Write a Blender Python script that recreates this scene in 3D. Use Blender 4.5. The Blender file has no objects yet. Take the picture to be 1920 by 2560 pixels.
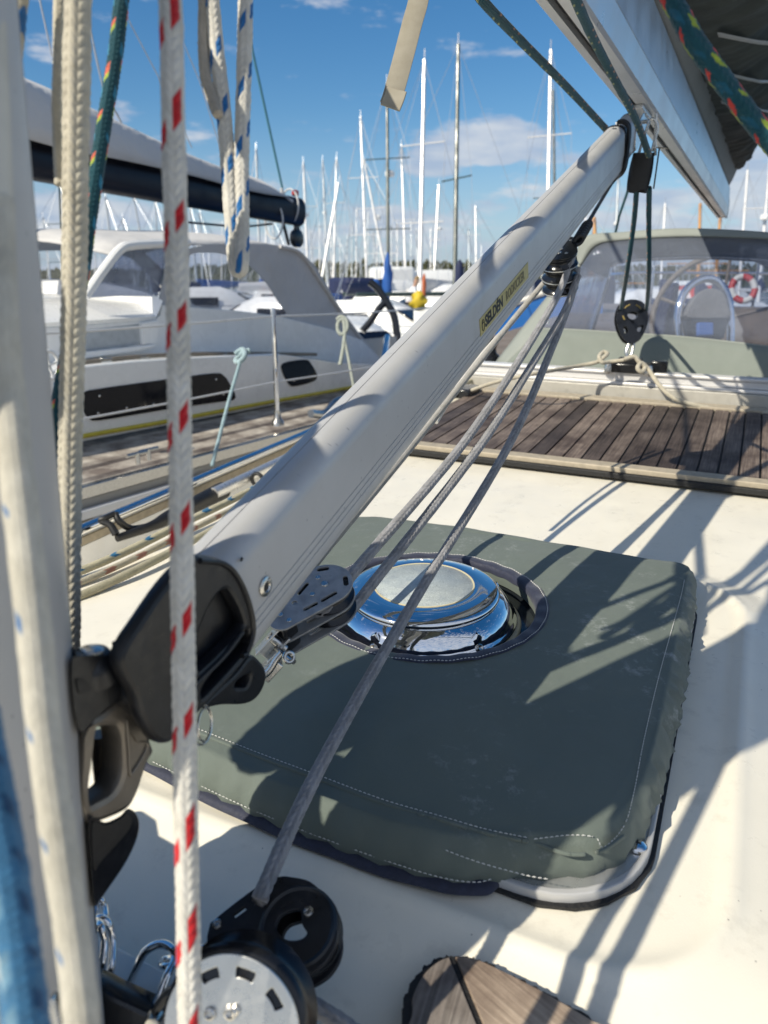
import bpy, bmesh, math, random
import numpy as np
from mathutils import Vector, Matrix
R_ = math.radians
random.seed(7); np.random.seed(7)
SC = bpy.context.scene
COL = SC.collection

# ------------------------------------------------------------------ camera
FPX, CX, CY = 1850.0, 960.0, 1280.0
TH = math.atan(580 / FPX)
CAM = Vector((0, 0, 2.5))
cam_d = bpy.data.cameras.new('camera'); cam = bpy.data.objects.new('camera', cam_d); COL.objects.link(cam)
cam.location = CAM; cam.rotation_euler = (math.pi / 2 - TH, 0, 0)
cam_d.sensor_fit = 'VERTICAL'; cam_d.sensor_height = 36.0; cam_d.lens = 36.0 * FPX / 2560
cam_d.clip_start = 0.02; cam_d.clip_end = 6000
cam_d.dof.use_dof = True; cam_d.dof.focus_distance = 0.85; cam_d.dof.aperture_fstop = 7.5
SC.camera = cam

# ------------------------------------------------------------------ light
SUN_AZ = R_(26.1 + 29.0 + 180.0)      # clockwise from +Y, where the sun stands
SUN_EL = R_(40.0)
W = bpy.data.worlds.new('World'); SC.world = W; W.use_nodes = True
sun_d = bpy.data.lights.new('sun', 'SUN'); sun = bpy.data.objects.new('sun', sun_d); COL.objects.link(sun)
sun_d.energy = 5.0; sun_d.angle = R_(0.5); sun_d.color = (1.0, 0.925, 0.77)
to_sun = Vector((math.sin(SUN_AZ) * math.cos(SUN_EL), math.cos(SUN_AZ) * math.cos(SUN_EL), math.sin(SUN_EL)))
sun.rotation_euler = to_sun.to_track_quat('Z', 'Y').to_euler(); sun.location = (0, 0, 30)
SC.view_settings.view_transform = 'Standard'; SC.view_settings.look = 'None'
SC.view_settings.exposure = 0.08; SC.view_settings.gamma = 1.0
SC.cycles.max_bounces = 8; SC.cycles.transparent_max_bounces = 12
SC.cycles.caustics_reflective = False; SC.cycles.caustics_refractive = False

def world_nodes():
    nt = W.node_tree; nt.nodes.clear(); N = nt.nodes.new; L = nt.links.new
    out = N('ShaderNodeOutputWorld'); bg = N('ShaderNodeBackground'); bg.inputs['Strength'].default_value = 0.106
    sky = N('ShaderNodeTexSky'); sky.sky_type = 'NISHITA'; sky.sun_disc = False
    sky.sun_elevation = SUN_EL; sky.sun_rotation = SUN_AZ
    sky.air_density = 1.0; sky.dust_density = 0.4; sky.ozone_density = 2.6; sky.altitude = 0
    hs = N('ShaderNodeHueSaturation'); hs.inputs['Saturation'].default_value = 1.34; hs.inputs['Value'].default_value = 1.0
    L(sky.outputs[0], hs.inputs['Color'])
    tc = N('ShaderNodeTexCoord'); sep = N('ShaderNodeSeparateXYZ'); L(tc.outputs['Generated'], sep.inputs[0])
    def m(op, a, b=None, c=None):
        n = N('ShaderNodeMath'); n.operation = op
        for i, v in enumerate((a, b, c)):
            if v is None: continue
            if isinstance(v, (int, float)): n.inputs[i].default_value = v
            else: L(v, n.inputs[i])
        return n.outputs[0]
    az = m('ARCTAN2', sep.outputs[0], sep.outputs[1]); el = m('ARCSINE', sep.outputs[2])
    comb = N('ShaderNodeCombineXYZ'); L(m('MULTIPLY', az, 1.0), comb.inputs[0]); L(m('MULTIPLY', el, 3.2), comb.inputs[1])
    n1 = N('ShaderNodeTexNoise'); n1.inputs['Scale'].default_value = 7.0; n1.inputs['Detail'].default_value = 9; n1.inputs['Roughness'].default_value = 0.6
    L(comb.outputs[0], n1.inputs['Vector'])
    # pale air low over the shore
    hz = N('ShaderNodeMapRange'); hz.interpolation_type = 'SMOOTHSTEP'; L(el, hz.inputs[0]); hz.inputs[1].default_value = 0.20; hz.inputs[2].default_value = -0.02; hz.inputs[4].default_value = 0.72
    hm = N('ShaderNodeMixRGB'); L(hz.outputs[0], hm.inputs[0]); L(hs.outputs[0], hm.inputs[1]); hm.inputs[2].default_value = (3.0, 4.3, 6.2, 1)
    # amount of cloud: low bank near the horizon, plus single clouds
    bank = N('ShaderNodeMapRange'); bank.interpolation_type = 'SMOOTHSTEP'
    L(el, bank.inputs[0]); bank.inputs[1].default_value = 0.20; bank.inputs[2].default_value = 0.03
    bank.inputs[3].default_value = 0.0; bank.inputs[4].default_value = 0.135
    amt = bank.outputs[0]
    # unseen broken white cloud added behind the camera to make the fill light neutral
    bk = N('ShaderNodeMapRange'); bk.interpolation_type = 'SMOOTHSTEP'; L(sep.outputs[1], bk.inputs[0]); bk.inputs[1].default_value = 0.10; bk.inputs[2].default_value = -0.45; bk.inputs[4].default_value = 0.24
    amt = m('ADD', amt, bk.outputs[0])
    def blob(x, y, rx, ry, k):
        nonlocal amt
        dx, dy, dz = (x - CX) / FPX, -(y - CY) / FPX, 1.0
        v = Vector((dx, math.cos(TH) + dy * math.sin(TH), -math.sin(TH) + dy * math.cos(TH))).normalized()
        a0, e0 = math.atan2(v.x, v.y), math.asin(v.z)
        q = m('ADD', m('POWER', m('ABSOLUTE', m('MULTIPLY', m('SUBTRACT', az, a0), FPX / rx)), 2.0),
              m('POWER', m('ABSOLUTE', m('MULTIPLY', m('SUBTRACT', el, e0), FPX / ry)), 2.0))
        w = m('MULTIPLY', m('MAXIMUM', m('SUBTRACT', 1.0, q), 0.0), k)
        amt = m('ADD', amt, w)
    blob(1200, 350, 180, 56, 0.36); blob(1110, 400, 130, 40, 0.20); blob(1240, 390, 60, 26, 0.2)
    blob(150, 540, 150, 50, 0.2); blob(260, 285, 95, 40, 0.14); blob(100, 120, 60, 40, 0.12)
    blob(1650, 480, 160, 40, 0.15); blob(1870, 430, 120, 90, 0.2); blob(900, 560, 220, 60, 0.06); blob(620, 600, 160, 50, 0.1)
    blob(1150, 545, 260, 42, 0.09); blob(1000, 20, 110, 30, 0.05); blob(1880, 540, 200, 50, 0.12); blob(1550, 640, 200, 50, 0.1)
    cov = N('ShaderNodeMapRange'); cov.interpolation_type = 'SMOOTHSTEP'
    L(m('ADD', n1.outputs[0], amt), cov.inputs[0]); cov.inputs[1].default_value = 0.575; cov.inputs[2].default_value = 0.72
    # cloud shade: brighter tops
    n2 = N('ShaderNodeTexNoise'); n2.inputs['Scale'].default_value = 16.0; n2.inputs['Detail'].default_value = 6
    off = N('ShaderNodeVectorMath'); off.operation = 'ADD'; off.inputs[1].default_value = (0.3, -0.11, 0.4)
    L(comb.outputs[0], off.inputs[0]); L(off.outputs[0], n2.inputs['Vector'])
    cr = N('ShaderNodeValToRGB'); L(n2.outputs[0], cr.inputs[0])
    cr.color_ramp.elements[0].position = 0.35; cr.color_ramp.elements[0].color = (3.9, 4.6, 5.9, 1)
    cr.color_ramp.elements[1].position = 0.65; cr.color_ramp.elements[1].color = (6.2, 6.4, 6.8, 1)
    mx = N('ShaderNodeMixRGB'); L(m('MULTIPLY', cov.outputs[0], 0.8), mx.inputs[0]); L(hm.outputs[0], mx.inputs[1]); L(cr.outputs[0], mx.inputs[2])
    L(mx.outputs[0], bg.inputs[0]); L(bg.outputs[0], out.inputs[0])
world_nodes()

# ------------------------------------------------------------------ frames
FW = Vector((0, math.cos(TH), -math.sin(TH))); UP = Vector((0, math.sin(TH), math.cos(TH))); RT = Vector((1, 0, 0))
def D(x, y): return FW + RT * ((x - CX) / FPX) - UP * ((y - CY) / FPX)
def P(x, y, d): return CAM + D(x, y) * d
AF = D(1915, 590).normalized()                  # aft along the coachroof
ST = D(-3079, 650).normalized(); ST = -(ST - AF * ST.dot(AF)).normalized()
ST = ST if ST.x > 0 else -ST                    # athwart, to the right of the picture
NM = ST.cross(AF).normalized()
O0 = P(1059, 1585, 0.943)
def K(a, s, h): return O0 + AF * a + ST * s + NM * h
def _hit(x, y, n, p0):
    d = D(x, y); return CAM + d * ((p0 - CAM).dot(n) / d.dot(n))
def pl(x, y, s=0.02): return _hit(x, y, ST, K(0, s, 0))
def on(x, y, h=0.0): return _hit(x, y, NM, K(0, 0, h))
def pa(x, y, a): return _hit(x, y, AF, K(a, 0, 0))
def dk(p): q = p - O0; return q.dot(AF), q.dot(ST), q.dot(NM)
def depth_of(p): return (p - CAM).dot(FW)

# ------------------------------------------------------------------ object helpers
LOC = {}
def settag(o, label=None, cat=None, group=None, kind=None):
    if label: o['label'] = label
    if cat: o['category'] = cat
    if group: o['group'] = group
    if kind: o['kind'] = kind
    return o
def thing(name, loc, label, cat, group=None):
    o = bpy.data.objects.new(name, None); COL.objects.link(o); o.empty_display_size = 0.02
    o.location = loc; LOC[o.name] = Vector(loc)
    return settag(o, label, cat, group)
def link_mesh(name, me, mat, parent=None, bevel=0, angle=35, smooth=True, sub=0, base=None):
    o = bpy.data.objects.new(name, me); COL.objects.link(o)
    off = Vector((0, 0, 0))
    if parent is not None:
        o.parent = parent; off = LOC.get(parent.name, Vector((0, 0, 0)))
    elif base is not None:
        off = Vector(base); o.location = off
    me.transform(Matrix.Translation(-off)); LOC[o.name] = off
    if mat is not None: me.materials.append(mat)
    if smooth:
        me.polygons.foreach_set('use_smooth', [True] * len(me.polygons))
        me.set_sharp_from_angle(angle=R_(angle))
    if bevel:
        b = o.modifiers.new('bevel', 'BEVEL'); b.width = bevel; b.segments = 2; b.limit_method = 'ANGLE'; b.angle_limit = R_(35)
    if sub:
        b = o.modifiers.new('sub', 'SUBSURF'); b.levels = sub; b.render_levels = sub
    return o
def smooth_path(pts, n=8):
    pts = [Vector(p) for p in pts]
    if len(pts) < 3: return pts
    out = []
    for i in range(len(pts) - 1):
        p0 = pts[i - 1] if i else pts[0] * 2 - pts[1]; p1 = pts[i]; p2 = pts[i + 1]
        p3 = pts[i + 2] if i + 2 < len(pts) else pts[-1] * 2 - pts[-2]
        for k in range(n):
            t = k / n
            out.append(0.5 * ((2 * p1) + (p2 - p0) * t + (2 * p0 - 5 * p1 + 4 * p2 - p3) * t * t + (3 * p1 - p0 - 3 * p2 + p3) * t ** 3))
    out.append(pts[-1]); return out
def frames(path):
    """parallel transport frames"""
    T = []
    for i in range(len(path)):
        a = path[max(0, i - 1)]; b = path[min(len(path) - 1, i + 1)]; T.append((b - a).normalized())
    n = T[0].orthogonal().normalized(); out = []
    for i, t in enumerate(T):
        n = (n - t * n.dot(t))
        n = n.normalized() if n.length > 1e-9 else t.orthogonal().normalized()
        out.append((path[i], t, n, t.cross(n)))
    return out
class MB:
    def __init__(s): s.v = []; s.f = []
    def add(s, vs, fs):
        b = len(s.v); s.v += [tuple(v) for v in vs]; s.f += [tuple(i + b for i in f) for f in fs]; return s
    def box(s, c, x, y, z, dx, dy, dz):
        c = Vector(c); vs = []
        for i in (-1, 1):
            for j in (-1, 1):
                for k in (-1, 1): vs.append(c + x * (i * dx / 2) + y * (j * dy / 2) + z * (k * dz / 2))
        fs = [(0, 1, 3, 2), (4, 6, 7, 5), (0, 4, 5, 1), (2, 3, 7, 6), (0, 2, 6, 4), (1, 5, 7, 3)]
        if x.cross(y).dot(z) < 0: fs = [f[::-1] for f in fs]
        return s.add(vs, fs)
    def kbox(s, a0, a1, s0, s1, h0, h1):
        return s.box(K((a0 + a1) / 2, (s0 + s1) / 2, (h0 + h1) / 2), AF, ST, NM, a1 - a0, s1 - s0, h1 - h0)
    def tube(s, path, r, seg=12, smooth=0, closed=False, cap=True):
        path = smooth_path(path, smooth) if smooth else [Vector(p) for p in path]
        n = len(path); fr = frames(path); vs = []
        if isinstance(r, (list, tuple)) and len(r) != n: r = list(np.interp(np.linspace(0, 1, n), np.linspace(0, 1, len(r)), r))
        for i, (p, t, u, w) in enumerate(fr):
            rr = r(i / (n - 1)) if callable(r) else (r[i] if isinstance(r, (list, tuple)) else r)
            for k in range(seg):
                an = 2 * math.pi * k / seg; vs.append(p + u * (rr * math.cos(an)) + w * (rr * math.sin(an)))
        fs = []
        for i in range(n - 1):
            for k in range(seg):
                k2 = (k + 1) % seg; fs.append((i * seg + k, i * seg + k2, (i + 1) * seg + k2, (i + 1) * seg + k))
        if closed:
            for k in range(seg):
                k2 = (k + 1) % seg; fs.append(((n - 1) * seg + k, (n - 1) * seg + k2, k2, k))
        elif cap:
            fs.append(tuple(range(seg))[::-1]); fs.append(tuple((n - 1) * seg + k for k in range(seg)))
        return s.add(vs, fs)
    def ring(s, c, x, y, R, r, n=40, seg=10, ry=None):
        ry = ry or R
        path = [Vector(c) + x * (R * math.cos(2 * math.pi * i / n)) + y * (ry * math.sin(2 * math.pi * i / n)) for i in range(n)]
        vs = []; z = x.cross(y)
        for i in range(n):
            an = 2 * math.pi * i / n
            d = (x * (ry * math.cos(an)) + y * (R * math.sin(an))).normalized()
            for k in range(seg):
                b = 2 * math.pi * k / seg; vs.append(path[i] + d * (r * math.cos(b)) + z * (r * math.sin(b)))
        fs = [(i * seg + k, ((i + 1) % n) * seg + k, ((i + 1) % n) * seg + (k + 1) % seg, i * seg + (k + 1) % seg) for i in range(n) for k in range(seg)]
        return s.add(vs, fs)
    def lathe(s, c, x, y, z, prof, n=48, cap=True):
        c = Vector(c); vs = []
        for (r, h) in prof:
            for k in range(n):
                an = 2 * math.pi * k / n; vs.append(c + x * (r * math.cos(an)) + y * (r * math.sin(an)) + z * h)
        fs = []
        for i in range(len(prof) - 1):
            for k in range(n):
                k2 = (k + 1) % n; fs.append((i * n + k, i * n + k2, (i + 1) * n + k2, (i + 1) * n + k))
        if cap: fs.append(tuple((len(prof) - 1) * n + k for k in range(n))); fs.append(tuple(range(n))[::-1])
        return s.add(vs, fs)
    def sweep(s, rows, closed=True, cap=True):
        """rows: list of equal length point rows"""
        n = len(rows[0]); vs = [p for r in rows for p in r]; fs = []
        for i in range(len(rows) - 1):
            for k in range(n if closed else n - 1):
                k2 = (k + 1) % n; fs.append((i * n + k, i * n + k2, (i + 1) * n + k2, (i + 1) * n + k))
        if closed and cap: fs.append(tuple(range(n))[::-1]); fs.append(tuple((len(rows) - 1) * n + k for k in range(n)))
        return s.add(vs, fs)
    def poly(s, pts): return s.add(pts, [tuple(range(len(pts)))])
    def mesh(s, name):
        me = bpy.data.meshes.new(name); me.from_pydata(s.v, [], s.f); me.validate(); me.update()
        bm = bmesh.new(); bm.from_mesh(me); bmesh.ops.recalc_face_normals(bm, faces=bm.faces); bm.to_mesh(me); bm.free()
        return me
    def build(s, name, mat, parent=None, **k): return link_mesh(name, s.mesh(name), mat, parent, **k)
def rrect(x0, x1, y0, y1, r, n=6):
    out = []
    for (cx, cy, a0) in ((x1 - r, y1 - r, 0), (x0 + r, y1 - r, 90), (x0 + r, y0 + r, 180), (x1 - r, y0 + r, 270)):
        for k in range(n + 1):
            a = R_(a0 + 90 * k / n); out.append((cx + r * math.cos(a), cy + r * math.sin(a)))
    return out
def circ(cx, cy, r, n=24): return [(cx + r * math.cos(2 * math.pi * k / n), cy + r * math.sin(2 * math.pi * k / n)) for k in range(n)]
def slot(x0, y0, x1, y1, r, n=6):
    a = math.atan2(y1 - y0, x1 - x0); out = []
    for k in range(n + 1):
        b = a + math.pi / 2 + math.pi * k / n; out.append((x0 + r * math.cos(b), y0 + r * math.sin(b)))
    for k in range(n + 1):
        b = a - math.pi / 2 + math.pi * k / n; out.append((x1 + r * math.cos(b), y1 + r * math.sin(b)))
    return out
def csm(pts, n=4):
    """closed catmull smoothing of a 2D outline"""
    m = len(pts); out = []
    for i in range(m):
        p0, p1, p2, p3 = (Vector(pts[(i + j - 1) % m]) for j in range(4))
        for k in range(n):
            t = k / n; q = 0.5 * ((2 * p1) + (p2 - p0) * t + (2 * p0 - 5 * p1 + 4 * p2 - p3) * t * t + (3 * p1 - p0 - 3 * p2 + p3) * t ** 3)
            out.append((q[0], q[1]))
    return out
def plate_mesh(loops, o, x, y, thick, bevel=0.0):
    """flat plate with holes: loops[0] outline, the rest holes; thickness centred on the plane through o"""
    cu = bpy.data.curves.new('tmp', 'CURVE'); cu.dimensions = '2D'; cu.fill_mode = 'BOTH'
    cu.extrude = max(thick / 2 - bevel, 1e-5); cu.bevel_depth = bevel; cu.bevel_resolution = 1 if bevel else 0
    cu.offset = -bevel
    for lp in loops:
        sp = cu.splines.new('POLY'); sp.points.add(len(lp) - 1); sp.use_cyclic_u = True
        for i, q in enumerate(lp): sp.points[i].co = (q[0] * 100, q[1] * 100, 0, 1)
    cu.extrude *= 100; cu.bevel_depth *= 100; cu.offset *= 100
    ob = bpy.data.objects.new('tmp', cu); COL.objects.link(ob)
    dg = bpy.context.evaluated_depsgraph_get(); dg.update()
    me = bpy.data.meshes.new_from_object(ob.evaluated_get(dg))
    bpy.data.objects.remove(ob); bpy.data.curves.remove(cu)
    x = x.normalized(); z = x.cross(y).normalized(); y = z.cross(x)
    M = Matrix(((x[0], y[0], z[0], o[0]), (x[1], y[1], z[1], o[1]), (x[2], y[2], z[2], o[2]), (0, 0, 0, 1)))
    me.transform(M @ Matrix.Scale(0.01, 4)); me.materials.clear()
    return me
def plate(name, loops, o, x, y, thick, mat, parent=None, bevel=0.0, **k):
    return link_mesh(name, plate_mesh(loops, o, x, y, thick, bevel), mat, parent, **k)
def pxloop(px, o, x, y):
    """pixel outline projected on the plane (o,x,y) -> local 2D"""
    x = x.normalized(); z = x.cross(y).normalized(); y = z.cross(x); out = []
    for p in px:
        q = _hit(p[0], p[1], z, o) - o; out.append((q.dot(x), q.dot(y)))
    return out
def img_axes(x, y):
    """right, down, away unit vectors at a picture point"""
    v = D(x, y).normalized(); r = (RT - v * RT.dot(v)).normalized(); d = v.cross(r); return r, d, v
# ------------------------------------------------------------------ materials
def newmat(name):
    m = bpy.data.materials.new(name); m.use_nodes = True; nt = m.node_tree; nt.nodes.clear()
    out = nt.nodes.new('ShaderNodeOutputMaterial'); b = nt.nodes.new('ShaderNodeBsdfPrincipled')
    nt.links.new(b.outputs[0], out.inputs[0]); return m, nt, b, out
def noise(nt, scale, detail=4, rough=0.55, vec='Object', stretch=None):
    tc = nt.nodes.new('ShaderNodeTexCoord'); n = nt.nodes.new('ShaderNodeTexNoise')
    n.inputs['Scale'].default_value = scale; n.inputs['Detail'].default_value = detail; n.inputs['Roughness'].default_value = rough
    if stretch:
        mp = nt.nodes.new('ShaderNodeMapping'); mp.inputs['Scale'].default_value = stretch
        if len(stretch) == 3: pass
        nt.links.new(tc.outputs[vec], mp.inputs[0]); nt.links.new(mp.outputs[0], n.inputs['Vector'])
    else: nt.links.new(tc.outputs[vec], n.inputs['Vector'])
    return n.outputs[0]
def ramp(nt, fac, c0, c1, p0=0.3, p1=0.7):
    r = nt.nodes.new('ShaderNodeValToRGB'); nt.links.new(fac, r.inputs[0])
    r.color_ramp.elements[0].position = p0; r.color_ramp.elements[0].color = (*c0, 1)
    r.color_ramp.elements[1].position = p1; r.color_ramp.elements[1].color = (*c1, 1)
    return r.outputs[0]
def mixc(nt, fac, a, b, typ='MIX'):
    m = nt.nodes.new('ShaderNodeMixRGB'); m.blend_type = typ
    for i, v in enumerate((fac, a, b)):
        if isinstance(v, (int, float)): m.inputs[i].default_value = v
        elif isinstance(v, tuple): m.inputs[i].default_value = (*v, 1)
        else: nt.links.new(v, m.inputs[i])
    return m.outputs[0]
def bumpn(nt, b, h, strength, dist=0.001, prev=None):
    n = nt.nodes.new('ShaderNodeBump'); n.inputs['Strength'].default_value = strength; n.inputs['Distance'].default_value = dist
    nt.links.new(h, n.inputs['Height'])
    if prev is not None: nt.links.new(prev, n.inputs['Normal'])
    nt.links.new(n.outputs[0], b.inputs['Normal']); return n.outputs[0]
def hexmul(c, k): return tuple(min(1, x * k) for x in c)
def pm(name, col, rough=0.5, metal=0.0, var=0.12, vs=25.0, bump=0.15, bs=400.0, bd=0.0005, coat=0.0, rv=0.12, spec=0.5, sheen=0.0, dirt=None, ds=9.0):
    m, nt, b, out = newmat(name)
    c = ramp(nt, noise(nt, vs, 5), hexmul(col, 1 - var), hexmul(col, 1 + var))
    if dirt:
        f = nt.nodes.new('ShaderNodeMapRange'); nt.links.new(noise(nt, ds, 8, 0.7), f.inputs[0])
        f.inputs[1].default_value = 0.56; f.inputs[2].default_value = 0.72; f.inputs[4].default_value = dirt[3] if len(dirt) > 3 else 0.6
        c = mixc(nt, f.outputs[0], c, tuple(dirt[:3]))
    nt.links.new(c, b.inputs['Base Color'])
    b.inputs['Metallic'].default_value = metal; b.inputs['Coat Weight'].default_value = coat
    b.inputs['Specular IOR Level'].default_value = spec; b.inputs['Sheen Weight'].default_value = sheen
    r = nt.nodes.new('ShaderNodeMapRange'); nt.links.new(noise(nt, vs * 2.3, 6, 0.65), r.inputs[0])
    r.inputs[1].default_value = 0.3; r.inputs[2].default_value = 0.7
    r.inputs[3].default_value = max(0.02, rough - rv); r.inputs[4].default_value = min(1, rough + rv)
    nt.links.new(r.outputs[0], b.inputs['Roughness'])
    if bump: bumpn(nt, b, noise(nt, bs, 3), bump, bd)
    return m
M = {}
M['gelcoat'] = pm('gelcoat', (0.83, 0.785, 0.67), 0.36, var=0.04, vs=9, bump=0.4, bs=700, bd=0.0003, coat=0.2, dirt=(0.50, 0.46, 0.38, 0.35), ds=30)
def specks(m, scale=75.0, thr=0.045):
    nt = m.node_tree; b = next(n for n in nt.nodes if n.type == 'BSDF_PRINCIPLED'); src = b.inputs['Base Color'].links[0].from_socket
    tc = nt.nodes.new('ShaderNodeTexCoord'); v = nt.nodes.new('ShaderNodeTexVoronoi'); v.inputs['Scale'].default_value = scale; v.inputs['Randomness'].default_value = 1.0; nt.links.new(tc.outputs['Object'], v.inputs['Vector'])
    f = nt.nodes.new('ShaderNodeMapRange'); nt.links.new(v.outputs['Distance'], f.inputs[0]); f.inputs[1].default_value = thr * 1.6; f.inputs[2].default_value = thr * 0.6
    n = noise(nt, 11, 4); g = nt.nodes.new('ShaderNodeMapRange'); nt.links.new(n, g.inputs[0]); g.inputs[1].default_value = 0.50; g.inputs[2].default_value = 0.62
    k = nt.nodes.new('ShaderNodeMath'); k.operation = 'MULTIPLY'; nt.links.new(f.outputs[0], k.inputs[0]); nt.links.new(g.outputs[0], k.inputs[1])
    nt.links.new(mixc(nt, k.outputs[0], src, (0.16, 0.14, 0.11)), b.inputs['Base Color'])
specks(M['gelcoat'])
M['white_gel'] = pm('white_gelcoat', (0.87, 0.87, 0.85), 0.28, var=0.03, vs=3, bump=0.05, bs=60, coat=0.3, dirt=(0.6, 0.6, 0.57, 0.2), ds=4)
M['white_deck'] = pm('white_deck_paint', (0.80, 0.79, 0.74), 0.5, var=0.04, vs=8)
M['anodised'] = pm('anodised_aluminium', (0.50, 0.50, 0.50), 0.42, metal=0.15, var=0.05, vs=14, bump=0.12, bs=700, bd=0.0002, rv=0.08, dirt=(0.42, 0.41, 0.38, 0.35), ds=16)
def scratches(m, col=(0.20, 0.20, 0.21)):
    nt = m.node_tree; b = next(n for n in nt.nodes if n.type == 'BSDF_PRINCIPLED'); src = b.inputs['Base Color'].links[0].from_socket
    tc = nt.nodes.new('ShaderNodeTexCoord'); acc = None
    for i, (rot, sc) in enumerate((((0.4, 0.9, 0.2), (6, 90, 30)), ((1.2, 0.1, 1.0), (9, 70, 40)))):
        mp = nt.nodes.new('ShaderNodeMapping'); mp.inputs['Rotation'].default_value = rot; mp.inputs['Scale'].default_value = sc; nt.links.new(tc.outputs['Object'], mp.inputs[0])
        v = nt.nodes.new('ShaderNodeTexVoronoi'); v.inputs['Scale'].default_value = 1.3; nt.links.new(mp.outputs[0], v.inputs['Vector'])
        f = nt.nodes.new('ShaderNodeMapRange'); nt.links.new(v.outputs['Distance'], f.inputs[0]); f.inputs[1].default_value = 0.075; f.inputs[2].default_value = 0.03
        if acc is None: acc = f.outputs[0]
        else:
            k = nt.nodes.new('ShaderNodeMath'); k.operation = 'MAXIMUM'; nt.links.new(acc, k.inputs[0]); nt.links.new(f.outputs[0], k.inputs[1]); acc = k.outputs[0]
    k = nt.nodes.new('ShaderNodeMath'); k.operation = 'MULTIPLY'; nt.links.new(acc, k.inputs[0]); k.inputs[1].default_value = 0.7
    nt.links.new(mixc(nt, k.outputs[0], src, col), b.inputs['Base Color'])
scratches(M['anodised'])
M['alu'] = pm('bare_aluminium', (0.72, 0.72, 0.72), 0.32, metal=0.8, var=0.06, vs=20, bump=0.1, bs=300, rv=0.12)
M['boom_alu'] = pm('boom_aluminium', (0.74, 0.75, 0.77), 0.36, metal=0.55, var=0.05, vs=5, bump=0.06, bs=300, rv=0.1, dirt=(0.6, 0.57, 0.5, 0.3), ds=7)
M['chrome'] = pm('polished_stainless', (0.86, 0.86, 0.86), 0.05, metal=1.0, var=0.02, vs=30, bump=0.02, bs=40, rv=0.03)
M['steel'] = pm('dull_stainless', (0.62, 0.60, 0.56), 0.25, metal=1.0, var=0.1, vs=120, bump=0.1, bs=600, rv=0.1)
M['bronze'] = pm('weathered_cast_metal', (0.24, 0.215, 0.185), 0.42, metal=0.75, var=0.2, vs=40, bump=0.5, bs=900, rv=0.1)
M['blackpl'] = pm('black_cast_fitting', (0.010, 0.011, 0.014), 0.36, var=0.3, vs=60, bump=0.3, bs=700, bd=0.0004, rv=0.1, dirt=(0.03, 0.03, 0.033, 0.4), ds=60)
M['blackgl'] = pm('black_glossy_plastic', (0.010, 0.011, 0.014), 0.2, var=0.2, vs=60, bump=0.05, bs=400, rv=0.08)
M['rubber'] = pm('black_rubber', (0.012, 0.012, 0.013), 0.5, var=0.2, vs=60, bump=0.2)
M['cheek'] = pm('worn_black_cheek', (0.36, 0.36, 0.36), 0.40, metal=0.35, var=0.25, vs=90, bump=0.4, bs=500, bd=0.0003, dirt=(0.25, 0.25, 0.25, 0.8), ds=85)
M['brushed'] = pm('brushed_stainless', (0.66, 0.66, 0.64), 0.3, metal=0.95, var=0.05, vs=60, bump=0.1, bs=500, rv=0.07)
M['rim'] = pm('pale_sheave_rim', (0.55, 0.54, 0.5), 0.3, metal=0.7, var=0.05)
M['cream_plastic'] = pm('cream_seal', (0.62, 0.55, 0.36), 0.45, var=0.1, vs=50)
M['navy'] = pm('navy_binding', (0.016, 0.020, 0.045), 0.7, var=0.2, vs=200, bump=0.5, bs=1500, bd=0.0003, sheen=0.3)
M['thread'] = pm('pale_thread', (0.62, 0.62, 0.60), 0.7, var=0.1, bump=0)
M['blackglass'] = pm('tinted_acrylic', (0.004, 0.005, 0.010), 0.12, var=0.1, bump=0, spec=0.22)
M['smoke'] = pm('hatch_acrylic', (0.02, 0.025, 0.03), 0.12, var=0.1, bump=0)
M['caulk'] = pm('black_caulk', (0.012, 0.012, 0.013), 0.6, var=0.3, vs=150, bump=0.8, bs=300, bd=0.002)
M['creamwood'] = pm('weathered_teak_trim', (0.40, 0.345, 0.26), 0.6, var=0.15, vs=60, bump=0.3, bs=400)
M['yellow'] = pm('yellow_line_paint', (0.62, 0.50, 0.05), 0.5)
M['canvas_grey'] = pm('grey_canvas', (0.50, 0.50, 0.51), 0.8, var=0.07, vs=3, bump=0.7, bs=5, bd=0.05, sheen=0.2)
M['canvas_lgrey'] = pm('pale_grey_canvas', (0.55, 0.54, 0.53), 0.8, var=0.07, vs=2, bump=0.6, bs=4, bd=0.05, sheen=0.2)
M['boom_navy'] = pm('navy_boom_paint', (0.006, 0.008, 0.016), 0.4, var=0.1, vs=4, bump=0, coat=0.0, spec=0.35)
M['hood_green'] = pm('sage_canvas', (0.200, 0.225, 0.200), 0.8, var=0.05, vs=9, bump=0.3, bs=700, bd=0.0006, sheen=0.15)
M['hood_edge'] = pm('pale_sage_edging', (0.27, 0.29, 0.265), 0.75, var=0.05, vs=9)
M['sailbag'] = pm('dark_olive_sailcloth', (0.100, 0.110, 0.094), 0.75, var=0.2, vs=6, bump=0.5, bs=14, bd=0.012)
M['sailwhite'] = pm('white_sail_edge', (0.66, 0.64, 0.60), 0.7, var=0.06, vs=30)
M['red'] = pm('red_plastic', (0.5, 0.03, 0.02), 0.45)
M['orange'] = pm('orange_cloth', (0.50, 0.13, 0.05), 0.7)
M['yellowc'] = pm('yellow_cloth', (0.62, 0.45, 0.03), 0.7, var=0.15, vs=4)
M['blue'] = pm('blue_cloth', (0.02, 0.10, 0.36), 0.65, var=0.1, vs=4)
M['navyc'] = pm('navy_cloth', (0.012, 0.02, 0.07), 0.7, var=0.15, vs=4)
M['varnish'] = pm('varnished_spar', (0.50, 0.24, 0.06), 0.3, var=0.12, vs=3)
M['mastwhite'] = pm('pale_spar', (0.72, 0.71, 0.70), 0.35, metal=0.2, var=0.05, vs=1)
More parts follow.
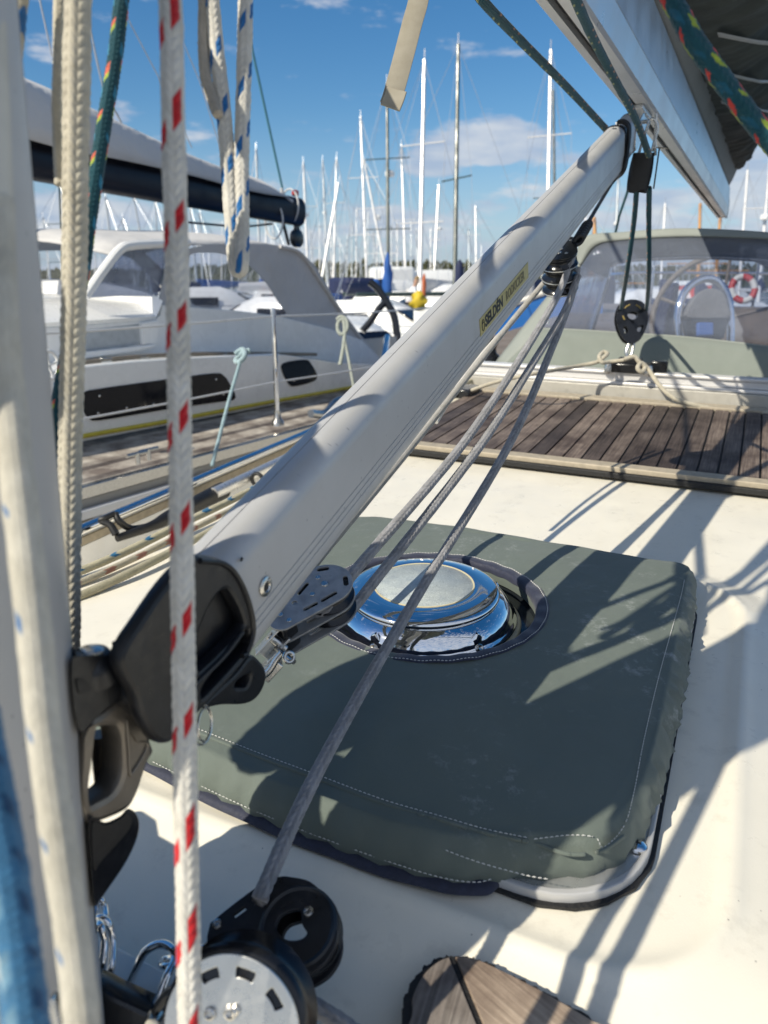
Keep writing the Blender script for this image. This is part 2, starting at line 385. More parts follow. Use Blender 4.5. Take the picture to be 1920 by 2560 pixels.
M['mastgrey'] = pm('grey_spar', (0.42, 0.45, 0.47), 0.35, metal=0.4, var=0.05, vs=1)
M['mastdark'] = pm('dark_green_spar', (0.035, 0.055, 0.05), 0.35, var=0.1, vs=1)
M['wire'] = pm('rigging_wire', (0.5, 0.52, 0.55), 0.35, metal=0.6, var=0, bump=0)
M['tealwire'] = pm('teal_line', (0.06, 0.20, 0.24), 0.7, var=0, bump=0)
M['skin'] = pm('skin', (0.45, 0.27, 0.19), 0.6)
M['shirt'] = pm('white_shirt', (0.75, 0.76, 0.80), 0.8)
M['trousers'] = pm('dark_trousers', (0.03, 0.035, 0.05), 0.8)
M['hair'] = pm('fair_hair', (0.28, 0.19, 0.09), 0.7)
M['bluewood'] = pm('blue_band', (0.02, 0.16, 0.42), 0.5)
M['strap'] = None

def mat_strap():
    m, nt, b, out = newmat('cream_webbing'); tc = nt.nodes.new('ShaderNodeTexCoord'); w = nt.nodes.new('ShaderNodeTexWave')
    w.inputs['Scale'].default_value = 0.32; w.inputs['Distortion'].default_value = 0.6; w.wave_type = 'BANDS'; w.bands_direction = 'X'
    mp = nt.nodes.new('ShaderNodeMapping'); mp.inputs['Scale'].default_value = (200, 200, 200)
    nt.links.new(tc.outputs['UV'], mp.inputs[0]); nt.links.new(mp.outputs[0], w.inputs['Vector'])
    c = ramp(nt, w.outputs[0], (0.33, 0.30, 0.24), (0.46, 0.42, 0.34), 0.1, 0.6)
    nt.links.new(mixc(nt, 0.25, c, ramp(nt, noise(nt, 60), (0.25, 0.22, 0.16), (0.5, 0.47, 0.4)), 'MIX'), b.inputs['Base Color'])
    b.inputs['Roughness'].default_value = 0.85; bumpn(nt, b, w.outputs[0], 0.6, 0.0006)
    return m
M['strap'] = mat_strap()
def mat_cover():
    """sage waterproof canvas with fine weave, faint creases and salt marks"""
    m, nt, b, out = newmat('sage_green_hatch_canvas')
    base = ramp(nt, noise(nt, 7, 5), (0.112, 0.137, 0.120), (0.136, 0.162, 0.142))
    f = nt.nodes.new('ShaderNodeMapRange'); nt.links.new(noise(nt, 34, 10, 0.82), f.inputs[0])
    f.inputs[1].default_value = 0.54; f.inputs[2].default_value = 0.74
    big = nt.nodes.new('ShaderNodeMapRange'); nt.links.new(noise(nt, 5.5, 2), big.inputs[0]); big.inputs[1].default_value = 0.50; big.inputs[2].default_value = 0.66
    mm = nt.nodes.new('ShaderNodeMath'); mm.operation = 'MULTIPLY'; nt.links.new(f.outputs[0], mm.inputs[0]); nt.links.new(big.outputs[0], mm.inputs[1])
    m2 = nt.nodes.new('ShaderNodeMath'); m2.operation = 'MULTIPLY'; m2.inputs[1].default_value = 1.0; nt.links.new(mm.outputs[0], m2.inputs[0])
    c = mixc(nt, m2.outputs[0], base, (0.42, 0.44, 0.43)); nt.links.new(c, b.inputs['Base Color'])
    b.inputs['Roughness'].default_value = 0.72; b.inputs['Specular IOR Level'].default_value = 0.35; b.inputs['Sheen Weight'].default_value = 0.12
    p = bumpn(nt, b, noise(nt, 1100, 2), 0.6, 0.0005)
    p = bumpn(nt, b, noise(nt, 60, 5, 0.6), 0.35, 0.0012, p)
    bumpn(nt, b, noise(nt, 13, 3, 0.5), 0.8, 0.006, p)
    return m
M['cover'] = mat_cover()
def mat_teak(name, x, cols, plank=None, seam=0.004, rot=None):
    """grain along x"""
    m, nt, b, out = newmat(name); tc = nt.nodes.new('ShaderNodeTexCoord')
    z = NM; y = z.cross(x)
    def dot(v):
        n = nt.nodes.new('ShaderNodeVectorMath'); n.operation = 'DOT_PRODUCT'; n.inputs[1].default_value = v
        nt.links.new(tc.outputs['Object'], n.inputs[0]); return n.outputs['Value']
    cx, cy = dot(x), dot(y)
    cb = nt.nodes.new('ShaderNodeCombineXYZ'); nt.links.new(cx, cb.inputs[0]); nt.links.new(cy, cb.inputs[1])
    mp = nt.nodes.new('ShaderNodeMapping'); mp.inputs['Scale'].default_value = (7, 260, 1); nt.links.new(cb.outputs[0], mp.inputs[0])
    n1 = nt.nodes.new('ShaderNodeTexNoise'); n1.inputs['Scale'].default_value = 1; n1.inputs['Detail'].default_value = 8; n1.inputs['Roughness'].default_value = 0.7
    nt.links.new(mp.outputs[0], n1.inputs['Vector'])
    c = ramp(nt, n1.outputs[0], cols[0], cols[1], 0.32, 0.68)
    if plank:
        d = nt.nodes.new('ShaderNodeMath'); d.operation = 'DIVIDE'; nt.links.new(cy, d.inputs[0]); d.inputs[1].default_value = plank
        fl = nt.nodes.new('ShaderNodeMath'); fl.operation = 'FLOOR'; nt.links.new(d.outputs[0], fl.inputs[0])
        wn = nt.nodes.new('ShaderNodeTexWhiteNoise'); wn.noise_dimensions = '1D'; nt.links.new(fl.outputs[0], wn.inputs['W'])
        c = mixc(nt, 1.0, c, ramp(nt, wn.outputs[0], (0.45, 0.42, 0.42), (1.55, 1.50, 1.42), 0.0, 1.0), 'MULTIPLY')
    c = mixc(nt, 1.0, c, ramp(nt, noise(nt, 7, 8, 0.65), (0.50, 0.44, 0.42), (1.45, 1.42, 1.38), 0.38, 0.62), 'MULTIPLY')
    nt.links.new(c, b.inputs['Base Color']); b.inputs['Roughness'].default_value = 0.62
    bumpn(nt, b, n1.outputs[0], 0.6, 0.0012)
    return m
def mat_rope():
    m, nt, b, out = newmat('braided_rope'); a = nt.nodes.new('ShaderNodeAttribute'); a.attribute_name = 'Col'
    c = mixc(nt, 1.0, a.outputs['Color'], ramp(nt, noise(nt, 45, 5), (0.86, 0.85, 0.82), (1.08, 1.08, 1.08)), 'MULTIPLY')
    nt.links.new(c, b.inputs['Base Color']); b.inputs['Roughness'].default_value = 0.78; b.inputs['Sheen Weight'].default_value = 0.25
    b.inputs['Specular IOR Level'].default_value = 0.25
    bumpn(nt, b, noise(nt, 2600, 3, 0.7), 0.7, 0.0006)
    return m
M['rope'] = mat_rope()
def mat_clear(name, tint, fog, rough=0.03, bumps=6.0, haze=(0.7, 0.74, 0.82)):
    m = bpy.data.materials.new(name); m.use_nodes = True; nt = m.node_tree; nt.nodes.clear()
    out = nt.nodes.new('ShaderNodeOutputMaterial'); tr = nt.nodes.new('ShaderNodeBsdfTransparent'); tr.inputs[0].default_value = (*tint, 1)
    gl = nt.nodes.new('ShaderNodeBsdfGlossy'); gl.inputs['Roughness'].default_value = rough
    df = nt.nodes.new('ShaderNodeBsdfDiffuse'); df.inputs[0].default_value = (*haze, 1)
    bp = nt.nodes.new('ShaderNodeBump'); bp.inputs['Strength'].default_value = 0.5; bp.inputs['Distance'].default_value = 0.02
    nt.links.new(noise(nt, bumps, 3), bp.inputs['Height']); nt.links.new(bp.outputs[0], gl.inputs['Normal'])
    m1 = nt.nodes.new('ShaderNodeMixShader'); fmap = nt.nodes.new('ShaderNodeMapRange')
    nt.links.new(noise(nt, 3.5, 3, 0.5, stretch=(1, 1, 2.2)), fmap.inputs[0]); fmap.inputs[1].default_value = 0.35; fmap.inputs[2].default_value = 0.75
    fmap.inputs[3].default_value = fog * 0.6; fmap.inputs[4].default_value = fog * 1.25
    nt.links.new(fmap.outputs[0], m1.inputs[0]); nt.links.new(tr.outputs[0], m1.inputs[1]); nt.links.new(df.outputs[0], m1.inputs[2])
    m2 = nt.nodes.new('ShaderNodeMixShader'); lw = nt.nodes.new('ShaderNodeLayerWeight'); lw.inputs[0].default_value = 0.5; pw = nt.nodes.new('ShaderNodeMath'); pw.operation = 'POWER'; nt.links.new(lw.outputs['Facing'], pw.inputs[0]); pw.inputs[1].default_value = 5.0
    fr = nt.nodes.new('ShaderNodeMapRange'); nt.links.new(pw.outputs[0], fr.inputs[0]); fr.inputs[3].default_value = 0.045; fr.inputs[4].default_value = 0.9
    nt.links.new(fr.outputs[0], m2.inputs[0]); nt.links.new(m1.outputs[0], m2.inputs[1]); nt.links.new(gl.outputs[0], m2.inputs[2])
    nt.links.new(m2.outputs[0], out.inputs[0]); return m
M['vinyl'] = mat_clear('clear_vinyl', (0.80, 0.83, 0.90), 0.17, haze=(0.45, 0.50, 0.60))
M['vinyl2'] = mat_clear('canopy_window_vinyl', (0.93, 0.94, 0.97), 0.07, bumps=3)
def mat_water():
    m, nt, b, out = newmat('harbour_water'); b.inputs['Base Color'].default_value = (0.012, 0.05, 0.10, 1)
    b.inputs['Roughness'].default_value = 0.06; b.inputs['IOR'].default_value = 1.33
    p = bumpn(nt, b, noise(nt, 1.6, 4, 0.6), 0.5, 0.12); return m
M['water'] = mat_water()
def mat_forest():
    m, nt, b, out = newmat('distant_woodland')
    nt.links.new(ramp(nt, noise(nt, 0.35, 8, 0.7), (0.016, 0.022, 0.008), (0.085, 0.085, 0.030), 0.35, 0.68), b.inputs['Base Color'])
    b.inputs['Roughness'].default_value = 0.9; return m
M['forest'] = mat_forest()

# ------------------------------------------------------------------ ropes
_RP = {}
def rope_plain(c):
    if c not in _RP: _RP[c] = pm('plain_rope_%d' % len(_RP), c, 0.8)
    return _RP[c]
def rope(name, pts, r, base, fleck=None, n=8, pitch=None, parent=None, step=None, seg=40, amp=0.11, taper=None, label=None, cat=None, group=None, tail=0, seed=1, flat=1.0, slant=1.15, fuzz=0, jitc=0.16, ext=0.0, ext_end=0.0):
    """braided rope: chevron strands are real relief; fleck = list of (columns, colour, period_in_diam, duty, offset)"""
    path = smooth_path(pts, 10) if len(pts) > 2 else [Vector(p) for p in pts]
    L = [0.0]
    for i in range(1, len(path)): L.append(L[-1] + (path[i] - path[i - 1]).length)
    tot = L[-1]; pitch = pitch or r * 0.85; step = step or pitch / 6.0
    m = max(3, int(tot / step)); uu = np.linspace(0, tot, m)
    X = np.array([np.interp(uu, L, [p[k] for p in path]) for k in range(3)]).T
    T = np.gradient(X, axis=0); T /= np.linalg.norm(T, axis=1)[:, None]
    fr = frames([Vector(x) for x in X]) if m < 400 else None
    if fr is None:
        # transport frame on a coarse path, then interpolate
        idx = np.linspace(0, m - 1, 200).astype(int); fc = frames([Vector(X[i]) for i in idx])
        Nn = np.array([np.interp(np.arange(m), idx, [f[2][k] for f in fc]) for k in range(3)]).T
    else: Nn = np.array([list(f[2]) for f in fr])
    Nn = np.array(CAM)[None, :] - X   # column 0 starts facing the picture side
    Nn = Nn - T * np.sum(Nn * T, 1)[:, None]; Nn /= np.linalg.norm(Nn, axis=1)[:, None]; B = np.cross(T, Nn)
    V = np.arange(seg) / seg
    Ug, Vg = np.meshgrid(uu, V, indexing='ij')
    f = Vg * n; k = np.floor(f); ff = f - k; sgn = np.where(k % 2 == 0, 1.0, -1.0)
    ph = Ug / pitch + sgn * (ff - 0.5) * slant
    strand = np.abs(np.sin(np.pi * ph)) ** 0.6; colp = np.sin(np.pi * np.clip(ff, 0.02, 0.98)) ** 0.45
    rr = r * (1 - amp + amp * strand * colp * 1.25)
    rs = np.random.RandomState(seed)
    wob = 1 + 0.02 * np.interp(Ug.ravel(), np.linspace(0, tot, 60), rs.randn(60)).reshape(Ug.shape)
    rr = rr * wob
    if fuzz: rr = rr + r * fuzz * rs.rand(*rr.shape) ** 6
    an = 2 * np.pi * Vg
    pos = X[:, None, :] + Nn[:, None, :] * (rr * np.cos(an))[..., None] + B[:, None, :] * (rr * np.sin(an) * flat)[..., None]
    C = np.ones(pos.shape[:2] + (4,)); C[..., :3] = base
    si = np.floor(ph)
    jit = (np.sin(si * 12.9898 + k * 78.233) * 43758.5453) % 1.0
    C[..., :3] *= (1.0 - jitc * 0.6 + jitc * jit)[..., None]
    C[..., :3] *= (0.90 + 0.10 * (strand * colp))[..., None]  # shade painted into the crevices between strands
    for (cols, colr, per, duty, off) in (fleck or []):
        vc = (sum(cols) / len(cols) + 0.5) / n; wv = len(cols) / n
        if max(cols) - min(cols) + 1 > len(cols): groups = [((c_ + 0.5) / n, 1.0 / n) for c_ in cols]
        else: groups = [(vc, wv)]
        for vc, wv in groups:
            zz = (0.06 / n) * np.where(np.floor(Ug / pitch * 0.5) % 2 == 0, 1, -1) if len(cols) < 5 else 0
            dv = np.abs(((Vg - vc - zz) + 0.5) % 1.0 - 0.5)
            sel = (dv < wv * 0.58) & ((((np.floor(Ug / pitch + sgn * (ff - 0.5) * slant) * pitch) / (2 * r * per) + off) % 1.0) < duty)
            C[sel, :3] = np.array(colr) * (0.9 + 0.2 * jit[sel])[:, None]
    nv = m * seg
    i = np.arange(m - 1)[:, None]; j = np.arange(seg)[None, :]; j2 = (j + 1) % seg
    F = np.stack([i * seg + j, i * seg + j2, (i + 1) * seg + j2, (i + 1) * seg + j], -1).reshape(-1, 4)
    me = bpy.data.meshes.new(name)
    vs = pos.reshape(-1, 3)
    vs = np.vstack([vs, X[0] - T[0] * r * 0.2, X[-1] + T[-1] * r * 0.2]); nf = len(F)
    me.vertices.add(nv + 2); me.vertices.foreach_set('co', vs.astype(np.float32).ravel())
    caps = [(nv, q, (q + 1) % seg) for q in range(seg)][::1] + [(nv + 1, (m - 1) * seg + (q + 1) % seg, (m - 1) * seg + q) for q in range(seg)]
    caps = [(c[0], c[2], c[1]) for c in caps]
    loops = np.concatenate([F.ravel(), np.array(caps).ravel()]).astype(np.int32)
    me.loops.add(len(loops)); me.loops.foreach_set('vertex_index', loops)
    me.polygons.add(nf + len(caps))
    ls = np.concatenate([np.arange(nf) * 4, nf * 4 + np.arange(len(caps)) * 3]).astype(np.int32)
    me.polygons.foreach_set('loop_start', ls)
    me.update(calc_edges=True)
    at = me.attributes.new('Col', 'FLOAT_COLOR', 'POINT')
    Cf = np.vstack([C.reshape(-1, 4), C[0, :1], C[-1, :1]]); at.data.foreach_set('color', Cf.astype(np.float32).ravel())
    o = link_mesh(name, me, M['rope'], parent, angle=180, base=None if parent else path[0])
    if ext or ext_end:      # the rest of the line, beyond what the picture shows
        e = MB()
        if ext: e.tube([path[0], path[0] - Vector(T[0]) * 0.2, path[0] - Vector(T[0]) * ext * 0.5 , path[0] - Vector(T[0]) * ext], r * 0.97, 12)
        if ext_end: e.tube([path[-1], path[-1] + Vector(T[-1]) * ext_end], r * 0.97, 12)
        e.build('standing_part', rope_plain(base), o)
    return settag(o, label, cat, group)
CREAM = (0.66, 0.62, 0.52); WHITE = (0.70, 0.68, 0.63); GREYR = (0.31, 0.31, 0.325); TEAL = (0.008, 0.075, 0.105)
REDF = (0.55, 0.012, 0.02); BLUEF = (0.015, 0.15, 0.42)
# ------------------------------------------------------------------ setting: water, shore, own deck
def grid_mesh(name, us, vs_, fn):
    V_ = [fn(u, v) for u in us for v in vs_]; n = len(vs_)
    F_ = [(i * n + j, i * n + j + 1, (i + 1) * n + j + 1, (i + 1) * n + j) for i in range(len(us) - 1) for j in range(n - 1)]
    me = bpy.data.meshes.new(name); me.from_pydata([tuple(p) for p in V_], [], F_); me.update()
    bm = bmesh.new(); bm.from_mesh(me); bmesh.ops.recalc_face_normals(bm, faces=bm.faces); bm.to_mesh(me); bm.free(); return me
mb = MB(); mb.add([(-900, -300, 0), (900, -300, 0), (900, 1500, 0), (-900, 1500, 0)], [(0, 1, 2, 3)])
settag(mb.build('water', M['water'], smooth=False), kind='structure')
# far shore: low wooded hills
def shore():
    us = np.linspace(-620, 620, 260); vs_ = np.linspace(0, 1, 9)
    rs = np.random.RandomState(3); k1 = rs.rand(12) * 6.28
    def top(x): return 7.2 + 1.6 * math.sin(x / 95 + 1) + 1.1 * math.sin(x / 41 + 2) + 0.5 * math.sin(x / 13) + sum(0.22 * math.sin(x * (0.3 + 0.17 * i) + k1[i]) for i in range(12)) * 0.8
    def fn(u, v):
        return Vector((u, 330 + 40 * v + 6 * math.sin(u / 30), top(u) * math.sin(v * math.pi / 2) ** 0.7 + (rs.rand() - 0.5) * 0.9 * (v > 0.1)))
    o = link_mesh('wooded_hills', grid_mesh('hills', us, vs_, fn), M['forest'], smooth=False); settag(o, kind='structure')
    # tree crowns on the ridge as many small clumps
    mb = MB()
    for i in range(2600):
        x = rs.uniform(-330, 330); v = rs.uniform(0.15, 1.0); c = fn(x, v); s = rs.uniform(0.8, 1.9)
        ang = rs.rand() * 3; pts = []
        for j in range(6):
            a = ang + j * 1.047; pts.append(c + Vector((math.cos(a) * s * rs.uniform(0.7, 1.2), math.sin(a) * s * 0.8, rs.uniform(-0.3, 0.5))))
        tip = c + Vector((rs.uniform(-0.4, 0.4), 0, s * rs.uniform(0.8, 1.7)))
        mb.add(pts + [tip], [(j, (j + 1) % 6, 6) for j in range(6)])
    o = mb.build('forest', M['forest'], smooth=False); settag(o, kind='stuff', label='dark green wooded shoreline behind all the masts', cat='forest')
shore()

HC, HA, HS = (-0.030, 0.030), 0.325, 0.318          # hatch opening in the deck: centre and half sizes
def sstep(x, a, b):
    t = max(0.0, min(1.0, (x - a) / (b - a))); return t * t * (3 - 2 * t)
def deck_h(a, s):
    # side fall
    h = -0.012 * max(0, abs(s - 0.05) - 0.35) ** 2
    if s < -0.575: t = min(1.0, (-0.575 - s) / 0.16); h -= 0.33 * sstep(t, 0, 1) + 0.0
    if s < -0.735: h -= 0.02 * (-0.735 - s)
    # moulded pad round the hatch: a soft ridge, then a shallow step down
    da, ds = abs(a - HC[0]) - HA, abs(s - HC[1]) - HS
    d = math.hypot(max(da + 0.08, 0), max(ds + 0.08, 0)) - 0.08 + min(max(da + 0.08, ds + 0.08), 0)
    if s > -0.5:
        h += 0.013 * (1 - sstep(d, 0.022, 0.085)) - 0.014
        h += 0.004 * math.exp(-((d - 0.02) / 0.008) ** 2)
    else: h += -0.014
    return h
us = np.concatenate([np.linspace(-1.5, -0.5, 24), np.linspace(-0.49, 0.45, 150), np.linspace(0.47, 2.1, 40)])
vs_ = np.concatenate([np.linspace(-1.14, -0.74, 6), np.linspace(-0.73, -0.56, 18), np.linspace(-0.54, -0.36, 10), np.linspace(-0.35, 0.46, 136), np.linspace(0.48, 1.4, 20)])
o = link_mesh('deck', grid_mesh('deck', us, vs_, lambda u, v: K(u, v, deck_h(u, v) - 0.001)), M['gelcoat'], angle=60)
settag(o, kind='structure')

# ------------------------------------------------------------------ foothold pad of teak near the lower edge
def foothold():
    px = [(985, 2600), (1010, 2500), (1040, 2440), (1085, 2400), (1130, 2388), (1190, 2396), (1240, 2418), (1300, 2447), (1390, 2495), (1500, 2560), (1580, 2620)]
    pts = [dk(on(x, y, 0.005)) for x, y in px]; out = [(a, s) for a, s, _ in pts]
    c = (sum(p[0] for p in out) / len(out), sum(p[1] for p in out) / len(out))
    t = thing('teak_foothold', K(c[0], c[1], -0.014), 'grey weathered teak foothold with black caulk edge at the bottom of the picture', 'foothold')
    full = out + [(out[-1][0] - 0.06, out[-1][1] + 0.02), (out[0][0] - 0.09, out[0][1] - 0.02)]
    def ins(k): return [(c[0] + (p[0] - c[0]) * k, c[1] + (p[1] - c[1]) * k) for p in full]
    loop = lambda L: [(p[0], p[1]) for p in L]
    def jag(L, k):
        L = csm(L, 10); return [(p[0] + random.uniform(-k, k), p[1] + random.uniform(-k, k)) for p in L]
    plate('caulk', [jag(ins(1.0), 0.0012)], K(0, 0, -0.0040), AF, ST, 0.018, M['caulk'], t)
    # two planks split by a seam
    s0 = dk(on(1128, 2388, 0.006)); s1 = dk(on(1215, 2600, 0.006))
    d = Vector((s1[0] - s0[0], s1[1] - s0[1])); nrm = Vector((-d.y, d.x)).normalized(); L = ins(0.90)
    def clip(L, sign, gap):
        res = []
        f = lambda p: sign * ((p[0] - s0[0]) * nrm.x + (p[1] - s0[1]) * nrm.y) - gap
        for i in range(len(L)):
            p, q = L[i], L[(i + 1) % len(L)]; fp, fq = f(p), f(q)
            if fp >= 0: res.append(p)
            if (fp >= 0) != (fq >= 0): k = fp / (fp - fq); res.append((p[0] + (q[0] - p[0]) * k, p[1] + (q[1] - p[1]) * k))
        return res
    Ls = csm(L, 6)
    ax1 = (AF * 0.95 + ST * -0.1).normalized(); ax2 = (AF * -0.35 + ST * 0.95).normalized()
    m1 = mat_teak('grey_teak_plank', ax1, ((0.11, 0.10, 0.09), (0.34, 0.31, 0.28))); m2 = mat_teak('brown_teak_plank', ax2, ((0.19, 0.145, 0.11), (0.46, 0.38, 0.30)))
    for sg, m_ in ((1, m1), (-1, m2)):
        r = clip(Ls, sg, 0.0022)
        if len(r) > 2: plate('plank', [r], K(0, 0, -0.0030), AF, ST, 0.020, m_, t, bevel=0.0006)
foothold()

# ------------------------------------------------------------------ deck hatch: frame, lid, hinge screw
HF = rrect(HC[0] - 0.307, HC[0] + 0.29, HC[1] - 0.30, HC[1] + 0.275, 0.085, 10)
def hatch():
    t = thing('deck_hatch', K(HC[0], HC[1], 0), 'aluminium framed deck hatch hidden under the green canvas cover', 'hatch')
    def off(L, k): return [(HC[0] + (p[0] - HC[0]) * (1 - k / 0.3), HC[1] + (p[1] - HC[1]) * (1 - k / 0.3)) for p in L]
    cc = K(0, 0, 0)
    plate('base_flange', [HF, off(HF, 0.034)], K(0, 0, 0.004), AF, ST, 0.010, M['alu'], t, bevel=0.001)
    plate('frame_lip', [off(HF, -0.003), off(HF, 0.0025)], K(0, 0, 0.0045), AF, ST, 0.0125, M['anodised'], t, bevel=0.0015)
    plate('sealant', [[(p[0] + random.uniform(-.001, .001), p[1] + random.uniform(-.001, .001)) for p in off(HF, -0.0062)], off(HF, -0.003)], K(0, 0, 0.0012), AF, ST, 0.003, M['caulk'], t)
    plate('lid', [off(HF, 0.05)], K(0, 0, 0.014), AF, ST, 0.012, M['smoke'], t, bevel=0.001)
    for (x, y) in ((1592, 2117),):
        p = on(x, y, 0.010); mb = MB(); mb.lathe(p, AF, ST, NM, [(0.0075, 0), (0.0075, 0.002), (0.005, 0.004), (0.001, 0.0045)], 20)
        s_ = mb.build('screw', M['chrome'], t)
        mb = MB(); mb.box(p + NM * 0.0046, AF, ST, NM, 0.006, 0.001, 0.0006); mb.box(p + NM * 0.0047, AF, ST, NM, 0.001, 0.006, 0.0006)
        LOC[s_.name] = LOC[t.name]; mb.build('slot', M['blackpl'], s_)
    return t
hatch()

# ------------------------------------------------------------------ canvas cover
def cover():
    low = [(382, 1912), (560, 2003), (700, 2066), (850, 2125), (1000, 2176), (1110, 2203), (1190, 2212), (1262, 2200), (1400, 2203), (1500, 2188), (1570, 2140), (1622, 2050), (1664, 1900), (1702, 1700), (1724, 1530), (1730, 1455)]
    far = [(1690, 1405), (1610, 1388), (1400, 1352), (1200, 1318), (1050, 1298), (930, 1284)]
    base = [dk(on(x, y, 0.004))[:2] for x, y in low] + [dk(on(x, y, 0.040))[:2] for x, y in far]
    base += [(0.262, -0.215), (0.235, -0.262), (0.10, -0.283), (-0.1, -0.288), (-0.27, -0.285), (-0.325, -0.262), (-0.345, -0.20)]
    base = csm(base, 8)
    oc = (0.006, 0.004); orad = 0.136
    NA = 256; ang = [2 * math.pi * i / NA for i in range(NA)]
    pb = [(math.atan2(s - oc[1], a - oc[0]), math.hypot(a - oc[0], s - oc[1])) for a, s in base]
    pb.sort(); xs = np.array([p[0] for p in pb]); ys = np.array([p[1] for p in pb])
    xs = np.concatenate([xs - 2 * np.pi, xs, xs + 2 * np.pi]); ys = np.concatenate([ys] * 3)
    RB = np.interp([(a + np.pi) % (2 * np.pi) - np.pi for a in ang], xs, ys)
    RB = np.convolve(np.concatenate([RB[-2:], RB, RB[:2]]), [.15, .2, .3, .2, .15], 'valid')
    rs = np.random.RandomState(5)
    def nz(x, y, f, sd=0): return math.sin(x * f + 1.7 * sd + 2.1 * math.sin(y * f * 0.7 + sd)) * math.cos(y * f * 1.3 + sd * 2.3 + 1.4 * math.sin(x * f * 0.6))
    rings = []
    # (outward offset, height) for the edge roll, outer first
    prof = [(0.000, 0.001), (0.0035, 0.008), (0.004, 0.017), (0.001, 0.026), (-0.0045, 0.0335), (-0.0095, 0.0375), (-0.0125, 0.0398), (-0.0155, 0.0392), (-0.022, 0.0408)]
    for (do, h) in prof:
        row = []
        for i, a in enumerate(ang):
            ca, sa = math.cos(a), math.sin(a); r = RB[i] + do
            x, y = oc[0] + ca * r, oc[1] + sa * r
            # scrunched elastic side towards the right of the picture
            side = sstep(y, 0.20, 0.262) * (1 - sstep(abs(x + 0.03), 0.20, 0.26)); corner = sstep(math.hypot(max(0, -x - 0.19), max(0, y - 0.19)), 0.02, 0.08)
            wr = (0.0017 * math.sin(i * 2.3 + 1.2 * math.sin(i * 0.37) + h * 160) + 0.0022 * nz(i * 0.21, h * 60, 3)) * side * (1 if h < 0.034 else 0.2)
            wr += 0.0020 * math.sin(i * 1.9 + h * 90) * corner * (1 if h < 0.036 else 0.2)
            wr += 0.0012 * nz(x, y, 30, 2) * (h < 0.036)
            row.append(K(oc[0] + ca * (r + wr), oc[1] + sa * (r + wr), h + 0.3 * wr + 0.0012 * nz(x, y, 26, 4) * (h > 0.02)))
        rings.append(row)
    NR = 44
    for j in range(1, NR + 1):
        t = j / NR; row = []
        for i, a in enumerate(ang):
            r = (RB[i] - 0.022) * (1 - t) + orad * t; x, y = oc[0] + math.cos(a) * r, oc[1] + math.sin(a) * r
            hh = 0.0408 + 0.0055 * math.sin(min(1, t * 1.2) * math.pi / 2) + 0.0011 * nz(x, y, 17, 1) + 0.0006 * nz(x, y, 41, 3)
            hh += 0.0012 * math.exp(-((y - 0.8 * x - 0.12) / 0.012) ** 2) * sstep(t, 0, 0.3)
            row.append(K(x, y, hh))
        rings.append(row)
    # opening: turned down
    for (dr, dh) in ((-0.002, -0.002), (-0.0025, -0.012), (-0.001, -0.022)):
        rings.append([K(oc[0] + math.cos(a) * (orad + dr), oc[1] + math.sin(a) * (orad + dr), 0.0465 + dh) for a in ang])
    t = thing('hatch_cover', K(oc[0], oc[1], 0.0), 'sage green canvas cover over the deck hatch with a round opening and pale stitching', 'hatch cover')
    mb = MB(); mb.sweep(rings, closed=True, cap=False); mb.build('fabric', M['cover'], t, angle=80)
    # navy binding round the opening
    mb = MB(); mb.sweep([[K(oc[0] + math.cos(a) * (orad + dr), oc[1] + math.sin(a) * (orad + dr), 0.0466 + dh + 0.0006 * math.sin(i * 0.7)) for i, a in enumerate(ang)]
                         for dr, dh in ((0.0125, 0.0002), (0.0122, 0.0010), (0.008, 0.0013), (0.0, 0.0013), (-0.0022, 0.0004), (-0.004, -0.004), (-0.0037, -0.009))], cap=False)
    mb.build('opening_binding', M['navy'], t, angle=80)
    # navy hem along the near left side
    hem = [low[i] for i in range(0, 8)]; hp = [dk(on(x, y, 0.006)) for x, y in ([(300, 1872)] + hem)]
    hp = [K(a, s, 0) for a, s, _ in hp]; hp = smooth_path(hp, 14); rows = []
    for i, (p, tt, u, w) in enumerate(frames(hp)):
        side = tt.cross(NM).normalized()
        if side.dot(K(oc[0], oc[1], 0) - p) > 0: side = -side
        e = sstep(i, 0, 3) * (1 - sstep(i, len(hp) - 12, len(hp) - 1) * 0.9); wv = 0.0005 * math.sin(i * 0.31)
        rows.append([p + side * (-0.010) + NM * 0.004, p + side * (-0.002) + NM * 0.0090, p + side * (0.004 + wv) * e + NM * (0.0078 + wv * .5), p + side * (0.0085 + wv) * e + NM * (0.0050 + wv * .5), p + side * (0.0085 + wv) * e + NM * 0.0035, p + side * (-0.002) + NM * 0.002])
    mb = MB(); mb.sweep(rows); mb.build('hem_binding', M['navy'], t, angle=60)
    # stitching: short pale dashes
    def stitch(path, name, step=0.0042, duty=0.66, r=0.00048, lift=0.0004, wob=0.0):
        path = [Vector(p) for p in path]; Ls = [0.0]
        for i in range(1, len(path)): Ls.append(Ls[-1] + (path[i] - path[i - 1]).length)
        def at(u):
            i = min(len(path) - 2, max(0, int(np.searchsorted(Ls, u)) - 1)); k = (u - Ls[i]) / max(1e-9, Ls[i + 1] - Ls[i]); return path[i].lerp(path[i + 1], k)
        mb = MB(); u = 0
        while u + step < Ls[-1]:
            a, b = at(u), at(u + step * duty); m_ = (a + b) / 2 + NM * lift; mb.tube([a, m_, b], [r * 0.5, r, r * 0.5], 5); u += step
        return mb.build(name, M['thread'], t)
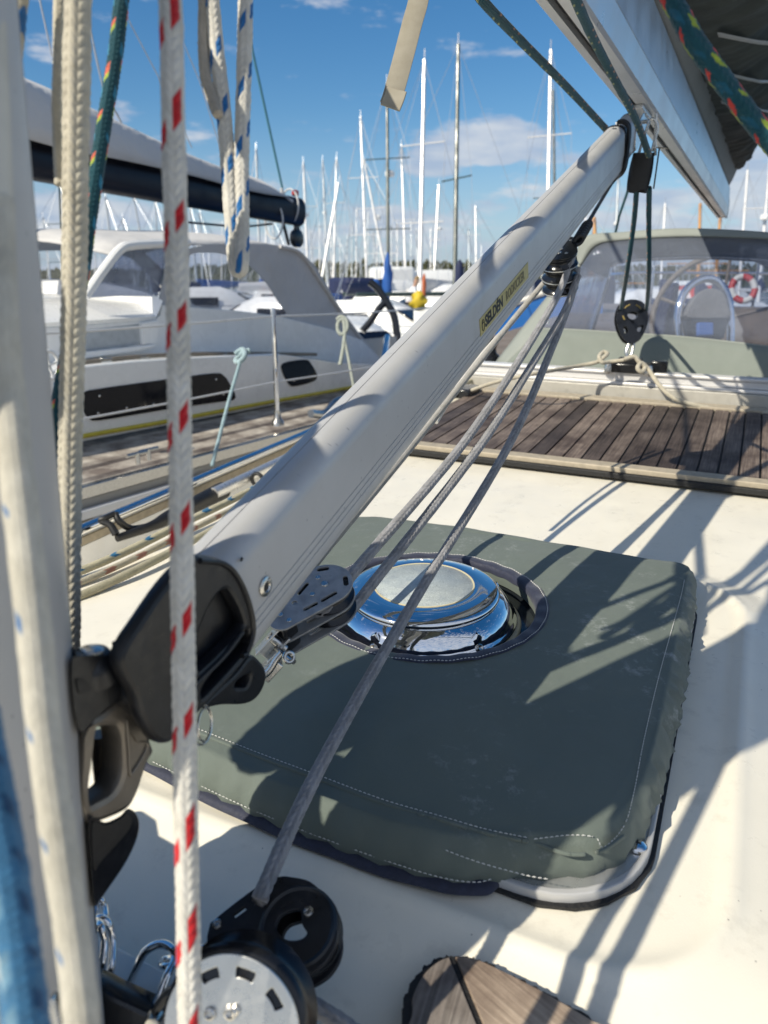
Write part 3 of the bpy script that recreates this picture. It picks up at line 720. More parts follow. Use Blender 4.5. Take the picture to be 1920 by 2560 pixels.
    def ringpath(off, i0, i1, extra=0.0006):
        """path on the cover surface, off = inset from the base outline"""
        out = []
        for i in range(i0, i1):
            a = ang[i % NA]; k = i % NA
            r = RB[k] - off; row = None
            # find the height from the nearest ring pair
            best = min(range(len(rings) - 3), key=lambda q: abs((rings[q][k] - K(oc[0], oc[1], 0)).dot(AF * math.cos(a) + ST * math.sin(a)) - r) + (0 if q > 4 else 0.02))
            h = dk(rings[best][k])[2]; out.append(K(oc[0] + math.cos(a) * r, oc[1] + math.sin(a) * r, h + extra))
        return out
    stitch([K(oc[0] + math.cos(a) * (orad + 0.0100), oc[1] + math.sin(a) * (orad + 0.0100), 0.0480 + 0.0006 * math.sin(i * 0.7)) for i, a in enumerate(ang + [ang[0]])], 'stitching', r=0.0005)
    def arc(px, h): return smooth_path([on(x, y, h) for x, y in px], 24)
    def drape(px, h0=0.041, lift=0.0008):
        out = []
        for p in arc(px, h0):
            a, s, _ = dk(p); th = math.atan2(s - oc[1], a - oc[0]) % (2 * math.pi); k = int(round(th / (2 * math.pi) * NA)) % NA; rr = math.hypot(a - oc[0], s - oc[1])
            # walk the ray so that the picture position is kept
            q = min((rg[k] for rg in rings[:-3]), key=lambda v: (v - p).length); hh = dk(q)[2]
            d = (p - CAM).normalized(); tt = ((K(0, 0, hh + lift) - CAM).dot(NM)) / d.dot(NM); out.append(CAM + d * tt)
        return out
    top = [(495, 1822), (640, 1880), (800, 1940), (960, 2000), (1100, 2040), (1210, 2072), (1335, 2098)]
    stitch(drape(top), 'stitching')
    stitch(drape([(1335, 2098), (1430, 2088), (1490, 2095), (1508, 2120), (1560, 2065), (1585, 1980), (1610, 1850), (1650, 1680), (1700, 1500), (1712, 1445)]), 'stitching')
    stitch(arc([(470, 1872), (640, 1925), (800, 1985), (960, 2058), (1150, 2140), (1300, 2185), (1380, 2200)], 0.0315), 'stitching')
    stitch(arc([(382, 1905), (560, 1993), (700, 2054), (850, 2112), (1000, 2164), (1110, 2196), (1190, 2206), (1240, 2195)], 0.0135), 'stitching')
    # raised seam next to the upper stitching
    seam = drape([(p[0] - 1, p[1] + 9) for p in top] + [(1420, 2135), (1500, 2128), (1560, 2090)], lift=0.0002)
    mb = MB(); mb.tube(seam, 0.0016, 8); mb.build('seam', M['cover'], t)
    return oc
OC = cover()

# ------------------------------------------------------------------ domed ventilator
def vent():
    t = thing('roof_ventilator', K(0, 0, 0.02), 'polished stainless domed ventilator with a pale speckled centre disc in the hatch cover opening', 'ventilator')
    prof = [(0.1155, 0.0265), (0.1165, 0.029), (0.1155, 0.0315), (0.1125, 0.0335), (0.1105, 0.037), (0.1085, 0.043), (0.1040, 0.0495), (0.0985, 0.0540), (0.0940, 0.0560), (0.0920, 0.0575)]
    mb = MB(); mb.lathe(K(0, 0, 0), AF, ST, NM, prof, 128); mb.build('dome', M['chrome'], t, angle=60)
    cap = [(0.0900, 0.0580), (0.0935, 0.0595), (0.0940, 0.0625), (0.0920, 0.0650), (0.0885, 0.0660), (0.0640, 0.0705), (0.0625, 0.0700), (0.0, 0.0700)]
    mb = MB(); mb.lathe(K(0, 0, 0), AF, ST, NM, cap[:-1], 128); mb.build('cap', M['chrome'], t, angle=50)
    m, nt, b, out = newmat('frosted_disc')
    c = ramp(nt, noise(nt, 1300, 3, 0.8), (0.12, 0.15, 0.16), (0.58, 0.62, 0.62), 0.36, 0.56)
    nt.links.new(mixc(nt, 1.0, c, ramp(nt, noise(nt, 40, 6, 0.7), (0.72, 0.75, 0.8), (1.1, 1.1, 1.05)), 'MULTIPLY'), b.inputs['Base Color']); b.inputs['Roughness'].default_value = 0.35
    mb = MB(); mb.lathe(K(0, 0, 0), AF, ST, NM, [(0.0, 0.0706), (0.0605, 0.0706), (0.061, 0.0700)], 96, cap=False); mb.build('centre_disc', m, t, angle=60)
    mb = MB(); mb.lathe(K(0, 0, 0), AF, ST, NM, [(0.0605, 0.0702), (0.0607, 0.0710), (0.0625, 0.0711), (0.0628, 0.0704)], 96, cap=False); mb.build('disc_seal', M['cream_plastic'], t)
    mb = MB(); mb.lathe(K(0, 0, 0), AF, ST, NM, [(0.0, 0.0205), (0.121, 0.0205), (0.1215, 0.0235), (0.119, 0.0262), (0.0, 0.0263)], 96, cap=False); mb.build('seal_ring', M['cream_plastic'], t, angle=60)
    for (x, y) in ((944, 1610), (1182, 1607), (1290, 1470), (840, 1470)):
        a, s, h = dk(on(x, y, 0.036)); an = math.atan2(s, a); rd = AF * math.cos(an) + ST * math.sin(an); tn = NM.cross(rd)
        p0 = K(0, 0, 0.0315) + rd * 0.1035
        rows = []
        for j in range(7):
            u = j / 6; w = 0.0125 * math.sqrt(max(0.02, 1 - u * u)); hh = 0.0195 * u
            rows.append([p0 + NM * hh + tn * (w * math.cos(R_(k_))) + rd * (0.0085 * math.sin(R_(k_)) * (1 - 0.5 * u)) for k_ in range(-20, 201, 20)])
        mb = MB(); mb.sweep(rows, closed=False); lug = mb.build('screw_pocket', M['chrome'], t, angle=70); LOC[lug.name] = LOC[t.name]
        axn = (rd * 0.75 + NM * 0.6).normalized(); mb = MB(); mb.lathe(p0 + rd * 0.0082 + NM * 0.0035, tn, axn.cross(tn), axn, [(0.0046, 0), (0.0046, 0.002), (0.003, 0.0035), (0.0008, 0.0025)], 20); mb.build('screw', M['steel'], lug)
vent()

# ------------------------------------------------------------------ teak covered seahood
def seahood():
    zt = 0.012
    c = [on(1055, 1108, zt), on(1960, 1222, zt), on(1960, 1048, zt), on(1150, 960, zt)]
    near = (dk(c[0])[0] + dk(c[1])[0]) / 2; far = 1.50
    t = thing('teak_seahood', K((near + far) / 2, 0.1, 0), 'weathered dark teak planked coachroof panel with pale border strip ahead of the sprayhood', 'teak panel')
    mt = mat_teak('weathered_teak', AF, ((0.040, 0.028, 0.025), (0.190, 0.162, 0.142)), plank=0.040)
    w = 0.040; s0 = -0.50; k = 0
    y_of = lambda p: p.dot(NM.cross(AF))
    # planks line up with the colour bands of the material (object origin = thing origin)
    base = LOC[t.name]; ax = NM.cross(AF); sgn = 1 if ax.dot(ST) > 0 else -1
    for i in range(-18, 34):
        m0 = i * w * 1.0; p_ = base + ax * m0; sa = dk(p_)[1]; sb = sa + sgn * w
        lo, hi = min(sa, sb), max(sa, sb)
        if hi < -0.46 or lo > 1.15: continue
        lo = max(lo, -0.46)
        mb = MB(); mb.kbox(near + 0.030, far, lo + 0.0022, hi - 0.0022, 0.0, 0.011 + random.uniform(-.0004, .0004)); mb.build('plank', mt, t, bevel=0.0008)
    mb = MB(); mb.kbox(near + 0.02, far, -0.463, 1.15, -0.004, 0.0065); mb.build('caulk', M['caulk'], t)
    mb = MB(); mb.kbox(near - 0.008, near + 0.028, -0.49, 1.15, -0.002, 0.0145); mb.build('border_strip', M['creamwood'], t, bevel=0.002)
    mb = MB(); mb.kbox(near - 0.020, near - 0.008, -0.50, 1.15, -0.008, 0.0045); mb.build('edge_seal', M['caulk'], t, bevel=0.002)
    mb = MB(); mb.kbox(far + 0.003, far + 0.055, -0.49, 1.15, -0.002, 0.0165); mb.build('border_strip', M['creamwood'], t, bevel=0.002)
seahood()

# ------------------------------------------------------------------ mainsheet track and its riser
def hpx(x, y, a): return dk(pa(x, y, a))[2]
def track():
    t = thing('mainsheet_track', K(1.62, 0.1, 0.02), 'silver aluminium mainsheet track across the coachroof in front of the sprayhood', 'track')
    h0 = hpx(1700, 1006, 1.585); h1 = hpx(1700, 974, 1.59); h2 = hpx(1700, 962, 1.60); h3 = hpx(1700, 940, 1.62)
    mb = MB(); mb.kbox(1.582, 1.70, -0.56, 1.15, -0.03, h1); mb.build('riser', pm('dull_grey_riser', (0.50, 0.48, 0.43), 0.45, metal=0.2, var=0.08, vs=30, dirt=(0.3, 0.28, 0.24, 0.6), ds=20), t, bevel=0.002)
    mb = MB(); mb.kbox(1.592, 1.665, -0.54, 1.15, h1 + 0.001, h1 + 0.010); mb.build('rail_foot', M['mastwhite'], t, bevel=0.002)
    mb = MB(); mb.kbox(1.612, 1.642, -0.54, 1.15, h1 + 0.0105, h3 - 0.004); mb.build('rail_web', M['mastwhite'], t, bevel=0.002)
    mb = MB(); mb.kbox(1.605, 1.649, -0.54, 1.15, h3 - 0.0035, h3 + 0.006); mb.build('rail_head', M['mastwhite'], t, bevel=0.003)
    return h3
TRK = track()
# ------------------------------------------------------------------ mast
def mast():
    t = thing('mast', K(-0.62, -0.02, 0), 'silver grey aluminium mast standing at the left edge of the picture', 'mast')
    # aft right silhouette follows the picture line (20,0)-(250,2560)
    A0 = pl(248, 2560, 0.042); A1 = pl(22, 0, 0.042); ax = (A1 - A0).normalized()
    n = ST.cross(ax).normalized(); n = n if n.dot(AF) > 0 else -n; sx = ax.cross(n).normalized(); sx = sx if sx.dot(ST) > 0 else -sx
    ra, rb = 0.088, 0.056
    # centre so that the tangent ray to the ellipse is the line: view vector from camera to the mast in the section plane
    vd = A0 - CAM; vd = vd - ax * vd.dot(ax); vd.normalize()
    perp = ax.cross(vd).normalized(); perp = perp if perp.dot(RT) > 0 else -perp
    ext = math.sqrt((ra * perp.dot(n)) ** 2 + (rb * perp.dot(sx)) ** 2)
    c0 = A0 - perp * ext
    q_ = dk(c0); print('MAST', [round(v, 3) for v in q_], 'perp', round(-q_[0] * .5 + q_[1] * .866, 3))
    prof = []
    for k in range(48):
        an = 2 * math.pi * k / 48; ca, sa = math.cos(an), math.sin(an)
        prof.append((math.copysign(abs(ca) ** 0.85, ca) * ra, math.copysign(abs(sa) ** 0.85, sa) * rb))
    hs = [-0.12, 0.0, 0.3, 0.8, 2, 5, 9.5]
    mb = MB(); mb.sweep([[c0 + ax * h + n * p[0] + sx * p[1] for p in prof] for h in hs]); mb.build('spar', M['anodised'], t, angle=50)
    mb = MB()
    for q in (0.011, -0.011): mb.box(c0 + n * (ra + 0.001) + sx * q + ax * 4.6, n, sx, ax, 0.010, 0.004, 9.4)
    mb.build('sail_track', M['blackpl'], t, bevel=0.001)
    mb = MB(); mb.kbox(-0.74, -0.5, -0.10, 0.08, -0.012, -0.004); mb.build('mast_step', M['white_deck'], t, bevel=0.003)
    # spreaders high up
    for hh in (4.2, 7.4):
        for sg in (-1, 1):
            mb = MB(); mb.tube([c0 + ax * hh + sx * sg * 0.05, c0 + ax * (hh + 0.06) + sx * sg * 0.95 - n * 0.15], 0.018, 10); mb.build('spreader', M['anodised'], t)
    return c0, ax, n, sx
MC, MAX_, MN, MS = mast()

# ------------------------------------------------------------------ rigid vang strut
VS = 0.02
VA = pl(564, 1491, VS); VB = pl(1552, 357, VS); VD = (VB - VA).normalized()
VU = ST.cross(VD).normalized(); VU = VU if VU.z > 0 else -VU     # up in the boat's plane
def tube_section(w, u, r, grooves):
    """rounded rectangle in (ST,VU) with fine grooves on the right hand face"""
    out = []; L = rrect(-w, w, -u, u, r, 8)
    # insert grooves on side x=+w between y
    i0 = len(L)
    side = []
    for g in sorted(grooves): side += [(w, g - 0.0006), (w - 0.0008, g - 0.0002), (w - 0.0008, g + 0.0002), (w, g + 0.0006)]
    cut = 9
    top = [(-0.0002, u), (-0.0004, u - 0.0009), (-0.0010, u - 0.0009), (-0.0012, u)]
    return side + L[:cut] + top + L[cut:]          # rrect starts at right side top corner
def vang():
    t = thing('rigid_vang', VA, 'grey aluminium rigid boom vang strut rising diagonally from the mast foot to the boom', 'boom vang')
    def vp(d, x, y): return VA + VD * d + ST * x + VU * y
    Lt = (VB - VA).length
    sec = tube_section(0.0212, 0.0447, 0.0185, [-0.0110, -0.0170, -0.0225])
    mb = MB(); mb.sweep([[vp(d, x, y) for x, y in sec] for d in (-0.02, Lt - 0.075)]); mb.build('outer_tube', M['anodised'], t, angle=40)
    sec2 = tube_section(0.0184, 0.0388, 0.0156, [-0.010])
    mb = MB(); mb.sweep([[vp(d, x, y + 0.001) for x, y in sec2] for d in (Lt - 0.20, Lt + 0.085)]); mb.build('inner_tube', M['anodised'], t, angle=40)
    # black collar where the tubes meet
    sec3 = rrect(-0.0230, 0.0230, -0.0465, 0.0465, 0.0195, 8)
    mb = MB(); mb.sweep([[vp(Lt - 0.079 + 0.0, x, y) for x, y in sec3], [vp(Lt - 0.070, x, y) for x, y in sec3], [vp(Lt - 0.066, x * 0.97, y * 0.97) for x, y in sec3]]); mb.build('collar', M['blackgl'], t, angle=40)
    mb = MB(); mb.sweep([[vp(Lt + 0.080, x * 0.9, y * 0.86) for x, y in sec3], [vp(Lt + 0.096, x * 0.9, y * 0.86) for x, y in sec3], [vp(Lt + 0.100, x * 0.8, y * 0.8) for x, y in sec3]]); mb.build('end_cap', M['blackgl'], t, angle=40)
    # side fitting joining strut and boom bracket
    for sg in (-1, 1):
        plate('head_tang', [csm([(Lt + 0.06, -0.028), (Lt + 0.12, -0.022), (Lt + 0.155, 0.012), (Lt + 0.15, 0.03), (Lt + 0.10, 0.024), (Lt + 0.06, 0.012)], 4), circ(Lt + 0.137, 0.014, 0.0045, 12)],
              VA + ST * sg * 0.0198, VD, VU, 0.004, M['alu'], t, bevel=0.0008)
    mb = MB(); mb.tube([vp(Lt + 0.137, -0.036, 0.014), vp(Lt + 0.137, 0.036, 0.014)], 0.0042, 14); mb.build('clevis_pin', M['steel'], t)
    # rivet: socket screw near the lower end
    q = pl(662, 1466, VS + 0.0212); mb = MB(); mb.lathe(q, VD, VU, ST, [(0.0068, -0.001), (0.0072, 0.0012), (0.0055, 0.0022), (0.0042, 0.0022), (0.0034, 0.0010)], 24, cap=False)
    sc = mb.build('screw_eye', M['steel'], t, angle=50); LOC[sc.name] = LOC[t.name]
    mb = MB(); mb.lathe(q, VD, VU, ST, [(0.0036, 0.0006), (0.0036, 0.0011)], 6); mb.build('socket', M['rubber'], sc)
    q = pl(604, 1398, VS + 0.0212); mb = MB(); mb.lathe(q, VD, VU, ST, [(0.0016, 0), (0.0012, 0.0005)], 12); mb.build('plug', M['blackpl'], t)
    q = pl(1508, 352, VS); mb = MB(); mb.lathe(vp(Lt - 0.10, 0.004, 0.0447), VD, ST, VU, [(0.0045, 0), (0.0035, 0.0005)], 14); mb.build('plug', M['blackpl'], t)
    # printed label on the side face
    c0 = pl(1203, 833, VS + 0.0212); c1 = pl(1322, 666, VS + 0.0212); xd = VD
    L = (pl(1318, 700, VS + .0195) - pl(1206, 815, VS + .0195)).dot(VD) + 0.012
    pc = pl(1264, 742, VS + 0.0212) ; hh = 0.0205
    mlab = pm('gold_label', (0.52, 0.44, 0.18), 0.42, metal=0.2, var=0.1, vs=120, bump=0.05, dirt=(0.38, 0.33, 0.18, 0.4), ds=90)
    lab = plate('label', [[(-L / 2, -hh / 2), (L / 2, -hh / 2), (L / 2, hh / 2), (-L / 2, hh / 2)]], pc + ST * 0.0004, VD, VU, 0.0006, mlab, t)
    settag(lab, label='gold strip label printed with a shackle mark and black lettering'); LOC[lab.name] = LOC[t.name]
    ink = pm('black_ink', (0.015, 0.015, 0.015), 0.5, bump=0); faded = pm('worn_ink', (0.17, 0.145, 0.07), 0.5, var=0.3, vs=300, bump=0)
    def text(s, off, size, m_, bold, sx=1.0):
        cu = bpy.data.curves.new('txt', 'FONT'); cu.body = s; cu.size = size; cu.align_x = 'LEFT'; cu.align_y = 'CENTER'; cu.offset = bold; cu.resolution_u = 3; cu.extrude = 0.00008
        ob = bpy.data.objects.new('txt', cu); COL.objects.link(ob); dg = bpy.context.evaluated_depsgraph_get(); dg.update()
        me = bpy.data.meshes.new_from_object(ob.evaluated_get(dg)); bpy.data.objects.remove(ob); bpy.data.curves.remove(cu); me.materials.clear()
        z = VD.cross(VU); o = pc + ST * 0.0010 + VD * off
        if z.dot(ST) < 0: raise RuntimeError('label flipped')
        Mx = Matrix(((VD.x * sx, VU.x, z.x, o.x), (VD.y * sx, VU.y, z.y, o.y), (VD.z * sx, VU.z, z.z, o.z), (0, 0, 0, 1))); me.transform(Mx)
        return link_mesh('lettering', me, m_, lab, smooth=False)
    text('SELDÉN', -L / 2 + 0.017, 0.0185, ink, 0.0007, 0.60 * L / 0.112)
    text('RODKICKER', -L / 2 + 0.018 + L * 0.40, 0.0165, faded, 0.0004, 0.50 * L / 0.112)
    mb = MB(); cc = pc + ST * 0.0012 + VD * (-L / 2 + 0.0095)
    mb.ring(cc, VD, VU, 0.0040, 0.00035, n=28, seg=6, ry=0.0068); mb.tube([cc + VD * -0.0036 + VU * 0.0028, cc + VD * 0.0036 + VU * 0.0028], 0.00035, 6); mb.build('shackle_mark', ink, lab)
    return t
VT = vang()

def casting():
    """black lower end casting and the toggle brackets on the mast"""
    x, y = VD, VU
    def fp(name, px, sf, th, mat, t, holes=(), bevel=0.003, k=4, hk=4):
        """plate whose front face lies in the plane s = sf; outlines given on that face"""
        o = K(0, sf, 0); L = [pxloop(csm(px, k) if k else px, o, x, y)] + [pxloop(csm(h, hk), o, x, y) for h in holes]
        return plate(name, L, K(0, sf - th / 2, 0), x, y, th, mat, t, bevel=bevel)
    def loft(name, px, sf, sb, mat, t, bevel=0.003, k=4):
        L = csm(px, k); mb = MB(); mid = (sf + sb) / 2
        mb.sweep([[_hit(q[0], q[1], ST, K(0, s_, 0)) for q in L] for s_ in (sf, sb)])
        return mb.build(name, mat, t, bevel=bevel, angle=40)
    t = thing('vang_fitting', pl(400, 1700, VS), 'black cast end fitting holding the lower end of the vang strut', 'vang fitting')
    LOC[t.name] = Vector(t.location)
    outl = [(480, 1396), (510, 1390), (560, 1400), (602, 1440), (632, 1510), (642, 1578), (627, 1634), (575, 1702), (500, 1782), (452, 1832), (422, 1860), (390, 1852), (358, 1800), (340, 1740), (312, 1690), (302, 1650), (322, 1602), (350, 1560), (418, 1462)]
    rec1 = [(552, 1482), (575, 1482), (607, 1545), (600, 1580), (518, 1664), (497, 1672), (493, 1610), (520, 1530)]
    rec2 = [(612, 1580), (624, 1590), (618, 1625), (520, 1735), (508, 1738), (512, 1716), (560, 1650)]
    fp('body', outl, VS + 0.034, 0.010, M['blackpl'], t, (rec1, rec2), 0.003)
    inner = [(p[0] * 0.94 + 480 * 0.06, p[1] * 0.94 + 1600 * 0.06) for p in outl]
    loft('web', inner, VS + 0.0235, VS - 0.028, M['blackpl'], t)
    for px in ([(500, 1402), (560, 1410), (596, 1446), (624, 1512), (634, 1576), (620, 1628), (606, 1640)], [(486, 1712), (560, 1640), (606, 1580)]):
        mb = MB(); mb.tube([pl(u, v, VS + 0.0345) for u, v in px], 0.0018, 8, smooth=6); mb.build('moulded_ridge', M['blackpl'], t)
    lug = [(500, 1770), (585, 1690), (628, 1640), (655, 1655), (667, 1680), (664, 1712), (645, 1745), (615, 1762), (560, 1764)]
    fp('lug', lug, VS + 0.009, 0.018, M['blackpl'], t, ([(600, 1700), (625, 1688), (618, 1715), (600, 1718), (590, 1716)],), 0.003)
    r, d, v = img_axes(510, 1800); c = P(506, 1812, depth_of(pl(480, 1800, VS)) - 0.01)
    mb = MB(); mb.ring(c, (r * 0.5 + v * 0.86).normalized(), d, 0.0125, 0.0008, n=30, seg=8); mb.ring(c + r * 0.0015, (r * 0.4 + v * 0.9).normalized(), d, 0.0105, 0.0008, n=30, seg=8); mb.build('cotter_ring', M['steel'], t)
    t2 = thing('mast_bracket', pl(260, 1900, 0.02), 'weathered grey cast toggle bracket joining the vang fitting to the mast', 'bracket')
    outl = [(228, 1815), (262, 1780), (310, 1748), (356, 1750), (372, 1800), (380, 1850), (388, 1880), (372, 1910), (348, 1982), (322, 2025), (270, 2052), (232, 2062), (215, 2050), (205, 1990), (215, 1900)]
    win = [(232, 1832), (285, 1818), (300, 1835), (306, 1870), (305, 1935), (285, 1980), (245, 2005), (228, 2008), (222, 1960), (226, 1890)]
    fp('lever', outl, 0.036, 0.018, M['bronze'], t2, (win,), 0.004)
    fp('raised_rib', [(318, 1800), (345, 1850), (376, 1858), (365, 1890), (335, 1940), (325, 1935), (322, 1880)], 0.0375, 0.0025, M['bronze'], t2, ([(326, 1822), (345, 1856), (368, 1862), (358, 1890), (334, 1928), (330, 1925), (329, 1880)],), 0.0008)
    mb = MB(); a_, b_ = pl(248, 1835, 0.0), pl(262, 1985, 0.0); mb.tube([a_, b_], 0.0055, 16); mb.build('pin', M['bronze'], t2)
    t3 = thing('mast_clamp', pl(230, 1680, 0.02), 'black cast clamp on the mast with a round silver capped pivot', 'clamp')
    arm = [(180, 1650), (198, 1640), (250, 1638), (298, 1640), (322, 1672), (323, 1712), (305, 1742), (262, 1775), (222, 1815), (205, 1830), (190, 1800), (180, 1720)]
    loft('arm', arm, 0.040, 0.004, M['blackpl'], t3, 0.005)
    mc = pl(226, 1652, 0.030); up = (NM * 0.97 + AF * -0.05).normalized()
    mb = MB(); mb.lathe(mc, AF, up.cross(AF), up, [(0.0132, -0.012), (0.0136, -0.004), (0.0130, 0.0), (0.0112, 0.0018), (0.0108, 0.0034), (0.0102, 0.0044), (0.0085, 0.0048)], 48); bo = mb.build('boss', M['blackpl'], t3, angle=45); LOC[bo.name] = LOC[t3.name]
    mb = MB(); mb.lathe(mc + up * 0.0047, AF, up.cross(AF), up, [(0.0078, 0.0), (0.0078, 0.0009), (0.0066, 0.0018), (0.0015, 0.0021)], 40); mb.build('cap', M['steel'], bo, angle=50)
    fp('recess', [(192, 1700), (215, 1700), (224, 1713), (218, 1728), (200, 1734)], 0.0408, 0.0012, M['rubber'], t3, (), 0)
    mb = MB(); mb.tube([pl(318, 1678, 0.03), pl(352, 1690, 0.02)], 0.005, 16); mb.tube([pl(328, 1700, 0.03), pl(362, 1716, 0.02)], 0.004, 12); mb.build('threaded_pin', M['steel'], t3)
    fp('fork', [(322, 1622), (338, 1612), (402, 1634), (396, 1652), (384, 1700), (368, 1785), (350, 1795), (320, 1755), (328, 1700), (332, 1660)], 0.045, 0.014, M['blackpl'], t3, (), 0.003, 3)
    loft('back_plate', [(170, 1640), (192, 1640), (203, 1800), (217, 1980), (227, 2100), (235, 2250), (242, 2330), (224, 2330), (204, 2100), (186, 1900)], 0.030, -0.01, M['blackpl'], t3, 0.003, 3)
    t4 = thing('mast_cup', pl(280, 2140, 0.02), 'black moulded cup shaped fitting on the mast below the grey bracket', 'fitting')
    cup = [(222, 2048), (262, 2056), (300, 2040), (318, 2022), (338, 2032), (348, 2060), (340, 2102), (312, 2160), (275, 2215), (250, 2250), (236, 2262), (228, 2180)]
    loft('shell', cup, 0.038, 0.0, M['blackgl'], t4, 0.005)
    fp('inner', [(232, 2058), (262, 2064), (300, 2048), (318, 2034), (330, 2050), (318, 2080), (255, 2150), (236, 2170)], 0.0388, 0.0015, M['rubber'], t4, (), 0)
casting()

# ------------------------------------------------------------------ blocks
def cheek_outline(L, Rr, r2):
    """pear: big round end at x=0, small end at x=-L"""
    out = []
    a0 = math.acos((Rr - r2) / L)
    for k in range(25): a = -(math.pi - a0) + (2 * (math.pi - a0)) * k / 24; out.append((Rr * math.cos(a), Rr * math.sin(a)))
    for k in range(13): a = (math.pi - a0) + 2 * a0 * k / 12; out.append((-L + r2 * math.cos(a), r2 * math.sin(a)))
    return out
def block(name, label, cat, c, e1, e3, Rr, n, gap, mats, L=None, r2=None, slots=True, group=None):
    """c = centre of the nearest cheek over the sheave axis, e1 towards the head (away from the shackle), e3 = stacking direction (away from the viewer)"""
    e1 = e1.normalized(); e3 = (e3 - e1 * e3.dot(e1)).normalized(); e2 = e3.cross(e1)
    t = thing(name, c, label, cat, group); L = L or Rr * 1.9; r2 = r2 or Rr * 0.5
    base = cheek_outline(L, Rr, r2)
    for i in range(n + 1):
        loops = [base]
        if slots:
            loops += [slot(-L * 0.30, Rr * 0.50, -L * 0.05, Rr * 0.62, Rr * 0.07), slot(-L * 0.62, Rr * 0.30, -L * 0.42, Rr * 0.42, Rr * 0.07), slot(Rr * 0.45, Rr * 0.62, Rr * 0.66, Rr * 0.38, Rr * 0.09), slot(Rr * 0.62, -Rr * 0.5, Rr * 0.42, -Rr * 0.68, Rr * 0.09),
                      slot(-L * 0.42, -Rr * 0.42, -L * 0.18, -Rr * 0.52, Rr * 0.07), circ(-L * 0.62, -Rr * 0.22, Rr * 0.10, 14)]
        plate('cheek', loops, c + e3 * (i * gap), e1, e2, 0.0022, mats['cheek'], t, bevel=0.0005)
    for i in range(n):
        m0 = c + e3 * ((i + 0.5) * gap); g = gap / 2 - 0.0014
        mb = MB(); mb.lathe(m0, e1, e2, e3, [(Rr * 0.90, -g), (Rr * 0.97, -g * 0.9), (Rr * 0.98, -g * 0.75), (Rr * 0.80, -g * 0.3), (Rr * 0.77, 0), (Rr * 0.80, g * 0.3), (Rr * 0.98, g * 0.75), (Rr * 0.97, g * 0.9), (Rr * 0.90, g)], 48); mb.build('sheave', mats['sheave'], t, angle=50)
    mb = MB(); mb.lathe(c + e3 * -0.0022, e1, e2, e3, [(Rr * 0.12, 0.0), (Rr * 0.14, 0.001), (Rr * 0.14, 0.002)], 20); mb.build('axle', mats['pin'], t)
    for (px_, py_) in ((-L * 0.95, r2 * 0.45), (-L * 0.95, -r2 * 0.45), (-L * 0.30, 0.0), (Rr * 0.1, -Rr * 0.42)):
        mb = MB(); mb.lathe(c + e1 * px_ + e2 * py_ - e3 * 0.0018, e1, e2, e3, [(Rr * 0.085, 0.0), (Rr * 0.10, 0.0008), (Rr * 0.10, 0.002)], 16); mb.build('rivet', mats['pin'], t)
    # spacer at the small end
    mb = MB(); mb.box(c + e1 * (-L) + e3 * (n * gap / 2), e1, e2, e3, r2 * 1.3, r2 * 1.5, n * gap - 0.003); mb.build('spacer', mats['body'], t, bevel=0.003)
    return t, (e1, e2, e3, L)
BM = dict(cheek=M['cheek'], sheave=M['blackgl'], pin=M['steel'], body=M['blackpl'])
# lower double block on the vang foot
r_, d_, v_ = img_axes(800, 1480)
c = P(812, 1462, 0.690); e1 = (P(812, 1450, 0.705) - P(690, 1552, 0.670)).normalized(); e3 = (r_ * 0.30 + d_ * 0.60 + v_ * 0.80)
LBT, (le1, le2, le3, LL) = block('vang_block', 'worn dark double pulley block shackled to the lower end of the vang beside the ventilator', 'pulley block', c, e1, e3, 0.0265, 2, 0.0165, BM, L=0.054, r2=0.0125, group='pulley blocks on the vang tackle')
# jam bracket and shackle between block and lug
t = thing('stainless_shackle', pl(650, 1690, VS), 'bent stainless bracket and bow shackle linking the lug to the vang block', 'shackle')
r_, d_, v_ = img_axes(680, 1640); dd = 0.66
mb = MB(); pts = [(705, 1632), (690, 1650), (672, 1678), (650, 1692), (625, 1690), (612, 1676)]
mb.tube([P(x, y, dd - 0.02) for x, y in pts], 0.0031, 12, smooth=5); mb.build('bow', M['steel'], t)
mb = MB(); mb.ring(P(722, 1643, dd - 0.022), (r_ * 0.8 + v_ * 0.3).normalized(), d_, 0.0042, 0.0019, n=24, seg=10); mb.build('eye', M['steel'], t)
mb = MB(); mb.tube([P(690, 1620, dd), P(735, 1655, dd - 0.02)], 0.0024, 10); mb.build('pin', M['steel'], t)
ox, oy = (r_ * 0.75 - d_ * 0.66), None
bx = (P(705, 1570, dd) - P(655, 1625, dd)).normalized(); bz = (d_ * 0.55 + r_ * 0.65 + v_ * 0.25); bz = (bz - bx * bz.dot(bx)).normalized(); by = bx.cross(bz)
mb = MB(); cc = P(668, 1600, dd)
mb.box(cc, bx, bz, by, 0.030, 0.0022, 0.014); mb.box(cc + bz * 0.013, bx, bz, by, 0.030, 0.0022, 0.014); mb.box(cc + bz * 0.0065 + by * 0.006, bx, bz, by, 0.030, 0.011, 0.0022); mb.build('bracket', M['brushed'], t, bevel=0.0006)
mb = MB(); mb.box(P(690, 1640, dd + 0.004), bx, bz, by, 0.022, 0.0022, 0.026); mb.box(P(676, 1668, dd + 0.006), bx, bz, by, 0.020, 0.012, 0.018); mb.build('tang', M['steel'], t, bevel=0.0008)
mb = MB(); mb.tube([cc + bz * -0.002 + bx * 0.004, cc + bz * 0.018 + bx * 0.004], 0.004, 14); mb.build('bolt', M['steel'], t)

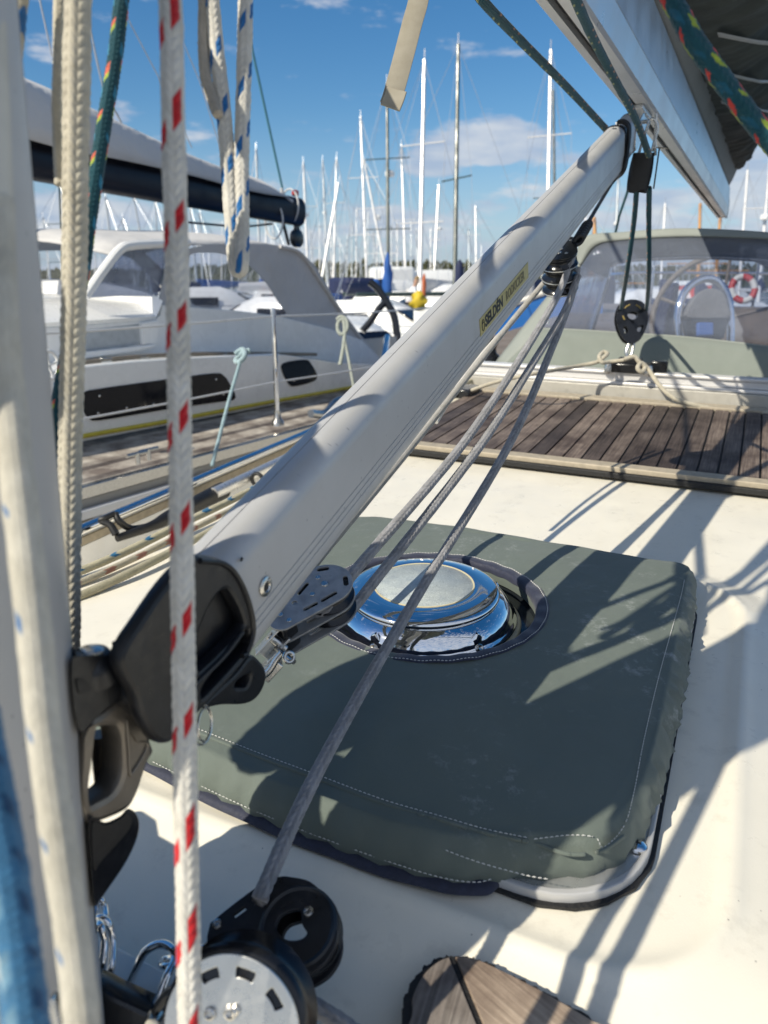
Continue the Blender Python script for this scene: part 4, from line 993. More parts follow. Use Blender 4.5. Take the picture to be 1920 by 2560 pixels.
# upper triple block
UBD = 1.235
r_, d_, v_ = img_axes(1400, 650)
uc = P(1398, 632, UBD); e1 = (P(893, 1421, 0.74) - uc).normalized(); e3 = (d_ * 0.85 + r_ * 0.12 + v_ * 0.5)
BM2 = dict(cheek=M['blackgl'], sheave=M['blackgl'], pin=M['steel'], body=M['blackpl'])
UBT, (ue1, ue2, ue3, UL) = block('vang_block', 'glossy black triple pulley block hanging from the strop under the upper vang', 'pulley block', uc, e1, e3, 0.0300, 3, 0.0215, BM2, L=0.052, r2=0.014, slots=False, group='pulley blocks on the vang tackle')
for i in (1, 2, 3):
    mb = MB(); mb.ring(uc + ue3 * (i * 0.0215 - 0.001), ue1, ue2, 0.0300, 0.0009, n=48, seg=6); mb.build('rim', M['rim'], UBT)
# black strop from the vang head down to the upper block
t = thing('vang_strop', P(1500, 500, 1.4), 'thin black strop looped over the vang head and down to the upper block', 'strop')
LU = (VB - VA).length
loop = [VA + VD * (LU - 0.045) + ST * 0.0 + VU * 0.047, VA + VD * (LU - 0.042) + ST * 0.012 + VU * 0.0465, VA + VD * (LU - 0.045) + ST * 0.0230 + VU * 0.034, VA + VD * (LU - 0.060) + ST * 0.0242 + VU * 0.0, VA + VD * (LU - 0.085) + ST * 0.0226 + VU * -0.037]
mb = MB()
for k in range(3): mb.tube([p + VD * (0.0075 * k - 0.008 + 0.002 * math.sin(k * 2)) for p in loop] + [P(1530, 458, 1.62), P(1462, 570, 1.32)] , 0.0036, 8, smooth=6)
mb.tube([P(1600, 350, 1.78), P(1540, 440, 1.66), P(1462, 572, 1.32)], 0.003, 8, smooth=5)
mb.build('cord', M['rubber'], t)
mb = MB()
for i in range(7): u = i / 6; mb.ring(P(1466 - 20 * u, 566 + 34 * u, 1.31 - 0.05 * u), (v_ * 0.5 + r_ * 0.6).normalized(), (d_ * 0.8 - r_ * 0.4).normalized(), 0.0085, 0.0042, n=16, seg=8)
mb.build('knot', M['rubber'], t)

# ------------------------------------------------------------------ vang tackle lines
def pxd(L): return [P(x, y, d) for x, y, d in L]
rope('vang_line', pxd([(752, 1568, .700), (800, 1536, .685), (836, 1503, .690), (893, 1421, .74), (1157, 1111, .93), (1310, 882, 1.09), (1395, 735, 1.21), (1432, 640, 1.235)]), 0.0058, GREYR, n=8, seg=40, amp=0.20, pitch=0.0070, jitc=0.35, label='grey braided vang line, leftmost of the three strands in front of the ventilator', cat='rope', group='grey strands of the vang tackle', seed=3)
rope('vang_line', pxd([(756, 1600, .730), (810, 1575, .712), (858, 1546, .715), (926, 1466, .755), (1203, 1111, .95), (1330, 912, 1.10), (1410, 780, 1.215), (1445, 690, 1.245)]), 0.0058, GREYR, n=8, seg=40, amp=0.20, pitch=0.0070, jitc=0.35, label='grey braided vang line, middle of the three strands in front of the ventilator', cat='rope', group='grey strands of the vang tackle', seed=4)
rope('vang_line', pxd([(655, 2240, .50), (665, 2210, .505), (810, 1898, .60), (1041, 1493, .79), (1273, 1111, 1.01), (1380, 870, 1.165), (1428, 745, 1.255), (1444, 670, 1.27)]), 0.0058, GREYR, n=8, seg=40, amp=0.20, pitch=0.0070, jitc=0.35, label='grey braided vang line, rightmost strand running down to the black lead block', cat='rope', group='grey strands of the vang tackle', seed=5)
rope('vang_tail', pxd([(780, 1420, .78), (798, 1394, .79), (995, 1157, .98), (1134, 985, 1.13), (1273, 812, 1.29), (1366, 700, 1.36)]), 0.0052, (0.42, 0.41, 0.39), n=10, seg=28, amp=0.12, label='pale speckled line close under the vang strut', cat='rope', seed=6)
mb = MB(); mb.tube(pxd([(1090, 1055, 1.10), (1165, 935, 1.2), (1250, 835, 1.3), (1340, 735, 1.37)]), 0.0035, 10, smooth=4)
settag(mb.build('vang_tail_strand', M['sailwhite'], base=P(1165, 935, 1.2)), label='thin white line beside the speckled line below the vang', cat='rope')

# ------------------------------------------------------------------ unseen halyard coil and winch, added beyond the mast to cast shade
def shade_casters():
    for (s_, h0, h1, lab, nn) in ((-0.214, 0.36, 0.70, 'added halyard coil, unseen beyond the mast, casting shade on the hatch cover', 7),):
        c = K(-0.62, s_, (h0 + h1) / 2); t = thing('shade_coil', c, lab, 'added shade caster'); LOC[t.name] = Vector(c)
        m_ = pm('added_coil_rope_' + str(int(h0 * 100)), (0.6, 0.57, 0.5), 0.8); mb = MB()
        for k in range(nn):
            rx = 0.060 - 0.010 * abs(k - nn // 2) * 0.6 + random.uniform(-.004, .004); ry = (h1 - h0) / 2 * random.uniform(0.86, 1.0); cc = c + AF * (0.012 * (k - nn // 2)) + ST * random.uniform(-.003, .003)
            for q in (1.0, 0.72, 0.42): mb.ring(cc + AF * random.uniform(-.004, .004), ST, NM, rx * q, 0.0075, n=30, seg=8, ry=ry * (0.92 + 0.08 * q))
        mb.build('loop', m_, t); mb = MB()
        for k in range(5): mb.ring(c + NM * ((h1 - h0) * 0.24 + 0.014 * (k - 2)), ST, AF, 0.062, 0.0075, n=30, seg=8, ry=0.055)
        mb.build('wrap', m_, t)
    c = K(-0.62, -0.12, 0.16); t = thing('shade_winch', c, 'added stainless winch, unseen beyond the mast foot, casting shade on the deck', 'winch'); LOC[t.name] = Vector(c)  # winch added out of view to shade the deck ahead of the hatch
    mb = MB(); mb.lathe(c, AF, NM, -ST, [(0.062, -0.02), (0.062, 0.01), (0.046, 0.02), (0.040, 0.045), (0.042, 0.07), (0.052, 0.085), (0.054, 0.10), (0.03, 0.108)], 40); mb.build('drum', M['chrome'], t, angle=40)
    mb = MB(); mb.box(c + ST * 0.01, AF, NM, ST, 0.14, 0.30, 0.03); mb.build('pad', M['alu'], t, bevel=0.006)
shade_casters()
# ------------------------------------------------------------------ lead block on deck
def lead_block():
    dpt = 0.485; c = P(748, 2314, dpt)
    r, d, v = img_axes(748, 2314)
    e3 = (v * 0.86 + d * 0.34 + r * 0.22).normalized()
    e1 = r - e3 * r.dot(e3); e1.normalize(); e2 = e3.cross(e1)
    t = thing('lead_block', c, 'black open centred lead block lying on the deck beside the front block', 'pulley block')
    LOC[t.name] = Vector(c)
    z = e3
    def lp(px): return pxloop(px, c, e1, e2)
    outl = [(700, 2193), (730, 2194), (775, 2205), (812, 2240), (836, 2290), (845, 2330), (838, 2372), (815, 2410), (780, 2436), (748, 2446), (700, 2440), (620, 2420), (526, 2372), (524, 2318), (540, 2298), (600, 2250), (660, 2208)]
    hole = [(728, 2280), (752, 2280), (756, 2312), (768, 2334), (752, 2350), (722, 2352), (700, 2338), (692, 2318), (704, 2292)]
    sl = lp([(585, 2290), (612, 2270), (617, 2276), (590, 2296)])
    plate('cheek', [lp(csm(outl, 4)), lp(csm(hole, 4)), sl], c, e1, e2, 0.0035, M['blackpl'], t, bevel=0.001)
    plate('cheek', [lp(csm(outl, 4)), lp(csm(hole, 4)), sl], c + e3 * 0.020, e1, e2, 0.0035, M['blackpl'], t, bevel=0.001)
    cc = _hit(745, 2318, e3, c); Rr = 104 / FPX * dpt; ri = 0.0128
    mb = MB(); mb.sweep([[cc + e3 * h + (e1 * math.cos(2 * math.pi * k / 64) + e2 * math.sin(2 * math.pi * k / 64)) * rr for k in range(64)] for rr, h in
        ((ri + 0.006, 0.0025), (Rr * 0.97, 0.0025), (Rr * 1.0, 0.0045), (Rr * 0.9, 0.010), (Rr * 1.0, 0.0155), (Rr * 0.97, 0.0178), (ri + 0.006, 0.0178), (ri + 0.006, 0.0025))], cap=False)
    mb.build('sheave', M['blackgl'], t, angle=50)
    mb = MB(); mb.sweep([[cc - e3 * 0.002 + (e1 * math.cos(2 * math.pi * k / 64) + e2 * math.sin(2 * math.pi * k / 64)) * rr + e3 * h for k in range(64)] for rr, h in
        ((Rr * 0.82, 0.0), (Rr * 0.90, -0.0010), (Rr * 0.97, 0.0006), (Rr * 0.97, 0.003))], cap=False); mb.build('raised_rim', M['blackpl'], t)
    for (x, y) in ((545, 2313), (773, 2282)):
        q = _hit(x, y, e3, c); mb = MB(); mb.lathe(q - e3 * 0.0030, e1, e2, e3, [(0.0016, 0.0012), (0.0020, 0.0), (0.0032, 0.0002), (0.0035, 0.002)], 18); mb.build('rivet', M['steel'], t)
    for k in range(7):
        a = R_(-150 + 22 * k); q = cc - e3 * 0.0024 + (e1 * math.cos(a) + e2 * math.sin(a)) * Rr * 0.62; mb = MB(); mb.lathe(q, e1, e2, e3, [(0.0013, 0.0), (0.0013, 0.0014)], 10); mb.build('pit', M['rubber'], t)
    # front block: stainless cheek facing the camera
    r, d, v = img_axes(590, 2540); dp = 0.40; c = P(578, 2575, dp)
    e3 = (v * 0.86 - d * 0.18 + r * 0.10).normalized(); e3 = (v * 0.82 + d * -0.42 + r * 0.30).normalized(); e1 = r - e3 * r.dot(e3); e1.normalize(); e2 = e3.cross(e1)
    t = thing('deck_block', c, 'large block with slotted brushed stainless cheek below the red flecked rope', 'pulley block')
    RR = 178 / FPX * dp
    loops = [circ(0, 0, RR, 72)]
    for k in range(9):
        a0 = R_(-170 + 40 * k); pts = []
        for j in range(7): a = a0 + R_(20) * j / 6; pts.append((RR * 0.84 * math.cos(a), RR * 0.84 * math.sin(a)))
        for j in range(6, -1, -1): a = a0 + R_(20) * j / 6; pts.append((RR * 0.71 * math.cos(a), RR * 0.71 * math.sin(a)))
        loops.append(csm(pts, 2))
    plate('cheek', loops, c, e1, e2, 0.0018, M['brushed'], t, bevel=0.0005)
    mb = MB(); mb.lathe(c, e1, e2, e3, [(RR * 0.96, 0.0012), (RR * 1.06, 0.0035), (RR * 1.09, 0.007), (RR * 0.98, 0.012), (RR * 0.95, 0.016), (RR * 0.99, 0.021), (RR * 1.08, 0.025), (RR * 1.05, 0.028), (RR * 0.8, 0.029)], 96); mb.build('sheave', M['blackgl'], t, angle=50)
    for (x, y, s_) in ((-0.02, -0.24, 0.0042), (-0.32, -0.18, 0.0036), (0.16, 0.2, 0.0036), (0.05, -0.29, 0.0028)):
        mb = MB(); mb.lathe(c + e1 * x * RR + e2 * y * RR - e3 * 0.003, e1, e2, e3, [(s_ * 0.4, 0.001), (s_ * 0.6, 0.0), (s_ * 0.9, 0.0004), (s_, 0.0022)], 18); mb.build('rivet', M['steel'], t)
    # neighbouring black base of the same deck organiser
    t2 = thing('mast_collar', pl(250, 2500, 0.05), 'black mast foot collar in the lower left corner behind the chain links', 'collar')
    q = [(225, 2450), (262, 2448), (300, 2468), (370, 2500), (405, 2522), (420, 2600), (230, 2600)]
    o = P(300, 2500, 0.47); plate('plate', [pxloop(csm(q, 3), o, RT, UP)], o, RT, UP, 0.02, M['blackgl'], t2, bevel=0.003)
    q = [(380, 2520), (405, 2480), (432, 2462), (436, 2480), (400, 2530), (380, 2560)]
    o = P(400, 2500, 0.43); plate('tab', [pxloop(q, o, RT, UP)], o, RT, UP, 0.008, M['blackgl'], t2, bevel=0.002)
    mb = MB(); mb.lathe(P(390, 2545, 0.43), RT, UP, RT.cross(UP), [(0.0022, 0.006), (0.0045, 0.007), (0.0055, 0.0)], 20); mb.build('bolt', M['steel'], t2)
    q = [(112, 2560), (108, 2530), (125, 2490), (140, 2488), (148, 2520), (160, 2600), (120, 2600)]
    o = P(130, 2540, 0.36); plate('grey_lug', [pxloop(csm(q, 3), o, RT, UP)], o, RT, UP, 0.006, M['steel'], t2, bevel=0.001)
lead_block()
def link(path, r, name, label, grp=None):
    pts = [P(x, y, d) for x, y, d in path]; m = len(pts); out = []
    for i in range(m):
        p0, p1, p2, p3 = (pts[(i + j - 1) % m] for j in range(4))
        for k in range(6):
            t = k / 6; out.append(0.5 * ((2 * p1) + (p2 - p0) * t + (2 * p0 - 5 * p1 + 4 * p2 - p3) * t * t + (3 * p1 - p0 - 3 * p2 + p3) * t ** 3))
    mb = MB(); mb.tube(out, r, 12, closed=True); settag(mb.build(name, M['chrome'], base=out[0]), label=label, cat='chain link', group=grp)
G = 'chain links by the mast foot'
link([(318, 2480, .50), (350, 2400, .50), (372, 2372, .50), (405, 2360, .50), (432, 2375, .495), (436, 2400, .49), (418, 2440, .48), (385, 2520, .47), (350, 2530, .47)], 0.0030, 'chain_link', 'long polished chain link slanting down left of the red flecked rope', G)
link([(245, 2300, .50), (252, 2296, .50), (272, 2310, .50), (282, 2350, .50), (278, 2420, .49), (262, 2450, .49), (250, 2440, .485), (258, 2400, .485), (262, 2350, .49), (252, 2318, .49)], 0.0028, 'chain_link', 'upright polished chain link hanging right beside the mast', G)
link([(242, 2262, .52), (252, 2250, .52), (262, 2268, .52), (264, 2300, .51), (252, 2315, .51), (240, 2300, .51)], 0.0022, 'chain_link', 'small dark chain link just under the black cup', G)
link([(405, 2402, .50), (425, 2396, .50), (448, 2400, .49), (446, 2412, .49), (422, 2416, .485), (404, 2412, .49)], 0.0024, 'chain_link', 'small polished link lying across the end of the long chain link', G)
link([(488, 2378, .52), (510, 2368, .52), (535, 2372, .52), (540, 2382, .52), (515, 2384, .51), (492, 2388, .51)], 0.0022, 'chain_link', 'small polished link lying beside the black lead block', G)
link([(498, 2392, .51), (512, 2390, .51), (518, 2405, .51), (508, 2422, .50), (496, 2430, .50), (492, 2410, .50)], 0.0022, 'chain_link', 'upright small link between the red flecked rope and the lead block', G)

# ------------------------------------------------------------------ halyards and lines near the mast
def RP(name, L, r, col, label, **k): return rope(name, pxd(L), r, col, label=label, cat='rope', base=None, **k) if False else rope(name, pxd(L), r, col, label=label, cat='rope', **k)
D0 = .36
RP('halyard', [(410, -60, D0), (426, 0, D0), (434, 347, D0), (443, 694, D0), (449, 1041, D0), (455, 1388, D0), (460, 1735, D0), (466, 2082, D0), (472, 2400, D0), (474, 2560, D0)], 0.00585, WHITE,
   'white braided rope with red flecks hanging right across the front of the picture', n=8, seg=56, pitch=0.0054, amp=0.13, fleck=[((7,), REDF, 4.2, 0.27, 0.80), ((1, 2), REDF, 4.2, 0.22, 0.53), ((4,), REDF, 4.2, 0.2, 0.3)], seed=2, fuzz=0.05, ext=3.0)
RP('halyard', [(198, -40, .395), (195, 0, .395), (189, 400, .412), (186, 700, .428), (176, 1100, .452), (173, 1400, .465), (172, 1660, .475)], 0.0072, CREAM,
   'thick cream braided rope hanging between the mast and the red flecked rope', n=8, seg=56, pitch=0.0056, amp=0.15, seed=8, fuzz=0.05, ext=3.0)
RP('line_end', [(150, -60, .42), (147, 0, .42), (146, 150, .42), (143, 260, .42), (146, 360, .42), (149, 440, .42), (151, 462, .42)], 0.0030, CREAM,
   'thin cream line end hanging left of the thick cream rope', n=6, seg=28, pitch=0.0034, amp=0.2, seed=9, ext=1.5)
RP('line_end', [(163, -60, .425), (160, 0, .425), (157, 140, .425), (156, 300, .425), (157, 420, .43)], 0.0024, (0.42, 0.37, 0.29),
   'thin shaded tan line between the cream line end and the thick cream rope', n=6, seg=24, pitch=0.003, amp=0.2, seed=10, ext=1.5)
RP('control_line', [(312, -60, .46), (304, 0, .46), (288, 140, .465), (262, 300, .47), (240, 440, .475), (222, 560, .48), (206, 680, .485), (178, 840, .49), (150, 980, .50), (138, 1080, .505), (130, 1190, .51)], 0.0046, TEAL,
   'dark teal rope with pink and yellow flecks crossing behind the thick cream rope', n=10, seg=40, pitch=0.0032, amp=0.12, slant=1.0,
   fleck=[((1,), (0.75, 0.16, 0.10), 2.9, 0.16, 0.0), ((1,), (0.42, 0.55, 0.08), 2.9, 0.14, 0.84), ((4,), (0.75, 0.16, 0.10), 2.9, 0.16, 0.7), ((4,), (0.42, 0.55, 0.08), 2.9, 0.14, 0.54), ((7,), (0.75, 0.16, 0.10), 2.9, 0.16, 0.3), ((7,), (0.42, 0.55, 0.08), 2.9, 0.14, 0.14), ((2, 5, 8), (0.03, 0.24, 0.40), 2.9, 0.2, 0.5)], seed=11, fuzz=0.06, ext=3.0)
BF = [((7,), BLUEF, 3.9, 0.24, 0.0), ((1, 2), BLUEF, 3.9, 0.24, 0.70), ((4,), BLUEF, 3.9, 0.2, 0.4)]
RP('reef_line_loop', [(524, -60, .485), (530, 0, .485), (543, 140, .485), (557, 260, .485), (569, 400, .485), (577, 520, .485), (583, 610, .485), (587, 655, .485), (593, 676, .485), (600, 674, .485), (604, 655, .481), (605, 560, .485), (604, 400, .485), (609, 220, .485), (613, 60, .485), (614, -60, .485)], 0.0050, WHITE,
   'white braided rope with blue flecks hanging in a narrow loop against the sky', n=8, seg=48, pitch=0.0048, amp=0.13, fleck=BF, seed=12, fuzz=0.05, ext=1.5, ext_end=1.5)
RP('reef_line_end', [(508, -60, .485), (510, 0, .485), (509, 110, .485), (514, 190, .483), (528, 240, .48), (545, 286, .476)], 0.0036, (0.52, 0.47, 0.40),
   'frayed cream rope end tucked beside the blue flecked loop', n=7, seg=28, pitch=0.0036, amp=0.2, seed=13, fuzz=0.2, ext=1.5)
RP('halyard', [(-8, 500, .285), (4, 800, .28), (22, 1000, .28), (44, 1200, .275), (80, 1520, .27), (112, 1840, .27), (150, 2120, .268), (188, 2400, .266), (212, 2620, .265)], 0.0062, (0.64, 0.61, 0.53),
   'thick off white rope with small blue flecks running down the front of the mast', n=16, seg=64, pitch=0.0030, amp=0.06, fleck=[((2,), BLUEF, 3.2, 0.09, 0.0), ((6,), BLUEF, 3.2, 0.08, 0.42), ((11,), BLUEF, 3.2, 0.08, 0.2), ((4,), (0.5, 0.5, 0.12), 3.2, 0.06, 0.7)], seed=14, ext=3.5)
RP('halyard', [(-62, 1780, .235), (-30, 1950, .235), (8, 2150, .235), (38, 2350, .235), (66, 2560, .235), (76, 2640, .235)], 0.0070, (0.05, 0.19, 0.36),
   'blue rope with pale flecks in the bottom left corner', n=14, seg=56, pitch=0.0034, amp=0.07, fleck=[((1, 5, 9), (0.16, 0.32, 0.45), 1.3, 0.5, 0.0), ((3, 7, 12), (0.012, 0.07, 0.17), 1.1, 0.3, 0.3), ((2, 8), (0.45, 0.55, 0.6), 2.1, 0.3, 0.6)], seed=15, ext=3.5)
RP('halyard', [(60, -60, .40), (46, 0, .40), (36, 90, .40), (26, 200, .40), (12, 330, .40)], 0.0052, (0.60, 0.55, 0.44),
   'cream rope with a blue fleck in the top left corner behind the mast', n=8, seg=32, pitch=0.0048, amp=0.13, fleck=[((0, 1, 2, 3, 4, 5, 6, 7), BLUEF, 6.0, 0.2, 0.72)], seed=16, ext=2.5)

RP('vang_line', [(700, 2440, .50), (764, 2500, .47), (856, 2560, .46), (960, 2640, .45)], 0.0056, GREYR,
   'short grey braided line leaving the blocks towards the bottom edge', n=8, seg=36, amp=0.20, pitch=0.0070, jitc=0.35, seed=7)

# lines along the coachroof side
RP('control_line', [(60, 1545, 1.03), (200, 1490, 1.08), (330, 1430, 1.14), (450, 1368, 1.22), (560, 1310, 1.30), (700, 1232, 1.45), (840, 1150, 1.65)], 0.0068, (0.40, 0.37, 0.26),
   'plain beige line lying along the coachroof edge nearest the hatch cover', n=10, seg=24, amp=0.1, seed=21, ext=0.8, ext_end=1.2)
RP('control_line', [(60, 1478, 1.10), (200, 1428, 1.15), (330, 1372, 1.22), (450, 1312, 1.30), (600, 1240, 1.43), (740, 1166, 1.6), (860, 1100, 1.8)], 0.0068, (0.50, 0.46, 0.32),
   'beige line with small blue flecks lying along the coachroof edge', n=10, seg=28, amp=0.1, fleck=[((8, 9), (0.01, 0.13, 0.27), 5.0, 0.20, 0.0), ((7,), (0.01, 0.13, 0.27), 5.0, 0.16, 0.95)], seed=22, ext=0.8, ext_end=1.2)
RP('control_line', [(60, 1504, 1.075), (200, 1456, 1.12), (330, 1398, 1.19), (450, 1338, 1.27), (600, 1262, 1.40), (740, 1186, 1.58)], 0.0055, (0.46, 0.42, 0.32),
   'beige line with faded red flecks lying between the other two coachroof lines', n=10, seg=24, amp=0.1, fleck=[((0, 1, 9), (0.30, 0.15, 0.11), 5.5, 0.25, 0.0)], seed=23, ext=0.8, ext_end=1.2)

# own gunwale: toe rail, boat hook
t = thing('toe_rail', on(480, 1200, -.2), 'stainless capped aluminium toe rail along the near boat side, blue with reflected sky', 'toe rail')
ra, rb_ = on(120, 1362, -.2), on(1000, 985, -.2)
ddir = (rb_ - ra).normalized()
mb = MB(); mb.tube([ra - ddir * 0.6, rb_ + ddir * 1.2], 0.0155, 20); mb.build('top_tube', M['chrome'], t)
w_ = ddir.cross(NM).normalized()
mb = MB(); mb.box((ra + rb_) / 2 - NM * 0.027, ddir, w_, NM, (rb_ - ra).length + 1.8, 0.012, 0.022); mb.build('wood_strip', M['creamwood'], t, bevel=0.002)
mb = MB(); mb.box((ra + rb_) / 2 - NM * 0.090, ddir, w_, NM, (rb_ - ra).length + 1.8, 0.008, 0.102); mb.build('web', M['boom_alu'], t, bevel=0.001)
for q in ((590, 1185),):
    pc_ = _hit(q[0], q[1], w_, (ra + rb_) / 2); mb = MB(); mb.lathe(pc_, ddir, NM, w_, [(0.013, -0.0055), (0.013, 0.0055)], 24); mb.build('drain_hole', M['rubber'], t)
t = thing('boat_hook', on(480, 1260, -.22), 'aluminium boat hook pole with a black hooked end clipped along the toe rail', 'boat hook')
pe, ps = on(560, 1222, -.215), on(880, 1070, -.215)
dd_ = (ps - pe).normalized()
mb = MB(); mb.tube([pe - dd_ * 0.05, ps + dd_ * 0.8], 0.0175, 20); mb.build('pole', M['alu'], t)
a1, a2, a3, a4 = P(545, 1232, depth_of(pe)), P(430, 1290, depth_of(on(430, 1290, -.215))), P(380, 1315, depth_of(on(380, 1315, -.215))), P(292, 1346, depth_of(on(292, 1346, -.215)))
mb = MB(); mb.tube([a1 + dd_ * 0.02, a1, a2, a3, a4], [0.026, 0.026, 0.020, 0.013, 0.0095], 16, smooth=5); mb.build('grip', M['rubber'], t)
rr_, d_, v_ = img_axes(290, 1320); dh = depth_of(a4)
mb = MB(); mb.tube([a3, P(330, 1322, dh + .05), P(300, 1305, dh + .02), P(290, 1288, dh + .02), P(288, 1280, dh + .02)], [0.010, 0.009, 0.009, 0.008, 0.007], 10, smooth=4)
mb.tube([P(288, 1284, dh + .02), P(262, 1296, dh), P(252, 1302, dh), P(275, 1312, dh), P(290, 1336, dh)], [0.007, 0.008, 0.008, 0.009, 0.010], 10, smooth=4); mb.build('hook', M['rubber'], t)
for (x, y) in ((556, 1188), (644, 1190)):
    cq = on(x, y + 10, -.215) if x > 600 else None
    if cq is None: continue
    mb = MB(); mb.ring(cq, NM, w_, 0.0205, 0.006, n=30, seg=8); mb.build('clip', M['rubber'], t)
mb = MB(); mb.box(on(505, 1205, -.23), dd_, w_, NM, 0.12, 0.01, 0.05)
settag(mb.build('rope_bag', M['bluewood'], base=on(505, 1205, -.23), bevel=0.004), label='small bright blue patch of cloth behind the black end of the boat hook', cat='cloth')
# own hull side below the rail
mb = MB(); aa, bb = K(-2.5, -1.13, -.34), K(4, -1.13, -.34)
mb.add([aa, bb, Vector((bb.x, bb.y, -0.2)) - ST * -0.15, Vector((aa.x, aa.y, -0.2)) - ST * -0.15], [(0, 1, 2, 3)])
mb.add([K(-2.5, 1.41, -.03), K(4, 1.41, -.03), K(4, 1.41, -2.2), K(-2.5, 1.41, -2.2)], [(0, 1, 2, 3)])
settag(mb.build('hull_side', M['white_gel'], base=aa, smooth=False), kind='structure')

# ------------------------------------------------------------------ webbing strap
def strap():
    path = [(1120, -900), (1080, -400), (1052, -70), (1046, 0), (1030, 60), (1012, 130), (996, 190), (982, 240), (974, 262)]; dp = 0.84
    t = thing('webbing_strap', P(1010, 120, dp), 'cream webbing strap end hanging free at the top centre of the picture', 'strap')
    pts = smooth_path([P(x, y, dp) for x, y in path], 8); rows = []; wd = 0.0115
    side = (RT * 0.985 + UP * -0.10 - FW * 0.1).normalized(); vs = []; fs = []; uv = []
    for i, (p, tt, u, w) in enumerate(frames(pts)):
        s_ = (side - tt * side.dot(tt)).normalized(); n_ = tt.cross(s_)
        for k in range(9):
            q = -1 + k / 4; vs.append(p + s_ * wd * q + n_ * (0.0010 + 0.0012 * (1 - q * q)))
        for k in range(8, -1, -1):
            q = -1 + k / 4; vs.append(p + s_ * wd * q + n_ * (-0.0010 + 0.0012 * (1 - q * q)))
    m_ = MB(); rows = [vs[i * 18:(i + 1) * 18] for i in range(len(vs) // 18)]; m_.sweep(rows); o = m_.build('webbing', M['strap'], t, angle=50)
    me = o.data; uvl = me.uv_layers.new(name='UV')
    for lp in me.loops:
        vi = lp.vertex_index; uvl.data[lp.index].uv = ((vi // 18) / len(rows) * 2.0, (vi % 18) / 18 * 0.02)
    fold = [(991, 224), (984, 246), (974, 270)]
    pts = [P(x + 1, y, dp - 0.0035) for x, y in fold]; rows = []
    for i, (p, tt, u, w) in enumerate(frames(smooth_path(pts, 4))):
        s_ = (side - tt * side.dot(tt)).normalized(); n_ = tt.cross(s_); rows.append([p + s_ * wd * 1.03 * q + n_ * z for q, z in ((-1, -.0012), (1, -.0012), (1, .0012), (-1, .0012))])
    m_ = MB(); m_.sweep(rows); m_.build('folded_end', M['strap'], t, bevel=0.0006)
strap()

# ------------------------------------------------------------------ boom and sail stack
BD = D(1914, 691).normalized(); BS = BD.cross(Vector((0, 0, 1))).normalized(); BS = BS if BS.dot(RT) > 0 else -BS; BZ = BS.cross(BD).normalized(); BZ = BZ if BZ.z > 0 else -BZ
B0 = pl(1790, 544, -0.012)            # lower left corner of the aft end
BL = depth_of(B0)
def bsz(slope, s=None, z=None):
    """point of a line through the vanishing point with picture slope dx/dy; known s or z relative to the camera"""
    pass
def bpt(x, y, ref_s=None, ref_z=None):
    """section coordinates (s,z), relative to CAM, of the boom-parallel line through picture point x,y"""
    d = D(x, y); d = d - BD * (d.dot(BD)); ds, dz = d.dot(BS), d.dot(BZ)
    if ref_s is not None: return (ref_s, ref_s * dz / ds)
    return (ref_z * ds / dz, ref_z)
p_l = (B0 - CAM).dot(BS), (B0 - CAM).dot(BZ)
END = (B0 - CAM).dot(BD)
def bp(u, s, z): return CAM + BD * u + BS * s + BZ * z
c_ll = p_l
zb = c_ll[1]
c_lr = bpt(1457, 0, ref_z=zb)                      # lower right corner
bw = c_lr[0] - c_ll[0]
c_mr = bpt(1539, 0, ref_s=c_lr[0] + 0.006)
c_tr = bpt(1640, 0, ref_s=c_lr[0] - 0.004)
GR = bpt(1385, 0, ref_z=zb)                        # groove
hB = c_tr[1] - zb
